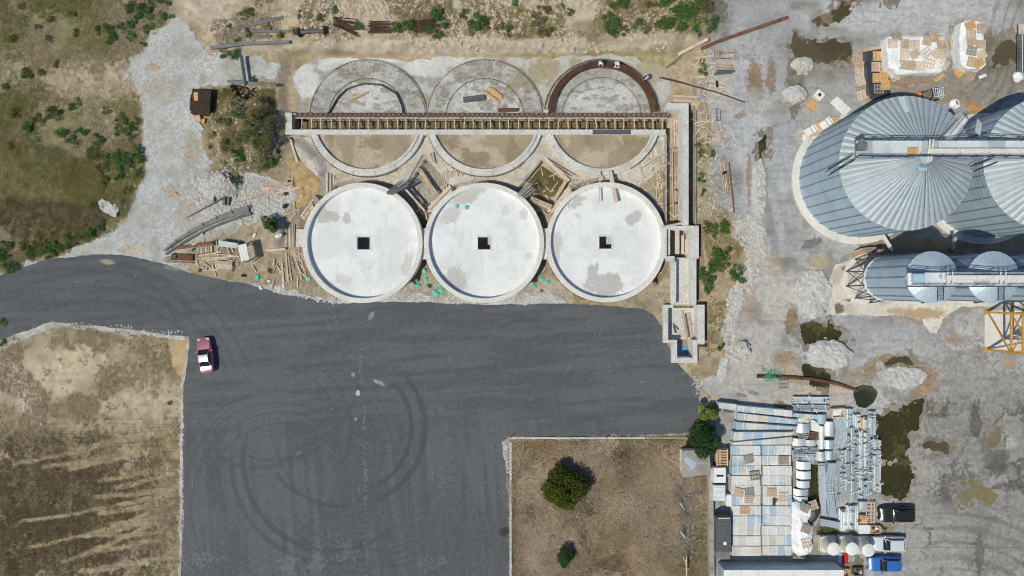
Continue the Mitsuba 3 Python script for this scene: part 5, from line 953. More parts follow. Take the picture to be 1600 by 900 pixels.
pile('rusty scrap lying along the left yard edge', fan(1130, 250, 1134, 300, 5, 2.4, 0, 1.1, 18, 2.) , 'rust_red')
thing('rusty_pipe', 'long rusty pipe lying diagonally across the top of the yard', 'pipe', None, tube([W(1096, 76, .5), W(1121, 65, .35), W(1231, 27, .35)], .2, 10), 'mat_rust_red')
thing('thin_pipe', 'thin brown pole reaching from the rebar ring to the brown stain', 'pole', None, tube([W(1030, 121, .4), W(1070, 131, .5), W(1122, 145, .3), W(1164, 160, .2)], .07, 6), 'mat_rust')
thing('upright_pipe', 'thin brown pipe lying along the left yard edge', 'pipe', None, tube([W(1139, 254, .2), W(1147, 332, .2)], .08, 6), 'mat_rust_red')
thing('bank_rod', 'thin dark rod running from the bed to the long pale timber', 'rod', None, tube([W(1040, 106, .1), W(1064, 87, .5)], .06, 6), 'mat_steel_dark')
# on the foundation discs
thing('batten_block', 'yellow topped batten on the leftmost half round foundation', 'plank', None, plank(549, 155.5, 574, 144, 2.4, -.35, 'wood_new', .15), 'mat_wood_new')
thing('dark_sheet', 'flat dark sheet on the middle half round foundation', 'sheet', None, plank(724, 156, 757, 152, 8, -.35, 'steel_dark', .5), 'mat_steel_dark')
pile('yellow boards crossed on the middle half round foundation', [(757, 144, 780, 161, 4.5), (762, 137, 784, 155, 4.5), (768, 137, 785, 151, 2)], 'wood_new', -.4)
thing('tunnel_cover', 'dark brown plank cover on the tunnel rim, near its middle', 'cover', None, plank(778, 172, 808, 172, 5, -.1, 'rust', .2), 'mat_rust')
thing('wall_cover', 'dark sheet lying on the lower tunnel wall above the rightmost half tank', 'cover', None, plank(926, 206.5, 985, 206.5, 6.5, .14, 'steel_dark', .1), 'mat_steel_dark')
thing('brick_block', 'small pinkish block on the tunnel rim left of the rebar ring', 'block', None, box(.6, .35, .3, (*W(853, 174)[:2], -.1)), 'mat_wood_pale')
scr = []; gs = np.random.default_rng(77)
for x0, y0, x1, y1, n in [(690, 255, 720, 335, 22), (880, 255, 925, 320, 50), (1000, 235, 1042, 350, 60), (830, 300, 865, 335, 18), (640, 300, 672, 345, 18), (455, 390, 480, 445, 18), (1088, 85, 1112, 215, 40), (440, 280, 500, 330, 14), (425, 395, 480, 450, 16), (600, 280, 720, 335, 34), (780, 280, 920, 335, 44), (985, 225, 1045, 360, 70), (1045, 160, 1070, 345, 44), (1085, 80, 1150, 215, 80), (1090, 210, 1150, 330, 36), (300, 380, 400, 425, 44), (380, 280, 460, 345, 16), (560, 255, 640, 290, 10), (720, 262, 780, 285, 8), (1044, 482, 1090, 530, 14), (1056, 404, 1080, 474, 14)]:
    for k in range(int(n * .6)):
        x, y = gs.uniform(x0, x1), gs.uniform(y0, y1)
        if min(math.hypot(x - a, y - b) for a, b in TANKS) < 97: continue
        a, l = gs.uniform(0, 6.28), gs.uniform(2, 10); zc_ = gz(x, y) + .12 + .15 * gs.random(); zc_ = max(zc_, -.5) if 1056 < x < 1080 and 400 < y < 476 else zc_
        c = W(x, y, zc_); d = np.array([math.cos(a), math.sin(a), gs.normal() * .04]) * l / U; scr.append(bar(c - d, c + d, gs.uniform(.05, .15), .05))
thing('wood_scraps', 'pale wood scraps strewn among the tanks and along the yard edge', 'wood scraps', None, cat(scr), 'mat_wood_pale', kind='stuff')
# green bags
bags = [(714.5, 321.5, 3, -.04), (729, 324.5, 3.2, -.04), (482, 436, 3.6, None), (500, 449, 3.2, None), (663, 424, 3.4, None), (649, 441, 4, None), (653, 447, 3.4, None), (666, 437, 3, None), (679, 456, 3.4, None), (687, 446, 3, None), (690, 455, 4, None), (842, 425, 3.2, None), (847, 436, 4, None), (856, 441, 3.2, None), (834, 448, 3.6, None), (402, 433, 4, None), (683, 460, 3, None)]
ks = []
for i, (px, py, r, z) in enumerate(bags):
    c = W(px, py); zz0 = gz(px, py) if z is None else z
    m = lump(r / U, 2, .45, i, .55); ks.append(thing('green_bag', 'x', 'bag', 'bright green bags among the tanks', m, 'mat_green_bag', 30, TR((c[0], c[1], zz0 + .1), rng.uniform(0, 360))))
rank(ks, 'crumpled bright green bag near the round tanks, {}', bags)
# ---- left side: dark container, coils, steel strips
cn = thing('steel_bin', 'dark brown steel bin with lid beside the gravel track', 'container')
c = W(314, 159, 1.0); to = TR((c[0], c[1], gz(314, 159)), -4)
part(cn, 'body', bbox(2.3, 2.9, 1.0, .04), 'mat_brown_dark', False, to)
for k in range(9): part(cn, 'lid_plank', box(.22, 2.95, .06, (-1.0 + k * .25, 0, 1.0)), 'mat_brown_dark', False, to)
part(cn, 'side_bar', box(.1, 1.9, .5, (-1.35, -.1, .3)), 'mat_steel_dark', False, to)
thing('cardboard_box', 'tan board lying on the lid of the dark steel bin', 'board', None, box(.5, .98, .05, (*W(305, 150, 1.3)[:2], gz(314, 159) + 1.07), 3), 'mat_wood_new')
thing('carton', 'tan carton on the ground just below the dark steel bin', 'box', None, bbox(.75, .8, .45, .03), 'mat_wood', False, TR((*W(310.5, 186)[:2], gz(310, 186)), 10))
thing('yellow_block', 'small yellow block beside the tan carton', 'block', None, bbox(.4, .55, .35, .03), 'mat_yellow', False, TR((*W(319, 190)[:2], gz(319, 190)), -15))
thing('roofing_sheet', 'bluish grey corrugated sheet below the dark steel bin', 'sheet', None, cat([plank(301 + k * .9, 187.5 - k * .55, 314.5 + k * .9, 205 - k * .55, 1.2, None, 'x', .05 + .04 * (k % 2)) for k in range(6)]), 'mat_galvanised')
ks = []; cs = [(369, 139), (377, 142), (391, 148), (397, 143), (386, 152)]
for px, py in cs:
    m = trimesh.creation.torus(.62, .07, 28, 8); ks.append(thing('hose_coil', 'x', 'coil', 'black coils in the hole of the mound', m, 'mat_black', 30, TR((*W(px, py)[:2], gz(px, py) + .25))))
rank(ks, 'black hose coil in the dark hole of the mound, {}', cs)
thing('grey_strip', 'long grey steel strip lying over the hole of the mound', 'steel strip', None, plank(355, 127, 432, 133.5, 4.6, gz(357, 126) + .6, 'steel_grey', .12), 'mat_steel_grey')
thing('dark_strip', 'dark steel beam running down from the bank to the hole of the mound', 'steel strip', None, cat([plank(376, 88, 383, 134, 2.2, gz(378, 95) + .8, 'x', .3), plank(379, 87, 385, 132, 1.4, gz(378, 95) + .75, 'x', .2)]), 'mat_steel_dark')
strips = [(361, 46, 442, 27, 4.6), (392, 49, 452, 49, 3.6), (351, 56.5, 424, 56.5, 3.4)]
ks = [thing('steel_strip', 'x', 'steel strip', 'grey steel strips on the bank', cat([plank(*s, None, 'x', .14), plank(s[0], s[1] - s[4] * .32, s[2], s[3] - s[4] * .32, .7, None, 'x', .26)]), 'mat_steel_grey') for s in strips]
rank(ks, 'straight grey steel strip on the bank at the upper left, {}', [(0, 27), (0, 49), (0, 57)], 'top')
thing('bent_strip', 'slightly bent grey steel strip above the green shrub on the bank', 'steel strip', None, cat([plank(329, 75, 378, 68.5, 5.4, .5, 'x', .16), plank(378, 68.5, 452, 65.5, 4.6, .8, 'x', .16)]), 'mat_steel_grey')
fpipe = thing('flanged_pipe', 'dark flanged pipe lying at the foot of the bank beside the strips', 'pipe'); za = gz(485, 48) + .4
part(fpipe, 'tube', tube([W(468, 50, za), W(505, 48.5, za)], .24, 12), 'mat_steel_dark', 30)
for px, py in ((467, 50.5), (507.5, 48)): part(fpipe, 'flange', bar(W(px, py, za) - [.12, 0, 0], W(px, py, za) + [.12, 0, 0], .9, .9), 'mat_black')
for i, (x0, y0, x1, y1, n, lb) in enumerate([(522, 30, 556, 44, 22, 'fanned out heap of rusty rebar, leftmost of three on the bank'), (575, 43, 612, 43, 16, 'straight bundle of rusty rebar, middle of three on the bank'), (646, 43, 684, 38, 16, 'tilted bundle of rusty rebar between two green shrubs')]):
    t = thing('rebar_stack', lb, 'rebar', 'rusty rebar bundles on the bank'); zr = gz((x0 + x1) / 2, (y0 + y1) / 2) + .25
    for k in range(n):
        u = (k - n / 2) * 1.25; sp = rng.normal(0, 2.2 if i == 0 else .5)
        part(t, 'bar', plank(x0 + rng.normal(0, 2), y0 + u * (1.0 if i else .55) + (0 if i else 4), x1 + rng.normal(0, 2), y1 + u * (1.0 if i else .8) + sp, .95, zr + rng.uniform(-.1, .15), 'x', .07), 'mat_rust' if k % 3 == 0 else 'mat_brown_dark')
# curved formwork and shelter
def swept(pts, w, h, z):
    return cat([plank(a[0], a[1], b[0] + (b[0] - a[0]) * .01, b[1] + (b[1] - a[1]) * .01, (a[2] + b[2]) / 2, z, 'x', h) for a, b in zip(pts[:-1], pts[1:])])
cf = thing('curved_formwork', 'long dark curved steel formwork lying on the grey gravel', 'formwork'); zf = gz(320, 350) + .3
def arc3(p0, p1, p2, n, w0, w1):
    o = []
    for k in range(n + 1):
        u = k / n; o.append(((1 - u) ** 2 * p0[0] + 2 * u * (1 - u) * p1[0] + u * u * p2[0], (1 - u) ** 2 * p0[1] + 2 * u * (1 - u) * p1[1] + u * u * p2[1], w0 + (w1 - w0) * u))
    return o
part(cf, 'panel', swept(arc3((257, 391), (312, 347), (388, 326), 12, 3, 11), 0, .3, zf), 'mat_steel_grey')
part(cf, 'lower_panel', swept(arc3((259, 397), (318, 354), (392, 334), 12, 3, 4), 0, .3, zf), 'mat_steel_dark')
for k, q in enumerate(arc3((257, 391), (312, 345), (388, 322), 12, 3, 11)[2::2]): part(cf, 'stiffener', box(.08, q[2] / U * .9, .1, W(q[0], q[1], zf) + [0, 0, .15], 35 - k * 3), 'mat_steel_dark')
thing('thin_bar', 'thin dark steel bar above the curved formwork', 'bar', None, plank(292, 340, 347, 310, 1.5, None, 'x', .15), 'mat_steel_dark')
ks = [thing('short_beam', 'x', 'beam', 'short dark beams above the curved formwork', plank(*it, None, 'x', .3), 'mat_steel_dark') for it in [(335, 307, 335, 316, 1.2), (351.5, 308, 351.5, 320, 3), (357, 308, 357, 321, 3)]]
rank(ks, 'short dark beam beside the thin bar above the curved formwork, {}', [(335,), (351,), (357,)])
thing('plastic_tub', 'small light blue plastic tub under the curved formwork', 'tub', None, box(.4, .55, .3, (*W(316, 364)[:2], gz(316, 364))), 'mat_light_blue')
thing('rust_beam', 'rusty red beam lying below the curved formwork', 'beam', None, plank(269, 388.5, 333, 379, 5, None, 'x', .3), 'mat_rust_red')
rb = thing('rust_tray', 'dark red brown steel tray at the edge of the asphalt', 'tray'); zt = gz(286, 403) + .1
add(rb, box(2.6, .75, .3, (*W(286, 402)[:2], gz(286, 402)), -3), 'mat_rust'); part(rb, 'rail', plank(270, 409, 303, 410.5, 1, None, 'x', .1), 'mat_rust_red'); part(rb, 'block', box(.35, .35, .2, (*W(275, 401)[:2], gz(286, 402) + .3)), 'mat_navy')
rk = thing('board_rack', 'wooden rack of upright boards left of the white roofed shelter', 'rack')
for k in range(6): part(rk, 'board', plank(310 + k * 4, 386 - k * .3, 311 + k * 4, 397 - k * .3, 3.2, None, 'x', .25), 'mat_wood' if k % 2 else 'mat_wood_grey')
part(rk, 'rail', plank(308, 398, 335, 394, 1.4, None, 'x', .3), 'mat_rust_red'); part(rk, 'rail', plank(300, 382, 312, 380, 3, None, 'x', .3), 'mat_wood_pale')
sh = thing('shelter', 'small shelter with white corrugated roof on posts', 'shelter'); zs = gz(380, 395); q = [(371.5, 383), (384, 380.5), (389.5, 405.5), (377, 408.5)]
for k in range(6):
    f0, f1 = k / 6, (k + 1) / 6 - .02
    L = lambda a, b, u: (a[0] + (b[0] - a[0]) * u, a[1] + (b[1] - a[1]) * u)
    part(sh, 'roof_sheet', quadprism([L(q[0], q[1], f0), L(q[0], q[1], f1), L(q[3], q[2], f1), L(q[3], q[2], f0)], 2.0 + .03 * (k % 2), 2.05 + .03 * (k % 2)), 'mat_white')
for px, py in q: part(sh, 'post', box(.1, .1, 2.0 - zs, (*W(px, py, 2)[:2], zs)), 'mat_wood_grey')
part(sh, 'cross_rail', plank(*q[3], *q[2], 1, 1.9, 'x', .1), 'mat_wood')
ls = thing('low_roof', 'bluish grey low roof strip beside the white roofed shelter', 'roof'); add(ls, quadprism([(341, 375.5), (371, 380), (371, 388), (342, 385)], 1.0, 1.06), 'mat_galvanised')
for px, py in ((342, 377), (342, 384), (370, 382), (370, 387)): part(ls, 'post', box(.1, .1, 1.0 - zs, (*W(px, py, 1)[:2], zs)), 'mat_wood_grey')
pile('heap of short tan offcuts beside the asphalt below the shelter', fan(340, 415, 364, 417, 6, 0, 2.6, 2.8, 21, 1., 3), 'wood')
pile('boards strewn left of the short offcut heap', [(311, 399, 345, 393, 2), (316, 404, 372, 400, 1.8), (322, 407, 360, 402, 1.8), (330, 396, 372, 401, 1.6), (345, 404, 366, 408, 1.8), (309, 414, 318, 408, 1.4), (351, 396, 374, 402, 1.2), (338, 411, 338, 424, 1.4), (393, 414, 402, 409, 1.6), (340, 392, 338, 372, 1)], 'wood_pale')
ks = []; jt = [(447, 303, 'navy', .3), (446, 322, 'black', .35), (452, 286, 'black', .3), (434, 237, 'black', .3), (275, 302, 'orange', .2), (438, 369, 'white', .4), (398, 368, 'white', .25), (443, 446, 'white', .25), (408, 450, 'white', .25), (421, 439, 'white', .2), (1132, 270, 'black', .3), (1071, 408, 'black', .35), (1086, 398, 'steel_dark', .5), (1051, 232, 'blue', .25), (1097, 150, 'blue', .3), (1051, 518, 'black', .4)]
for i, (px, py, m, s) in enumerate(jt): ks.append(thing('litter_bundle', 'x', 'litter', 'crumpled bits of litter', lump(s, 1, .4, i, .6), 'mat_' + m, False, TR((*W(px, py)[:2], gz(px, py) + .1), i * 40, (1.2, .7, 1))))
rank(ks, 'small crumpled bit of litter on the building site, {}', jt)
# ---------------------------------------------------------------- yard: pallets, wraps, crates
def pallet_mesh(w=1.2, d=1.0, n=7, seed=0, gap=.035):
    g = np.random.default_rng(seed); bw = w / n; ms = [box(bw - gap, d, .025, (-w / 2 + bw * (k + .5), 0, .12)) for k in range(n)]
    ms += [box(w, .1, .1, (0, y, .02)) for y in (-d / 2 + .05, 0, d / 2 - .05)] + [box(bw - gap, d, .02, (x, 0, 0)) for x in (-w / 2 + bw / 2, 0, w / 2 - bw / 2)]
    return cat(ms)
def frame_mesh(w=1.2, d=1.0, n=3):
    return cat([box(w, .12, .1, (0, y, 0)) for y in (-d / 2 + .06, 0, d / 2 - .06)] + [box(.14, d, .03, (-w / 2 + .07 + k * (w - .14) / (n - 1), 0, .1)) for k in range(n)])
PAL = [mikit.ply(pallet_mesh(1.15, 1.0, 7), 'mat_wood'), mikit.ply(pallet_mesh(1.1, 1.1, 5, gap=.07), 'mat_wood'), mikit.ply(frame_mesh(1.15, 1.05, 4), 'mat_wood')]
def pallet(px, py, z, rot=0, v=0, m='wood', tilt=0, group=None, sc=1.0):
    c = W(px, py, z)
    return thing('wooden_pallet', 'x', 'pallet', group, PAL[v], 'mat_' + m, False, T().translate(c.tolist()).rotate([0, 0, 1], float(rot)).rotate([1, 0, 0], float(tilt)).scale(sc))
def pallets(items, fmt, group, by='left'):
    ks = [pallet(*it, group=group) for it in items]; rank(ks, fmt, items, by)
def pads(outline, z, seed, bump=.12, step=.3, skirt=True):
    """wrapped load under a sheet: a domed, creased top with hanging sides"""
    pg = poly(outline, z); x0, y0, x1, y1 = pg.bounds
    c = pg.centroid; base = pg.buffer(.12)
    m = trimesh.creation.extrude_polygon(pg.buffer(-.15).buffer(.15), 1.0, engine='earcut')
    m = trimesh.Trimesh(*trimesh.remesh.subdivide_to_size(m.vertices, m.faces, step)); m.merge_vertices()
    v = m.vertices; e = pg.exterior; d = shapely.distance(shapely.points(v[:, :2]), e); t = v[:, 2]
    nz = N2(v[:, 0], v[:, 1], 1.1, 4, seed) - .5
    n3 = meshkit.noise(v * 2.2 + seed, seed) - .5
    v = v.copy(); v[:, 2] = np.where(t > .99, z + nz * bump * 3 - .22 * np.clip(1 - d / .5, 0, 1) ** 2, t * (z - .2))
    k = 1 + .03 * (1 - t); v[:, 0] = c.x + (v[:, 0] - c.x) * k; v[:, 1] = c.y + (v[:, 1] - c.y) * k
    side = t < .99; v[side, :2] += n3[side, None] * .12
    m.vertices = v; return m
thing('wrapped_load', 'wide load under white tarpaulin with many wooden pallets on top', 'covered load', None, pads([(1388, 57), (1400, 54), (1440, 55), (1478, 56), (1480, 80), (1479, 108), (1470, 113), (1440, 113), (1406, 116), (1398, 108), (1390, 106), (1387, 84)], 1.7, 5), 'mat_tarp_white', 35)
thing('wrapped_load', 'narrow load under white tarpaulin with pallets on top, nearer the right edge', 'covered load', None, pads([(1504, 34), (1516, 31), (1530, 32), (1538, 38), (1540, 70), (1542, 100), (1536, 107), (1515, 107), (1503, 100), (1500, 66)], 1.8, 6), 'mat_tarp_white', 35)
thing('black_tarpaulin', 'black tarpaulin spread on the ground under loose pallets', 'tarpaulin', None, pads([(1349, 77), (1368, 72), (1384, 70), (1390, 90), (1391, 130), (1394, 148), (1370, 156), (1355, 154), (1352, 128), (1348, 106)], .22, 7, .05), 'mat_tarp_black', 35)
S6 = lambda x, y: (1320 + x / 6, 20 + y / 6)
def s6(x, y, z, *a): return (*S6(x, y), z, *a)
zt = 1.66
pallets([s6(447, 290, zt, 0, 1, 'wood_pale'), s6(560, 295, zt, 90, 0), s6(655, 300, zt, 0, 1, 'wood_pale'), s6(770, 262, zt + .1, 78, 0), s6(830, 232, zt + .05, 5, 1), s6(905, 300, zt, 0, 0), s6(560, 390, zt, 0, 1, 'wood_pale'), s6(652, 392, zt, 20, 0), s6(757, 375, zt, 35, 2, 'wood_pale'), s6(858, 385, zt + .05, 40, 1, 'wood_pale'), s6(550, 488, zt, 90, 0), s6(612, 494, zt + .02, 90, 0), s6(700, 498, zt, 0, 1, 'wood_pale'), s6(790, 478, zt, -15, 2, 'wood_pale'), s6(925, 490, zt - .05, -30, 1, 'wood_pale'), s6(485, 225, zt, 10, 0, 'wood_grey'), s6(880, 240, zt, -8, 2, 'wood_pale'), s6(915, 385, zt, 20, 1, 'wood_pale')], 'wooden pallet on top of the wide white wrapped load, {}', 'pallets on the wide wrapped load')
pallets([s6(300, 408, .24, 90, 0, 'wood_new'), s6(352, 410, .26, 0, 2, 'wood'), s6(287, 508, .24, 90, 0), s6(350, 512, .26, 0, 2), s6(297, 612, .24, 90, 0, 'wood_new'), s6(365, 592, .3, 90, 0, 'wood_new'), s6(378, 680, .26, 90, 0, 'wood_new'), s6(315, 715, .24, 0, 2, 'wood_grey')], 'pallet lying on the black tarpaulin, {}', 'pallets on the black tarpaulin', 'top')
pallets([s6(118, 440, .3, -5, 2, 'wood'), s6(132, 492, .1, -5, 0, 'wood'), s6(135, 560, .1, 2, 1, 'wood_pale'), s6(146, 640, .2, 14, 1, 'wood_pale'), s6(156, 772, .3, 16, 1, 'wood_pale'), s6(150, 700, .05, 5, 0, 'wood_grey'), s6(200, 835, .05, 30, 1, 'wood')], 'pallet left of the black tarpaulin, {}', 'pallets left of the black tarpaulin', 'top')
pallets([s6(452, 500, .7, 8, 1, 'wood'), s6(468, 596, .3, 20, 2, 'wood_pale'), s6(410, 400, .3, 88, 0, 'wood')], 'pallet between the black tarpaulin and the wide wrapped load, {}', 'pallets between tarpaulin and wrapped load', 'top')
pallets([s6(560, 612, .35, 0, 0, 'wood_grey', 40), s6(660, 605, .4, 0, 1, 'wood_grey', 40), s6(755, 600, .4, 0, 0, 'wood_grey', 40), s6(830, 598, .4, 0, 1, 'wood_grey', 40)], 'grey pallet leaning on the lower side of the wide wrapped load, {}', 'pallets leaning on the wide wrapped load')  # grey wood puts the shade on these leaning pallets into their colour
thing('tan_board', 'bent tan board at the lower right corner of the wide wrapped load', 'board', None, plank(*S6(842, 640), *S6(935, 572), 6, .3, 'x', .1), 'mat_wood_new')
thing('board_bundle', 'bundle of boards at the upper left corner of the black tarpaulin', 'timber', None, cat([plank(*S6(115, 345 + k * 9), *S6(355, 312 + k * 6), 1.6, .2 + .05 * (k % 2), 'x', .1) for k in range(4)]), 'mat_wood')
S7 = lambda x, y: (1470 + x / 6, 20 + y / 6)
def s7(x, y, z, *a): return (*S7(x, y), z, *a)
pallets([s7(275, 122, 1.8, 20, 0, 'wood_new'), s7(376, 150, 1.8, 90, 0), s7(280, 205, 1.8, 90, 1), s7(288, 272, 1.78, 15, 0), s7(372, 297, 1.8, 0, 0, 'wood'), s7(286, 358, 1.82, 80, 1, 'wood_grey'), s7(380, 392, 1.8, 30, 1, 'wood_pale'), s7(290, 462, 1.8, -10, 1, 'wood'), s7(355, 470, 1.85, 35, 0, 'wood_new')], 'pallet on top of the narrow white wrapped load, {}', 'pallets on the narrow wrapped load', 'top')
pallets([s7(122, 160, .1, 95, 1, 'wood_grey'), s7(126, 300, .35, 100, 1, 'wood'), s7(140, 460, .1, 0, 1, 'wood_grey'), s7(168, 560, .35, 35, 0, 'wood_new'), s7(275, 588, .35, 0, 1, 'wood', 35), s7(175, 110, .1, 20, 2, 'wood_grey')], 'pallet on the ground beside the narrow wrapped load, {}', 'pallets beside the narrow wrapped load', 'top')
thing('tarp_flap', 'grey white tarpaulin flap at the lower right foot of the narrow wrapped load', 'tarpaulin', None, pads([S7(360, 590), S7(430, 560), S7(445, 590), S7(380, 615)], .3, 9), 'mat_tarp_white', 35)
rk = thing('pallet_rack', 'tall dark rack with ladder frame at the right edge above the bulk bag', 'rack')
for k in range(4): part(rk, 'rail', plank(*S7(722 + k * 22, 200), *S7(722 + k * 22, 555), .8, .8, 'x', .1), 'mat_steel_grey' if k != 2 else 'mat_white')
for k in range(8): part(rk, 'rung', plank(*S7(720, 210 + k * 48), *S7(800, 210 + k * 48), .6, .7, 'x', .1), 'mat_steel_grey')
part(rk, 'top_pallet', PAL[0], 'mat_wood_pale', False, TR(W(*S7(765, 155), .9), 90))
for i, (px, py, lb) in enumerate([(1492.5, 162, 'white bulk bag with red mark above the gap between the large silos'), (1592, 119, 'white bulk bag at the right edge below the tall dark rack')]):
    t = thing('bulk_bag', lb, 'bag', None, None); c = W(px, py, .7)
    add(t, cat([lump(.62, 2, .2, 4 + i, .8)]), 'mat_tarp_white', 35, TR((c[0], c[1], .5)))
    for k in range(4): part(t, 'lifting_loop', trimesh.creation.torus(.16, .03, 12, 6), 'mat_tarp_white', 30, T().translate([c[0] + .4 * math.cos(k * 1.57 + .7), c[1] + .4 * math.sin(k * 1.57 + .7), .9]).rotate([0, 0, 1], k * 90 + 40.).rotate([1, 0, 0], 80))
    if i == 0: part(t, 'print_mark', box(.16, .5, .02, (c[0] + .05, c[1] + .02, .985), 20), 'mat_red')
S3 = lambda x, y: (1240 + x / 4.09, y / 4.09)
wb = thing('white_cabinet', 'white box with dark square hole in its top beside the tan crate', 'cabinet')
c = W(1278.5, 149.5, .5); part(wb, 'body', bbox(1.05, 1.0, .9, .04), 'mat_white', False, TR((c[0], c[1], .03), -40)); part(wb, 'opening', box(.36, .36, .03, (c[0], c[1], .93), -40), 'mat_black')
wc = thing('wood_crate', 'tan wooden crate top beside the white box with the dark hole', 'crate'); c = W(1268.5, 163.5, .5)
for k in range(5): part(wc, 'board', mv(box(.21, 1.05, .5, (-.46 + .23 * k, 0, 0)), (c[0], c[1], .03 + .01 * (k % 2)), -35), 'mat_wood_new')
pn = thing('white_sheet', 'long white metal sheet lying by the upper left of the first large silo', 'sheet')
q = [(1295.5, 160.5), (1306.5, 151.5), (1328.5, 171), (1317.5, 182.5)]
for k in range(4):
    L = lambda a, b, u: (a[0] + (b[0] - a[0]) * u, a[1] + (b[1] - a[1]) * u)
    part(pn, 'fold', quadprism([L(q[0], q[1], k / 4), L(q[0], q[1], (k + 1) / 4 - .02), L(q[3], q[2], (k + 1) / 4 - .02), L(q[3], q[2], k / 4)], .1, .3 + .03 * (k % 2), 0), 'mat_white')
cr = [(1263, 209, 1.0, 1.3, -28, 'wood_new', .5), (1268, 203, 1.5, .9, 30, 'tarp_white', .8), (1281, 203, 1.7, .7, 33, 'wood', .7), (1283, 196, .9, 1.2, 33, 'wood_new', .6), (1292, 192, 1.5, .9, 35, 'tarp_white', 1.0), (1297, 188, .6, 1.1, 30, 'galvanised_blue', .8), (1304, 190, .9, .8, 30, 'wood_new', .5), (1309, 186, .7, .7, 20, 'wood_new', .4), (1260, 214, .8, .7, 10, 'tarp_white', .6)]
ks = []
for px, py, a, b, r, m, h in cr:
    c = W(px, py, h); t = thing('packing_crate', 'x', 'crate', 'packing crates by the silo base', bbox(a, b, h, .05), 'mat_' + m, False, TR((c[0], c[1], .03), r)); ks.append(t)
    part(t, 'lid_batten', box(.12, b * .96, .05, (c[0], c[1], h + .02), r), 'mat_wood' if m != 'wood' else 'mat_wood_pale'); part(t, 'lid_batten', mv(box(.1, b * .96, .05, (a * .32, 0, h + .02)), (c[0], c[1], 0), r), 'mat_wood')
rank(ks, 'packing crate leaning row beside the left base of the large silo, {}', cr)
pl = thing('steel_pipe', 'brown steel pipe running from green netting into the dark sump pool', 'pipe', None, tube([W(1183, 588, .25), W(1215, 588.5, .3), W(1270, 592, .3), W(1310, 600, .25), W(1340, 610, .05)], .2, 12), 'mat_rust')
gn = np.random.default_rng(5); nm = []
for k in range(70):
    a = np.array([gn.normal(0, .6), gn.normal(0, .42), .5 * gn.random() + .15]); b = a + np.array([gn.normal(0, .35), gn.normal(0, .35), gn.normal(0, .1)]); nm.append(bar(a, b, .035))
thing('green_netting', 'bundle of bright green netting on the end of the brown pipe', 'netting', None, cat(nm), 'mat_green_net', False, TR((*W(1202, 586)[:2], .1)))
pallets([(1224, 600, .1, 0, 2, 'wood_grey')], 'x', None); labels['wooden_pallet' + (f'_{used["wooden_pallet"] - 1:03d}')].update(label='small open pallet lying just below the brown pipe')

# ---------------------------------------------------------------- stacked silo panels and profiles
def bundle(outline, h, label, group, m, nstrap=3, layers=3, axis=0, z0=.12):
    """bundle of thin sheets on two bearers: a layer for every few sheets, straps over the top"""
    t = thing('panel_bundle', label, 'sheet bundle', group)
    q = P2(outline, h)
    pg = Polygon(q)
    for l in range(layers):
        za, zb = z0 + (h - z0) * l / layers, z0 + (h - z0) * (l + 1) / layers - .03
        part(t, 'sheet_layer', prism(shapely.affinity.scale(pg, 1 - .012 * (l % 2), 1 - .012 * ((l + 1) % 2)), za, zb), 'mat_' + m)
    A, B, C, D = q
    cells, rows = nstrap + 1, 1
    for k in range(cells):
        for j in range(rows):
            u0, u1, v0, v1 = k / cells + .008, (k + 1) / cells - .008, j / rows + .01, (j + 1) / rows - .01
            pt = lambda u, v: (A + (B - A) * u) * (1 - v) + (D + (C - D) * u) * v
            mm = rng.choice(['sheet_white', 'sheet_dusty', 'sheet_tan', 'sheet_blue'], p=[.42, .36, .1, .12] if m == 'sheet_dusty' else [.25, .25, .1, .4])
            part(t, 'cover_sheet', prism(Polygon([pt(u0, v0), pt(u1, v0), pt(u1, v1), pt(u0, v1)]), h - .02, h + .012 + .02 * rng.random()), 'mat_' + mm)
    for k in range(nstrap):
        u = (k + .6) / (nstrap + .2)
        a, b = (A + (B - A) * u, D + (C - D) * u) if axis == 0 else (A + (D - A) * u, B + (C - B) * u)
        part(t, 'strap', bar([*a, h + .03], [*b, h + .03], .07, .04), 'mat_white')
    for u in (.12, .5, .88):
        a, b = (A + (B - A) * u, D + (C - D) * u) if axis == 0 else (A + (D - A) * u, B + (C - B) * u)
        part(t, 'bearer', bar([*a, z0 / 2 + .03], [*b, z0 / 2 + .03], .12, z0), 'mat_wood')
    return t
import shapely.affinity
for colx, lb in (((1143.5, 1189), 'left'), ((1192, 1237), 'right')):
    for k in range(11):
        y0 = 696.3 + k * 15.7 + rng.uniform(-.5, .5); y1 = y0 + 15.1; j = rng.uniform(-1., 1.)
        bundle([(colx[0] + j, y0), (colx[1] + j, y0 + rng.uniform(-.4, .4)), (colx[1] + j, y1), (colx[0] + j, y1)], 1.15 + rng.uniform(-.06, .06), f'dusty sheet bundle in the {lb} column of the stack yard, ' + ('topmost' if k == 0 else 'lowest' if k == 10 else nth(k + 1) + ' from the top'), 'dusty sheet bundles in two columns', 'sheet_dusty')
pallets([(1169.5, 717, 1.2, 12, 0, 'wood_grey'), (1224, 719, 1.2, 0, 0, 'wood_grey'), (1179, 743, 1.25, 8, 2, 'wood_grey'), (1154, 769, 1.2, -15, 0, 'wood'), (1171, 769.5, 1.2, 5, 1, 'wood_grey'), (1205.5, 769, 1.2, 0, 0, 'wood'), (1224, 777, 1.2, 2, 1, 'wood_pale'), (1163.5, 796.5, 1.2, 0, 0, 'wood'), (1170, 780, 1.2, 85, 1, 'wood_pale')], 'weathered pallet on the two columns of dusty bundles, {}', 'pallets on the dusty bundles', 'top')
thing('navy_tube', 'short navy tube on a dusty bundle of the right column', 'tube', None, bar(W(1209.5, 779, 1.3), W(1209.5, 790, 1.3), .3, .15), 'mat_navy')
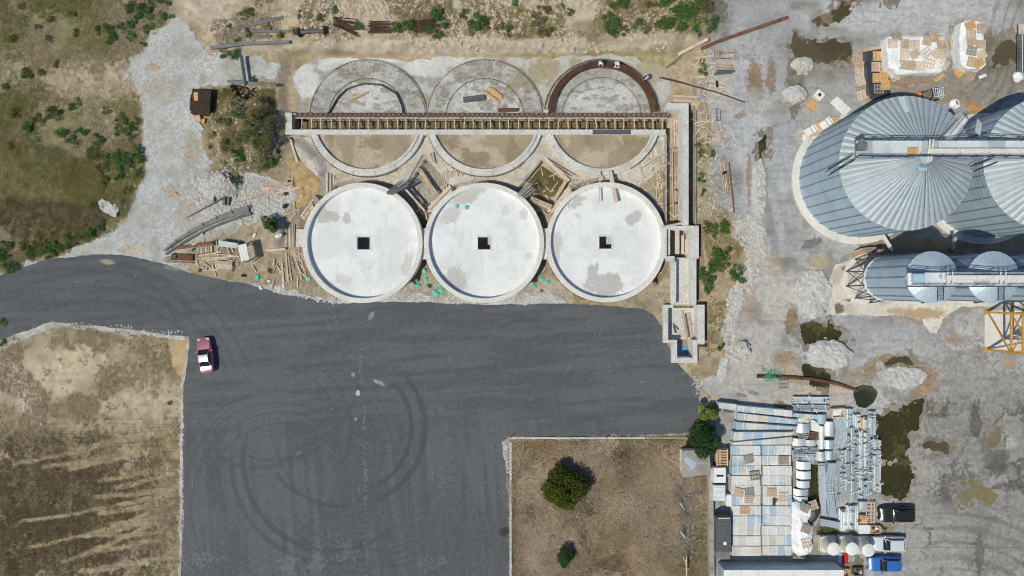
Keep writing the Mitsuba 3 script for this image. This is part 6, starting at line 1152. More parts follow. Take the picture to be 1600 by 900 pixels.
thing('orange_block', 'small orange block beside the navy tube on the dusty bundles', 'block', None, box(.2, .3, .15, W(1213.5, 782, 1.25)), 'mat_orange')
for pts, m, ns, lb in [([(1123, 629), (1151, 632), (1150, 642), (1124, 638)], 'sheet_less_dusty', 2, 'short pale blue bundle at the upper left corner of the stack yard'),
        ([(1152, 633.5), (1238, 641.5), (1238, 651.5), (1151, 643)], 'sheet_less_dusty', 5, 'long pale blue bundle, topmost of the five tapering rows'),
        ([(1153, 645), (1245, 655.5), (1244, 663), (1152, 656.5)], 'sheet_less_dusty', 5, 'long pale blue bundle, second from the top of the tapering rows'),
        ([(1151, 659.5), (1245, 667), (1246, 671), (1150, 671.5)], 'sheet_dusty', 5, 'long brown dusty bundle, third from the top of the tapering rows'),
        ([(1146.5, 675), (1240, 675.5), (1239, 680), (1146, 689)], 'sheet_less_dusty', 5, 'long pale blue bundle, fourth from the top of the tapering rows'),
        ([(1145, 691.5), (1238, 682.5), (1238.5, 694.5), (1144, 695.2)], 'sheet_dusty', 5, 'long dusty bundle, lowest of the five tapering rows'),
        ([(1240, 645.5), (1277, 648.5), (1276, 655.5), (1238, 651)], 'sheet_less_dusty', 3, 'pale blue bundle continuing the topmost tapering row on the right')]:
    bundle(pts, 1.25, lb, 'long sheet bundles in the stack yard', m, ns)
pallets([(1230, 645.5, 1.0, -4, 0, 'rust_red')], 'x', None); labels['wooden_pallet' + (f'_{used["wooden_pallet"] - 1:03d}')].update(label='reddish brown pallet on the topmost tapering bundle')
thing('grey_box', 'dark grey flat box on the ground left of the tapering bundles', 'box', None, bbox(1.1, .45, .5, .03), 'mat_steel_dark', False, TR((*W(1139, 641.5, .5)[:2], .03), -12))
def profiles(x0, y0, x1, y1, n, label, m='galvanised_pale', h=.6, jit=.5, seed=0, layers=2, across=False):
    """bundle of open steel profiles, each a part"""
    g = np.random.default_rng(seed + int(x0 * 7 + y0)); t = thing('profile_bundle', label, 'profile bundle', 'steel profile bundles in the stack yard')
    for l in range(layers):
        for k in range(n):
            u = (k + .5) / n; e0, e1 = g.normal(0, jit * 2.5), g.normal(0, jit * 2.5); z = h * (l + .5) / layers + g.uniform(-.05, .08)
            if not across:
                w = (x1 - x0) / n; xa, xb = x0 + w * (k + .5) + g.normal(0, jit * .4), x0 + w * (k + .5) + g.normal(0, jit * .4)
                a, b = W(xa, y0 + e0, h), W(xb, y1 + e1, h)
            else:
                w = (y1 - y0) / n; ya, yb2 = y0 + w * (k + .5) + g.normal(0, jit * .4), y0 + w * (k + .5) + g.normal(0, jit * .4)
                a, b = W(x0 + e0, ya, h), W(x1 + e1, yb2, h)
            a[2] = b[2] = z; ww = w / U * .62; s = np.array([-(b - a)[1], (b - a)[0], 0]); s /= np.linalg.norm(s)
            web = bar(a, b, ww, .03); fl = [bar(a + s * ww / 2 * sg + [0, 0, .06], b + s * ww / 2 * sg + [0, 0, .06], .03, .12) for sg in (-1, 1)]
            part(t, 'profile', cat([web] + fl), 'mat_' + (m if g.random() < .7 else 'galvanised_pale' if g.random() < .6 else 'galvanised'))
    for k in range(int(max(abs(x1 - x0), abs(y1 - y0)) / 9)):
        c = W(g.uniform(x0, x1), g.uniform(y0, y1), h); part(t, 'bracket', box(g.uniform(.25, .6), .12, .08, (c[0], c[1], h + .08), g.uniform(-30, 30) + (90 if across else 0)), 'mat_' + ('steel_dark' if k % 3 == 0 else 'galvanised_pale'))
    return t
pr = [(1310, 705, 1316, 782), (1317, 703, 1322.5, 768), (1324, 682, 1328.5, 765), (1329.5, 667, 1335, 782), (1336, 676, 1341, 782), (1342, 673, 1347.5, 780), (1349, 676, 1356, 740), (1350, 752, 1358, 778), (1357, 672, 1360.5, 757), (1361, 686, 1364.5, 758), (1366, 684, 1370.5, 768), (1373.5, 688, 1377, 770)]
ks = [profiles(*r, 3 if i not in (10, 11) else 2, 'x', 'galvanised_pale' if i in (6, 10, 11) else 'galvanised_blue', .5 + .12 * (i % 3), .45 if i < 9 else .1, i) for i, r in enumerate(pr)]
rank(ks, 'long bundle of open steel profiles lying up and down, {}', pr)
pr2 = [(1240, 620, 1295, 631, 4, 'galvanised_pale'), (1240, 633, 1295, 644, 4, 'galvanised_blue')]
for r, lb in zip(pr2, ('bundle of loose profiles lying sideways above the pale blue bundle, upper of two', 'bundle of loose profiles lying sideways above the pale blue bundle, lower of two')): profiles(*r[:4], r[4], lb, r[5], .7, .5, 3, 2, True)
for r, m, lb in [((1323, 639, 1334, 668), 'galvanised_blue', 'upright profile bundle right of the open wooden crate'), ((1335.5, 648, 1345, 668), 'galvanised_pale', 'whitish short profile bundle right of the open wooden crate'), ((1346.5, 653, 1355, 670), 'wood_pale', 'tan short bundle of boards among the profile bundles'), ((1358.5, 643, 1369, 680), 'galvanised_blue', 'upright profile bundle at the upper right corner of the stack yard'), ((1313, 797, 1322.5, 830), 'galvanised_pale', 'short profile bundle left of the larger one below the long profiles'), ((1323.5, 791, 1342, 828), 'galvanised_pale', 'wide profile bundle below the long profiles')]:
    profiles(*r, max(3, int((r[2] - r[0]) / 2.6)), lb, m, .8, .25, 4)
for r, lb, m in [((1242, 697.5, 1258, 708), 'mixed steel fittings beside the right column, upper pile', 'galvanised_blue'), ((1260, 698.5, 1276, 708), 'mixed steel fittings beside the right column, right pile', 'galvanised'), ((1244, 709.5, 1276, 719), 'mixed steel fittings heaped above the small curved sheets', 'galvanised_pale')]: profiles(*r, 5, lb, m, .5, 1.3, 7, 2, True)
def curved_stack(x0, y0, x1, y1, n, h, label, m='galvanised_blue', rot=0, rise=.25):
    t = thing('curved_sheet_stack', label, 'sheet stack', 'stacks of curved sheets'); c = W((x0 + x1) / 2, (y0 + y1) / 2, h); w, d = (x1 - x0) / U, (y1 - y0) / U
    xs = np.linspace(-w / 2, w / 2, 9)
    for k in range(n):
        z = .1 + (h - .1 - rise) * k / max(n - 1, 1); top = z + rise * (1 - (xs / (w / 2)) ** 2)
        V = np.concatenate([np.column_stack([xs, np.full(9, s * d / 2 * (1 - .02 * (k % 2))), top + o]) for s in (-1, 1) for o in (0, .05)])
        f = []
        for i in range(8): f += [(9 + i, 10 + i, 28 + i, 27 + i), (i, 18 + i, 19 + i, 1 + i), (i, i + 1, 10 + i, 9 + i), (18 + i, 27 + i, 28 + i, 19 + i)]
        part(t, 'curved_sheet', (V, np.array(f)), 'mat_' + m, False, TR((c[0], c[1], 0), rot))
    for s in (-.35, .35): part(t, 'bearer', mv(box(w, .12, .1, (0, s * d, 0)), (c[0], c[1], .02), rot), 'mat_wood')
    return t
for r, lb, m in [((1248, 722, 1268, 734), 'small stack of curved sheets by the right column, topmost of four', 'galvanised_pale'), ((1248, 737, 1268, 749), 'small stack of curved sheets by the right column, second of four', 'galvanised_pale'), ((1248, 752, 1266, 763), 'small blue grey stack of curved sheets, third of four by the right column', 'sheet_less_dusty'), ((1243.5, 765, 1264, 775), 'small stack of curved sheets, lowest of four by the right column', 'galvanised_blue'), ((1243.5, 776.5, 1263, 784), 'flat blue grey sheet stack directly above the white tarpaulin', 'sheet_less_dusty'),
        ((1247.5, 662, 1266, 677), 'grey blue sheet stack in the middle with shaded top', 'galvanised_blue'), ((1240, 685.5, 1259, 697), 'blue grey sheet stack with two small holes beside the tapering rows', 'sheet_less_dusty'), ((1260.5, 688, 1275.5, 697.5), 'dusty whitish sheet stack left of the upright white sheets', 'sheet_dusty'), ((1280.5, 666, 1289, 702), 'tall white upright sheet stack in the middle of the yard stacks', 'galvanised_pale'), ((1290, 659, 1303, 681), 'white sheet stack left of the quarter curved grey sheets', 'galvanised_pale'), ((1289.5, 688, 1304.5, 702), 'square pale sheet stack below the quarter curved grey sheets', 'galvanised_blue'), ((1278.5, 706, 1290, 721), 'pale square sheet stack above the long plain sheet', 'sheet_dusty'), ((1291, 705, 1302, 719), 'blue grey square sheet stack above the long curved sheets', 'sheet_less_dusty'), ((1278.5, 648, 1292, 663), 'dark grey sheet stack in the upper middle of the yard stacks', 'galvanised_wall')]:
    curved_stack(*r, 4, .85, lb, m)
thing('white_plate', 'bright white triangular plate in the middle of the yard stacks', 'plate', None, quadprism([(1268, 656), (1273, 657), (1283, 667), (1281, 675), (1268, 673)], .7, .8), 'mat_white')
thing('brown_rack', 'reddish brown slatted rack in the middle of the yard stacks', 'rack', None, cat([plank(1264, 678 + k * 3, 1278.5, 677.5 + k * 3, 1.8, .6, 'x', .2) for k in range(4)]), 'mat_rust_red')
pile('grey brown boards left of the reddish slatted rack', [(1247, 677.5, 1262, 679, 2), (1246, 680.5, 1262, 682, 2), (1247, 684, 1262, 684.5, 2)], 'wood_grey', .6)
thing('tan_cover', 'pale tan cover above the shaded sheet stack in the middle', 'cover', None, pads([(1248, 654), (1258, 653), (1267, 656), (1266, 661), (1248, 661)], .9, 15), 'mat_cream', 30)
oc = thing('open_crate', 'open wooden crate with white sheet inside near the sump pool', 'crate')
for a, b in (((1299, 639), (1318, 638)), ((1298.5, 652), (1318.5, 651)), ((1299, 638), (1299, 652)), ((1318.5, 638), (1318.5, 652))): part(oc, 'side', plank(*a, *b, 1.6, .5, 'x', .8), 'mat_wood_pale')
part(oc, 'white_liner', pads([(1301, 640), (1317, 640), (1316, 650), (1302, 650)], .7, 16), 'mat_tarp_white', 30)
qa = thing('curved_sheet_stack', 'quarter curved grey ribbed sheets right of the white stacks', 'sheet stack', 'stacks of curved sheets')
for k in range(5):
    a = np.linspace(math.radians(-28), math.radians(26), 12); cc = W(1262, 672)
    r0, r1 = (41 + k * 3.6) / U, (44.2 + k * 3.6) / U
    part(qa, 'curved_sheet', prism(Polygon([(cc[0] + r0 * math.cos(x), cc[1] + r0 * math.sin(x)) for x in a] + [(cc[0] + r1 * math.cos(x), cc[1] + r1 * math.sin(x)) for x in a[::-1]]), .25, .6 + .06 * (k % 2)), 'mat_galvanised')
lp = thing('long_sheet', 'long plain blue grey sheet beside the narrow olive water', 'sheet')
part(lp, 'sheet', quadprism([(1278.5, 724), (1289.5, 724), (1290, 770), (1291.5, 806), (1284, 806), (1279.5, 770)], .35, .5), 'mat_galvanised'); part(lp, 'strap', plank(1279, 727, 1289.5, 727, .7, .54, 'x', .04), 'mat_navy')
lc = thing('curved_sheet_stack', 'long slightly bent stack of pale sheets beside the long plain sheet', 'sheet stack', 'stacks of curved sheets')
for k in range(4):
    o = k * 3.0
    pts = [(1296.5 + o, 724), (1292.5 + o, 745), (1292 + o, 765), (1294.5 + o, 785), (1297.5 + o, 808)]
    part(lc, 'curved_sheet', prism(LineString(P2(pts, .8)).buffer(1.25 / U, cap_style='flat'), .15, .75 + .05 * (k % 2)), 'mat_galvanised_blue')
for y, x in ((757, 1292), (769, 1292.5)): part(lc, 'strap', plank(x - 1, y, x + 12, y, .8, .86, 'x', .04), 'mat_white')
thing('small_bundle', 'short tilted bundle with tan cloth right of the black tarpaulin', 'bundle', None, cat([plank(1281, 811 + k * 2.6, 1312, 817 + k * 2.6, 2.3, .5 + .04 * (k % 2), 'x', .35) for k in range(4)]), 'mat_galvanised_blue')
thing('wrapped_load', 'long uneven load under a white tarpaulin right of the dusty bundles', 'covered load', None, pads([(1238, 786), (1246, 784), (1256, 790), (1268, 794), (1267, 808), (1262, 815), (1272, 824), (1270, 838), (1268, 848), (1272, 858), (1262, 868), (1248, 870), (1238, 858), (1237, 820)], 1.3, 21, .25), 'mat_tarp_white', 35)
thing('black_cover', 'crumpled black tarpaulin between the white tarpaulin and the long sheet', 'tarpaulin', None, pads([(1262, 790), (1274, 783), (1284, 790), (1284, 800), (1276, 815), (1268, 822), (1262, 812), (1268, 800)], .9, 22, .15), 'mat_tarp_black', 35)
pallets([(1257, 793, 1.35, -25, 0, 'wood_grey'), (1259.5, 826, 1.4, -20, 0, 'wood_grey'), (1260, 848, 1.4, 15, 2, 'wood_pale'), (1270, 789, 1.0, 20, 1, 'wood')], 'weathered pallet on the long white tarpaulin, {}', 'pallets on the long white tarpaulin', 'top')
thing('pallet_scrap', 'jumble of broken pallet boards at the lower end of the white tarpaulin', 'scrap', None, cat([plank(1236 + rng.uniform(0, 20), 864 + rng.uniform(0, 10), 1240 + rng.uniform(0, 20), 864 + rng.uniform(0, 10), 1.4, .4 + .4 * rng.random(), 'x', .06) for k in range(16)]), 'mat_wood_grey')
ct = []
for px, py in ((1292, 849), (1320, 849), (1345, 851)):
    t = thing('hopper_tank', 'x', 'tank', 'cream square tanks with round lids'); ct.append(t); c = W(px, py, .4)
    part(t, 'body', bbox(1.9, 1.95, .75, .08), 'mat_cream', False, TR((c[0], c[1], .05)))
    part(t, 'neck', revolve([(0.95, .8), (.78, 1.25), (.72, 2.2), (0, 2.2)], 32), 'mat_cream', 40, TR((c[0], c[1], 0)))
    part(t, 'lid', revolve([(.76, 2.2), (.76, 2.3), (.5, 2.42), (0, 2.47)], 32), 'mat_white', 40, TR((c[0], c[1], 0)))
    for a, b in ((-.9, -.9), (.9, -.9), (.9, .9), (-.9, .9)): part(t, 'post', box(.1, .1, .95, (c[0] + a, c[1] + b, .05)), 'mat_concrete')
rank(ct, 'cream square tank with round white lid beside the silver car row, {}', [(0,), (1,), (2,)])
sb = thing('red_board', 'flat board half red and half white lying below the cream tanks', 'board')
part(sb, 'red_half', box(.66, 1.25, .12, (*W(1320, 872)[:2], .05)), 'mat_red'); part(sb, 'white_half', box(.5, 1.25, .1, (*W(1311.6, 872)[:2], .05)), 'mat_galvanised_blue')
wcx = thing('white_case', 'white flat lidded case above the rightmost cream tank', 'case'); c = W(1350.5, 827, .7); part(wcx, 'body', bbox(1.3, 1.0, .7, .04), 'mat_white', False, TR((c[0], c[1], .03))); part(wcx, 'lid', bbox(1.34, 1.04, .06, .02), 'mat_white', False, TR((c[0], c[1], .735)))
fc = thing('wood_box', 'tan plywood box above the white case', 'box', None, bbox(.95, .95, .7, .03), 'mat_wood_new', False, TR((*W(1350, 812, .7)[:2], .03), -5)); part(fc, 'lid_batten', box(.1, .95, .05, (*W(1350, 812, .75)[:2], .73), -5), 'mat_wood')
wf = thing('ladder_frame', 'upright pale wooden ladder frame left of the black car', 'frame')
for px in (1354, 1361, 1366): part(wf, 'rail', plank(px, 784, px - .5, 818, 1.1, .6, 'x', .12), 'mat_wood_pale')
for k in range(6): part(wf, 'rung', plank(1353, 786 + k * 6, 1367, 786 + k * 6, .9, .5, 'x', .08), 'mat_wood_pale')
gb = thing('grey_cupboard', 'small grey metal cupboard left of the pale ladder frame', 'cupboard', None, bbox(.8, .95, .7, .04), 'mat_galvanised', False, TR((*W(1347.5, 790, .7)[:2], .03))); part(gb, 'door', box(.34, .9, .03, (*W(1345, 790, .74)[:2], .73)), 'mat_galvanised_pale')
def junk_box(px, py, label, m, seed):
    t = thing('junk_box', label, 'box'); c = W(px, py, .5)
    for dx, dy, w, d in ((-.55, 0, .08, .85), (.55, 0, .08, .85), (0, .42, 1.1, .08), (0, -.42, 1.1, .08)): part(t, 'side', box(w, d, .6, (c[0] + dx, c[1] + dy, .03)), 'mat_' + m)
    g = np.random.default_rng(seed)
    for k in range(5): part(t, 'scrap', lump(.22, 1, .4, k, .7), 'mat_' + ['wood', 'white', 'steel_dark', 'orange', 'rust'][k], False, TR((c[0] + g.uniform(-.35, .35), c[1] + g.uniform(-.25, .25), .35)))
junk_box(1367.5, 827, 'open wooden box full of junk left of the silver car', 'wood', 3); junk_box(1341, 893, 'open box of coloured junk at the bottom edge', 'steel_dark', 4); junk_box(1319, 895, 'tan open box at the bottom edge left of the coloured junk', 'wood_new', 5)
# ---------------------------------------------------------------- walls, hut, container by the stack yard
bw = thing('boundary_wall', 'long pale concrete boundary wall between the dry plot and the stack yard', 'wall')
for k in range(10):
    y0 = 700 + k * 21; part(bw, 'wall_segment', quadprism([(1106.5 + k * .35, y0), (1113.5 + k * .3, y0), (1113.8 + k * .3, y0 + 20.6), (1106.8 + k * .35, y0 + 20.6)], -.1, 1.1 + .02 * (k % 2)), 'mat_concrete_old')
hut = thing('concrete_hut', 'flat roofed grey concrete hut at the upper right corner of the dry plot', 'hut')
hq = [(1066, 704), (1108, 702.5), (1111, 741), (1066, 746)]
part(hut, 'roof', quadprism(hq, 2.3, 2.5), 'mat_concrete_old'); part(hut, 'wall', prism(Polygon(P2(hq, 2.4)).buffer(-.25), 0, 2.298), 'mat_concrete')
thing('wood_grate', 'wooden grate lying on the flat roof of the concrete hut', 'grate', None, cat([plank(1090, 710 + k * 2.6, 1105, 711 + k * 2.6, 1.2, 2.55, 'x', .06) for k in range(5)] + [plank(1089.5, 709, 1090, 722, .8, 2.54, 'x', .05), plank(1104.5, 710, 1105, 723, .8, 2.54, 'x', .05)]), 'mat_wood_grey')
thing('blue_sheet', 'light blue metal sheet lying on the flat roof of the concrete hut', 'sheet', None, quadprism([(1067.5, 718), (1073, 712.5), (1088, 723), (1086, 731), (1080, 733)], 2.51, 2.56), 'mat_galvanised_blue')
cx = thing('box_container', 'long white box container with ribbed roof cut by the bottom edge', 'container')
ca, cb = W(1121, 877), W(1303, 877); L = cb[0] - ca[0]; y1 = ca[1]
part(cx, 'body', bbox(L, 2.5, 2.58, .06), 'mat_galvanised_blue', False, TR(((ca[0] + cb[0]) / 2, y1 - 1.25, .06)))
for k in range(14): part(cx, 'roof_panel', box(L / 14 - .04, 2.44, .04, (ca[0] + L * (k + .5) / 14, y1 - 1.25, 2.64)), 'mat_white')
for k in range(4): part(cx, 'foot', box(.3, 2.2, .1, (ca[0] + 1 + k * (L - 2) / 3, y1 - 1.25, .03)), 'mat_steel_dark')
dl = thing('kerb_wall', 'low pale kerb wall along the top of the dry plot', 'wall')
for k in range(12): x0 = 797 + k * 23.4; part(dl, 'kerb_stone', quadprism([(x0, 682.5 + (k % 2) * .3), (x0 + 23, 682.6), (x0 + 23, 685.2), (x0, 685)], -.1, .22 + .02 * (k % 3), 0), 'mat_concrete' if k < 9 else 'mat_concrete_old')
dv = thing('kerb_wall', 'low tan kerb wall along the left side of the dry plot', 'wall')
for k in range(11): y0 = 690 + k * 20; part(dv, 'kerb_stone', quadprism([(796, y0), (799.2, y0), (799.6, y0 + 19.6), (796.4, y0 + 19.6)], -.1, .22 + .02 * (k % 3), 0), 'mat_concrete')
ks = []; stk = [(1063, 787, 1070, 796), (1064, 832, 1071, 841)]
for i, s in enumerate(stk): ks.append(thing('white_stake', ['short white stake on the dry plot, upper of two', 'short white stake on the dry plot, lower of two'][i], 'stake', 'white stakes on the dry plot', bar(W(s[0], s[1], 1.4), W(s[2], s[3], .1), .12), 'mat_white'))
fk = thing('forked_post', 'pale forked post near the bottom edge of the dry plot', 'post'); add(fk, tube([W(1073, 905, .1), W(1072.5, 880, 1.2)], .09, 8), 'mat_wood_pale')
for a, b in (((1072.5, 880), (1067, 870)), ((1072.5, 880), (1073, 868)), ((1071, 888), (1077, 889))): part(fk, 'branch', tube([W(*a, 1.2), W(*b, 1.7)], .05, 6), 'mat_wood_pale')
ks = []; pst = [(799, 681, 806, 672), (947, 683, 957, 674)]
for i, s in enumerate(pst): ks.append(thing('fence_post', ['thin dark post at the left end of the kerb wall', 'thin dark post in the middle of the kerb wall'][i], 'post', 'thin posts on the kerb wall', box(.09, .09, 1.3, (*W(s[0], s[1])[:2], 0)), 'mat_wood_grey'))
# ---------------------------------------------------------------- vehicles
def paint(name, c, metal=.2): return mat('paint_' + name, c, .28, metal, .5, clearcoat=1.0, clearcoat_gloss=.9)
paint('pink', (.40, .13, .18)); paint('pink_roof', (.52, .42, .47)); paint('black', (.012, .013, .015)); paint('silver', (.74, .77, .80), .3); paint('blue', (.03, .15, .5)); paint('white', (.75, .75, .74), .0)
mat('glass', (.012, .016, .018), .05, 0, .6); mat('lamp_glass', (.75, .77, .8), .08, 0, .6); mat('lamp_red', (.35, .02, .02), .2); mat('chrome', (.7, .7, .72), .2, .9); mat('trim', (.03, .03, .032), .5)
def loft(secs):
    """skin over equal-count closed sections"""
    n = len(secs[0]); V = np.concatenate(secs); f = []
    for i in range(len(secs) - 1):
        for j in range(n): f.append((i * n + j, i * n + (j + 1) % n, (i + 1) * n + (j + 1) % n, (i + 1) * n + j))
    tri = [(a, b, c) for a, b, c, d in f] + [(a, c, d) for a, b, c, d in f]
    for base, rev in ((0, True), ((len(secs) - 1) * n, False)):
        for j in range(1, n - 1): tri.append((base, base + j + 1, base + j) if rev else (base, base + j, base + j + 1))
    m = trimesh.Trimesh(V, np.array(tri), process=False); m.fix_normals(); return m
def rsec(x, w, z0, z1, r=.12, top=1.0):
    """rounded section across the car at x: half width w, narrowing to w*top above"""
    P = []
    for sy, sz in ((1, -1), (1, 1), (-1, 1), (-1, -1)):
        ww = w * (top if sz > 0 else 1); zc_ = z1 if sz > 0 else z0
        rr = min(r, (z1 - z0) * .45)
        for t in ((0, .45, 1) if sy * sz < 0 else (0, .45, 1)):
            a = {(1, -1): -90 + 90 * t, (1, 1): 90 * t, (-1, 1): 90 + 90 * t, (-1, -1): 180 + 90 * t}[(sy, sz)]
            P.append((x, sy * (ww - rr) + rr * math.cos(math.radians(a)), zc_ - sz * rr + rr * math.sin(math.radians(a))))
    return np.array(P)
def car(px, py, heading, label, body, roofm, L=4.2, Wd=1.72, H=1.45, kind='hatch', group='parked cars'):
    """heading: where the nose points, degrees from +x; nose at +x in its own frame"""
    t = thing('car', label, 'car', group); c = W(px, py, .6); to = TR((c[0], c[1], .045), heading)
    h, w = L / 2, Wd / 2; b = 'mat_paint_' + body
    hood = .86 if kind != 'suv' else 1.0; tail = {'hatch': .98, 'sedan': .95, 'suv': 1.12}[kind]
    xs = [(-h, .70, .38, tail * .78), (-h + .12, .9, .26, tail * .92), (-h + .55, .98, .2, tail), (-.3, 1.0, .18, .97 if kind != 'suv' else 1.1), (h * .32, 1.0, .18, .96 if kind != 'suv' else 1.08), (h * .72, .97, .2, hood), (h - .22, .88, .24, hood * .86), (h, .62, .34, hood * .66)]
    part(t, 'body', loft([rsec(x, w * k, z0, z1, .16) for x, k, z0, z1 in xs]), b, 40, to)
    zb = .93 if kind != 'suv' else 1.06
    fx, fr = h * .36, h * .06         # windscreen base and top
    rx, rb = {'hatch': (-h * .72, -h * .9), 'sedan': (-h * .34, -h * .62), 'suv': (-h * .8, -h * .93)}[kind]
    sec = lambda x, k, z: rsec(x, w * k, .6, z, .1, .9)
    part(t, 'glasshouse', loft([rsec(rb, w * .82, .6, zb, .06, .9), rsec(rx, w * .86, .6, H - .03, .1, .82), rsec(fr, w * .87, .6, H - .03, .1, .82), rsec(fx, w * .86, .6, zb, .06, .9)]), 'mat_glass', 35, to)
    wr = w * .86 * .82
    part(t, 'roof', loft([rsec(rx + .03, wr * .96, H - .06, H - .005, .05, .96), rsec((rx + fr) / 2, wr * 1.0, H - .06, H + .03, .05, .95), rsec(fr - .02, wr * .96, H - .06, H - .005, .05, .96)]), 'mat_paint_' + roofm, 40, to)
    for s in (-1, 1):
        part(t, 'window_pillar', bar((fx - .04, s * w * .8, zb + .01), (fr, s * wr * .97, H - .02), .07), b, False, to)
        part(t, 'window_pillar', bar((rb + .06, s * w * .76, zb + .01), (rx, s * wr * .97, H - .02), .1), b, False, to)
        part(t, 'mirror', mv(bbox(.16, .2, .12, .03), (fx - .25, s * (w + .06), .92)), b, False, to)
        part(t, 'headlight', mv(bbox(.3, .36, .12, .04), (h - .25, s * w * .62, hood * .74)), 'mat_lamp_glass', False, to)
        part(t, 'tail_light', mv(bbox(.14, .3, .18, .04), (-h + .09, s * w * .66, tail * .66)), 'mat_lamp_red', False, to)
        for x in (h * .62, -h * .62):
            wk = part(t, 'wheel', mv(trimesh.creation.cylinder(.31, .2, sections=20), (x, s * (w - .1), .31), 0, 90), 'mat_rubber', 40, to)
            part(wk, 'rim', mv(trimesh.creation.cylinder(.19, .03, sections=14), (x, s * (w + .005), .31), 0, 90), 'mat_chrome', 40, to)
    part(t, 'bumper', mv(bbox(.12, Wd * .7, .16, .04), (h - .05, 0, .34)), 'mat_trim', False, to)
    part(t, 'number_plate', box(.02, .5, .11, (h + .015, 0, .42)), 'mat_white', False, to)
    if kind == 'suv':
        for s in (-1, 1): part(t, 'roof_rail', box(1.5, .05, .05, ((rx + fr) / 2, s * wr * .86, H + .03)), 'mat_trim', False, to)
        for k in range(5): part(t, 'roof_rib', box(1.3, .05, .02, (rx * .6, -.4 + .2 * k, H + .02)), 'mat_trim', False, to)
    return t
car(321.5, 555, 97, 'pink car with pale roof standing alone on the asphalt lot', 'pink', 'pink_roof', 4.25, 1.68, 1.42, 'sedan', None)
car(1400, 803, 180, 'black car, topmost of three parked beside the stack yard', 'black', 'black', 4.3, 1.78, 1.5, 'suv')
car(1387, 849, 180, 'silver car, middle of three parked beside the stack yard', 'silver', 'silver', 4.25, 1.76, 1.44, 'hatch')
car(1381.5, 880.5, 180, 'blue car, lowest of three parked beside the stack yard', 'blue', 'blue', 4.0, 1.74, 1.44, 'hatch')
def truck(label, x0, y0, x1, y1, h, body, cabm, cargo=False):
    t = thing('truck', label, 'truck'); a, b = W(x0, y0, h), W(x1, y1, h); w, L = b[0] - a[0], a[1] - b[1]; cx_, cy_ = (a[0] + b[0]) / 2, (a[1] + b[1]) / 2; to = TR((cx_, cy_, 0))
    part(t, 'chassis', mv(bbox(w * .8, L * .96, .3, .03), (0, 0, .45)), 'mat_steel_dark', False, to)
    for y in (L * .36, -L * .22, -L * .38):
        for s in (-1, 1):
            wk = part(t, 'wheel', mv(trimesh.creation.cylinder(.42, .26, sections=20), (s * (w / 2 - .14), y, .42 + .03), 0, 0, 90), 'mat_rubber', 40, to)
            part(wk, 'rim', mv(trimesh.creation.cylinder(.22, .02, sections=14), (s * (w / 2 - .005), y, .45), 0, 0, 90), 'mat_chrome', 40, to)
    return t, to, w, L, h
t, to, w, L, h = truck('dark covered truck between the boundary wall and the dusty bundles', 1120, 809, 1143, 876, 2.4, None, None)
part(t, 'bed', mv(bbox(w, L * .8, 1.55, .06), (0, L * .1, .76)), 'mat_steel_dark', False, to)
for k in range(8): part(t, 'cover_strip', box(w * .96, L * .8 / 8 - .02, .05, (0, L * .1 + L * .8 * ((k + .5) / 8 - .5), 2.31 + .012 * (k % 2))), 'mat_steel_dark', False, to)
part(t, 'cab', loft([np.array([(x * k, y, z) for x, y in ((-1, 0), (1, 0), (1, -L * .18), (-1, -L * .18))]) + [0, -L * .31, 0] for z, k in ((.6, w / 2), (1.5, w / 2), (2.1, w / 2 * .9))]), 'mat_steel_grey', 30, to)
part(t, 'windscreen', box(w * .8, .05, .55, (0, -L * .495, 1.4)), 'mat_glass', False, to)
part(t, 'bow', box(w * .8, .08, .06, (0, L * .49, 2.36)), 'mat_white', False, to); part(t, 'patch', box(.36, .36, .02, (.1, -L * .1, 2.375)), 'mat_white', False, to)
t, to, w, L, h = truck('white truck loaded with tan boards beside the left column of bundles', 1115, 729, 1135, 785, 2.1, None, None)
part(t, 'cab', loft([np.array([(x * k, y, z) for x, y in ((-1, L * .46), (1, L * .46), (1, L * .04 - (0 if z < 1.6 else .0)), (-1, L * .04))]) for z, k in ((.6, w / 2), (1.5, w / 2), (2.05, w / 2 * .92))]), 'mat_paint_white', 30, to)
part(t, 'roof_vent', box(.8, .22, .06, (0, L * .24, 2.05)), 'mat_trim', False, to); part(t, 'windscreen', box(w * .8, .25, .1, (0, L * .02, 1.75)), 'mat_glass', False, to)
part(t, 'rear_box', mv(bbox(w * .95, L * .44, 1.1, .05), (0, -L * .26, .76)), 'mat_galvanised_pale', False, to)
for k in range(3): part(t, 'box_rib', box(w * .9, .08, .05, (0, -L * (.12 + .13 * k), 1.87)), 'mat_white', False, to)
tp = thing('timber_load', 'tan timber load with open slots above the white truck cab', 'timber')
for k in range(6): part(tp, 'slat', plank(1121, 704 + k * 4.3, 1136.5, 704 + k * 4.3, 1.8, 1.5, 'x', .1), 'mat_wood_new')
for px in (1120, 1125, 1136.5): part(tp, 'beam', plank(px, 702, px, 728, 1.8, 1.56, 'x', .12), 'mat_wood_pale')
part(tp, 'base', box(1.3, 1.9, 1.2, (*W(1128, 715, 1)[:2], .1)), 'mat_wood')
wr = thing('white_chest', 'small bright white chest beside the rear of the white truck', 'chest'); c = W(1140, 782, .9); part(wr, 'body', bbox(.75, 1.35, .85, .04), 'mat_white', False, TR((c[0], c[1], .04))); part(wr, 'lid', bbox(.78, 1.38, .06, .02), 'mat_white', False, TR((c[0], c[1], .895)))
fl = thing('forklift', 'small grey forklift with orange front arms above the first large silo', 'forklift'); c = W(1456, 148.5, .8); to = TR((c[0], c[1], .03), 8)
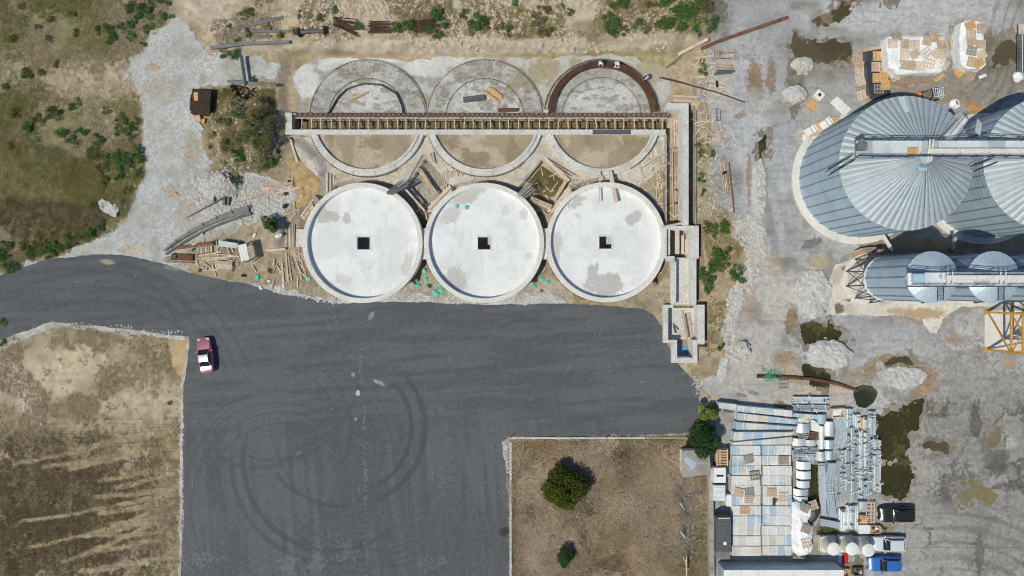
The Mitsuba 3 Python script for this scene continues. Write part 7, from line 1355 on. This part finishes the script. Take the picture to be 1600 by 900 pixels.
part(fl, 'chassis', mv(bbox(1.9, 1.0, .55, .08), (0, 0, .3)), 'mat_steel_grey', False, to); part(fl, 'counterweight', mv(bbox(.6, 1.05, .8, .12), (.95, 0, .3)), 'mat_white', False, to)
part(fl, 'seat', mv(bbox(.45, .5, .3, .06), (.2, 0, .85)), 'mat_black', False, to)
for k in range(6): part(fl, 'roof_bar', box(.07, .95, .06, (-.45 + .22 * k, 0, 1.95)), 'mat_galvanised_pale', False, to)
for s in (-1, 1):
    part(fl, 'roof_rail', box(1.3, .07, .07, (.1, s * .47, 1.94)), 'mat_galvanised_pale', False, to)
    for x in (-.5, .7): part(fl, 'post', bar((x, s * .47, .8), (x * .9, s * .47, 1.95), .07), 'mat_trim', False, to)
    part(fl, 'fork', bar((-1.0, s * .28, .15), (-2.0, s * .28, .12), .14, .06), 'mat_orange', False, to)
    part(fl, 'mast_rail', box(.12, .1, 2.0, (-.95, s * .32, .1)), 'mat_orange', False, to)
    for x in (-.6, .75): part(fl, 'wheel', mv(trimesh.creation.cylinder(.3, .24, sections=18), (x, s * .5, .3), 0, 90), 'mat_rubber', 40, to)
part(fl, 'load_guard', bbox(.5, 1.1, .4, .1), 'mat_orange', False, T().translate([c[0], c[1], .03]).rotate([0, 0, 1], 8.).translate([-1.35, 0.05, .3]))

# ---------------------------------------------------------------- workers on the foundation
import manifold3d as m3
mat('skin', (.42, .26, .18), .6); mat('cloth_dark', (.03, .035, .05), .9); mat('cloth_light', (.62, .64, .68), .9); mat('cloth_blue', (.10, .16, .32), .9); mat('helmet', (.72, .72, .70), .4); mat('hair', (.03, .02, .015), .8)
def person(px, py, face, z0, label, topm, pantm, helmet=True, bend=25):
    """a worker bending slightly over the work; joints first, then one skin over all bones"""
    J = dict(hip=(0, 0, .92), chest=(.10 + .35 * math.sin(math.radians(bend)), 0, .92 + .48 * math.cos(math.radians(bend))))
    hx, _, hz = J['chest']; nk = (hx + .09, 0, hz + .1); hd = (hx + .17, 0, hz + .24)
    def sp(c, r): return m3.Manifold.sphere(r, 14).translate([float(x) for x in c])
    def bone(a, b, ra, rb): return m3.Manifold.batch_hull([sp(a, ra), sp(b, rb)])
    legs, body, arms, head = [], [], [], []
    for s in (-1, 1):
        kn, an, to_ = (.08, s * .13, .5), (-.02 + .1 * s, s * .14, .09), (.13 + .1 * s, s * .15, .05)
        legs += [bone((0, s * .1, .9), kn, .1, .07), bone(kn, an, .07, .05)]
        arms_s = (hx, s * .2, hz - .02); el = (hx + .16, s * .27, hz - .26); wr_ = (hx + .36, s * .2, hz - .38)
        body += [bone(arms_s, el, .065, .05)]; arms += [bone(el, wr_, .05, .035), bone(wr_, (hx + .44, s * .18, hz - .41), .045, .03)]
        for k in range(5):
            o = s * (.18 + .018 * (k - 2)); e = .07 - .008 * abs(k - 2) if k < 4 else .03
            arms.append(bone((hx + .43, o, hz - .41), (hx + .44 + e, o + (s * -.03 if k == 4 else 0), hz - .45), .011, .008))
    body += [m3.Manifold.batch_hull([sp((0, .09, .92), .1), sp((0, -.09, .92), .1), sp((hx, .14, hz), .11), sp((hx, -.14, hz), .11)])]
    head += [bone(nk, hd, .055, .06), m3.Manifold.batch_hull([sp(hd, .105), sp((hd[0] + .05, 0, hd[2] - .08), .06)]), sp((hd[0] + .115, 0, hd[2] - .02), .018), sp((hd[0], .1, hd[2] - .02), .025), sp((hd[0], -.1, hd[2] - .02), .025)]
    def fuse(l):
        m = m3.Manifold.batch_boolean(l, m3.OpType.Add); g = m.to_mesh(); return trimesh.Trimesh(g.vert_properties[:, :3], g.tri_verts)
    t = thing('person', label, 'person'); c = W(px, py, z0 + 1); to = TR((c[0], c[1], z0), face)
    add(t, fuse(legs + body + arms + head), 'mat_skin', 40, to)
    grow = lambda l, d: fuse([x.minkowski_sum(m3.Manifold.sphere(d, 6)) for x in l])
    part(t, 'trousers', grow(legs, .015), 'mat_' + pantm, 40, to); part(t, 'shirt', grow(body, .02), 'mat_' + topm, 40, to)
    for s in (-1, 1): part(t, 'shoe', mv(bbox(.28, .11, .1, .03), (.05 + .1 * s, s * .145, 0)), 'mat_black', False, to)
    part(t, 'eyes', cat([mv(trimesh.creation.icosphere(1, .014), (hd[0] + .098, y, hd[2] + .015)) for y in (-.035, .035)]), 'mat_black', False, to); part(t, 'mouth', box(.01, .05, .012, (hd[0] + .105, 0, hd[2] - .075)), 'mat_hair', False, to)
    if helmet: part(t, 'helmet', mv(revolve([(.165, 0), (.135, .012), (.125, .07), (.08, .12), (0, .135)], 24), (hd[0] - .005, 0, hd[2] + .03)), 'mat_helmet', 40, to)
    else: part(t, 'hair', mv(revolve([(.11, 0), (.112, .05), (.07, .1), (0, .115)], 20), (hd[0] - .015, 0, hd[2] + .005)), 'mat_hair', 40, to)
person(938, 96, -80, -.6, 'worker in white helmet bending at the top of the rebar ring, left of three', 'cloth_light', 'cloth_dark')
person(943, 95.5, -120, -.6, 'worker in dark shirt standing close to the helmeted worker above the rebar ring', 'cloth_dark', 'cloth_dark', False, 15)
person(963, 97, -70, -.6, 'worker in white helmet right of the pair above the rebar ring', 'cloth_light', 'cloth_dark', True, 30)
person(1013, 119, 200, -.6, 'worker in pale blue shirt at the right flank of the rebar ring', 'cloth_light', 'cloth_blue', False, 30)
thing('white_batten', 'thin white batten lying on the rebar ring below the workers', 'batten', None, plank(959, 104.5, 969, 105, 1.4, .25, 'x', .08), 'mat_white')
for k in [k for k in labels if not labels[k]]: del labels[k]
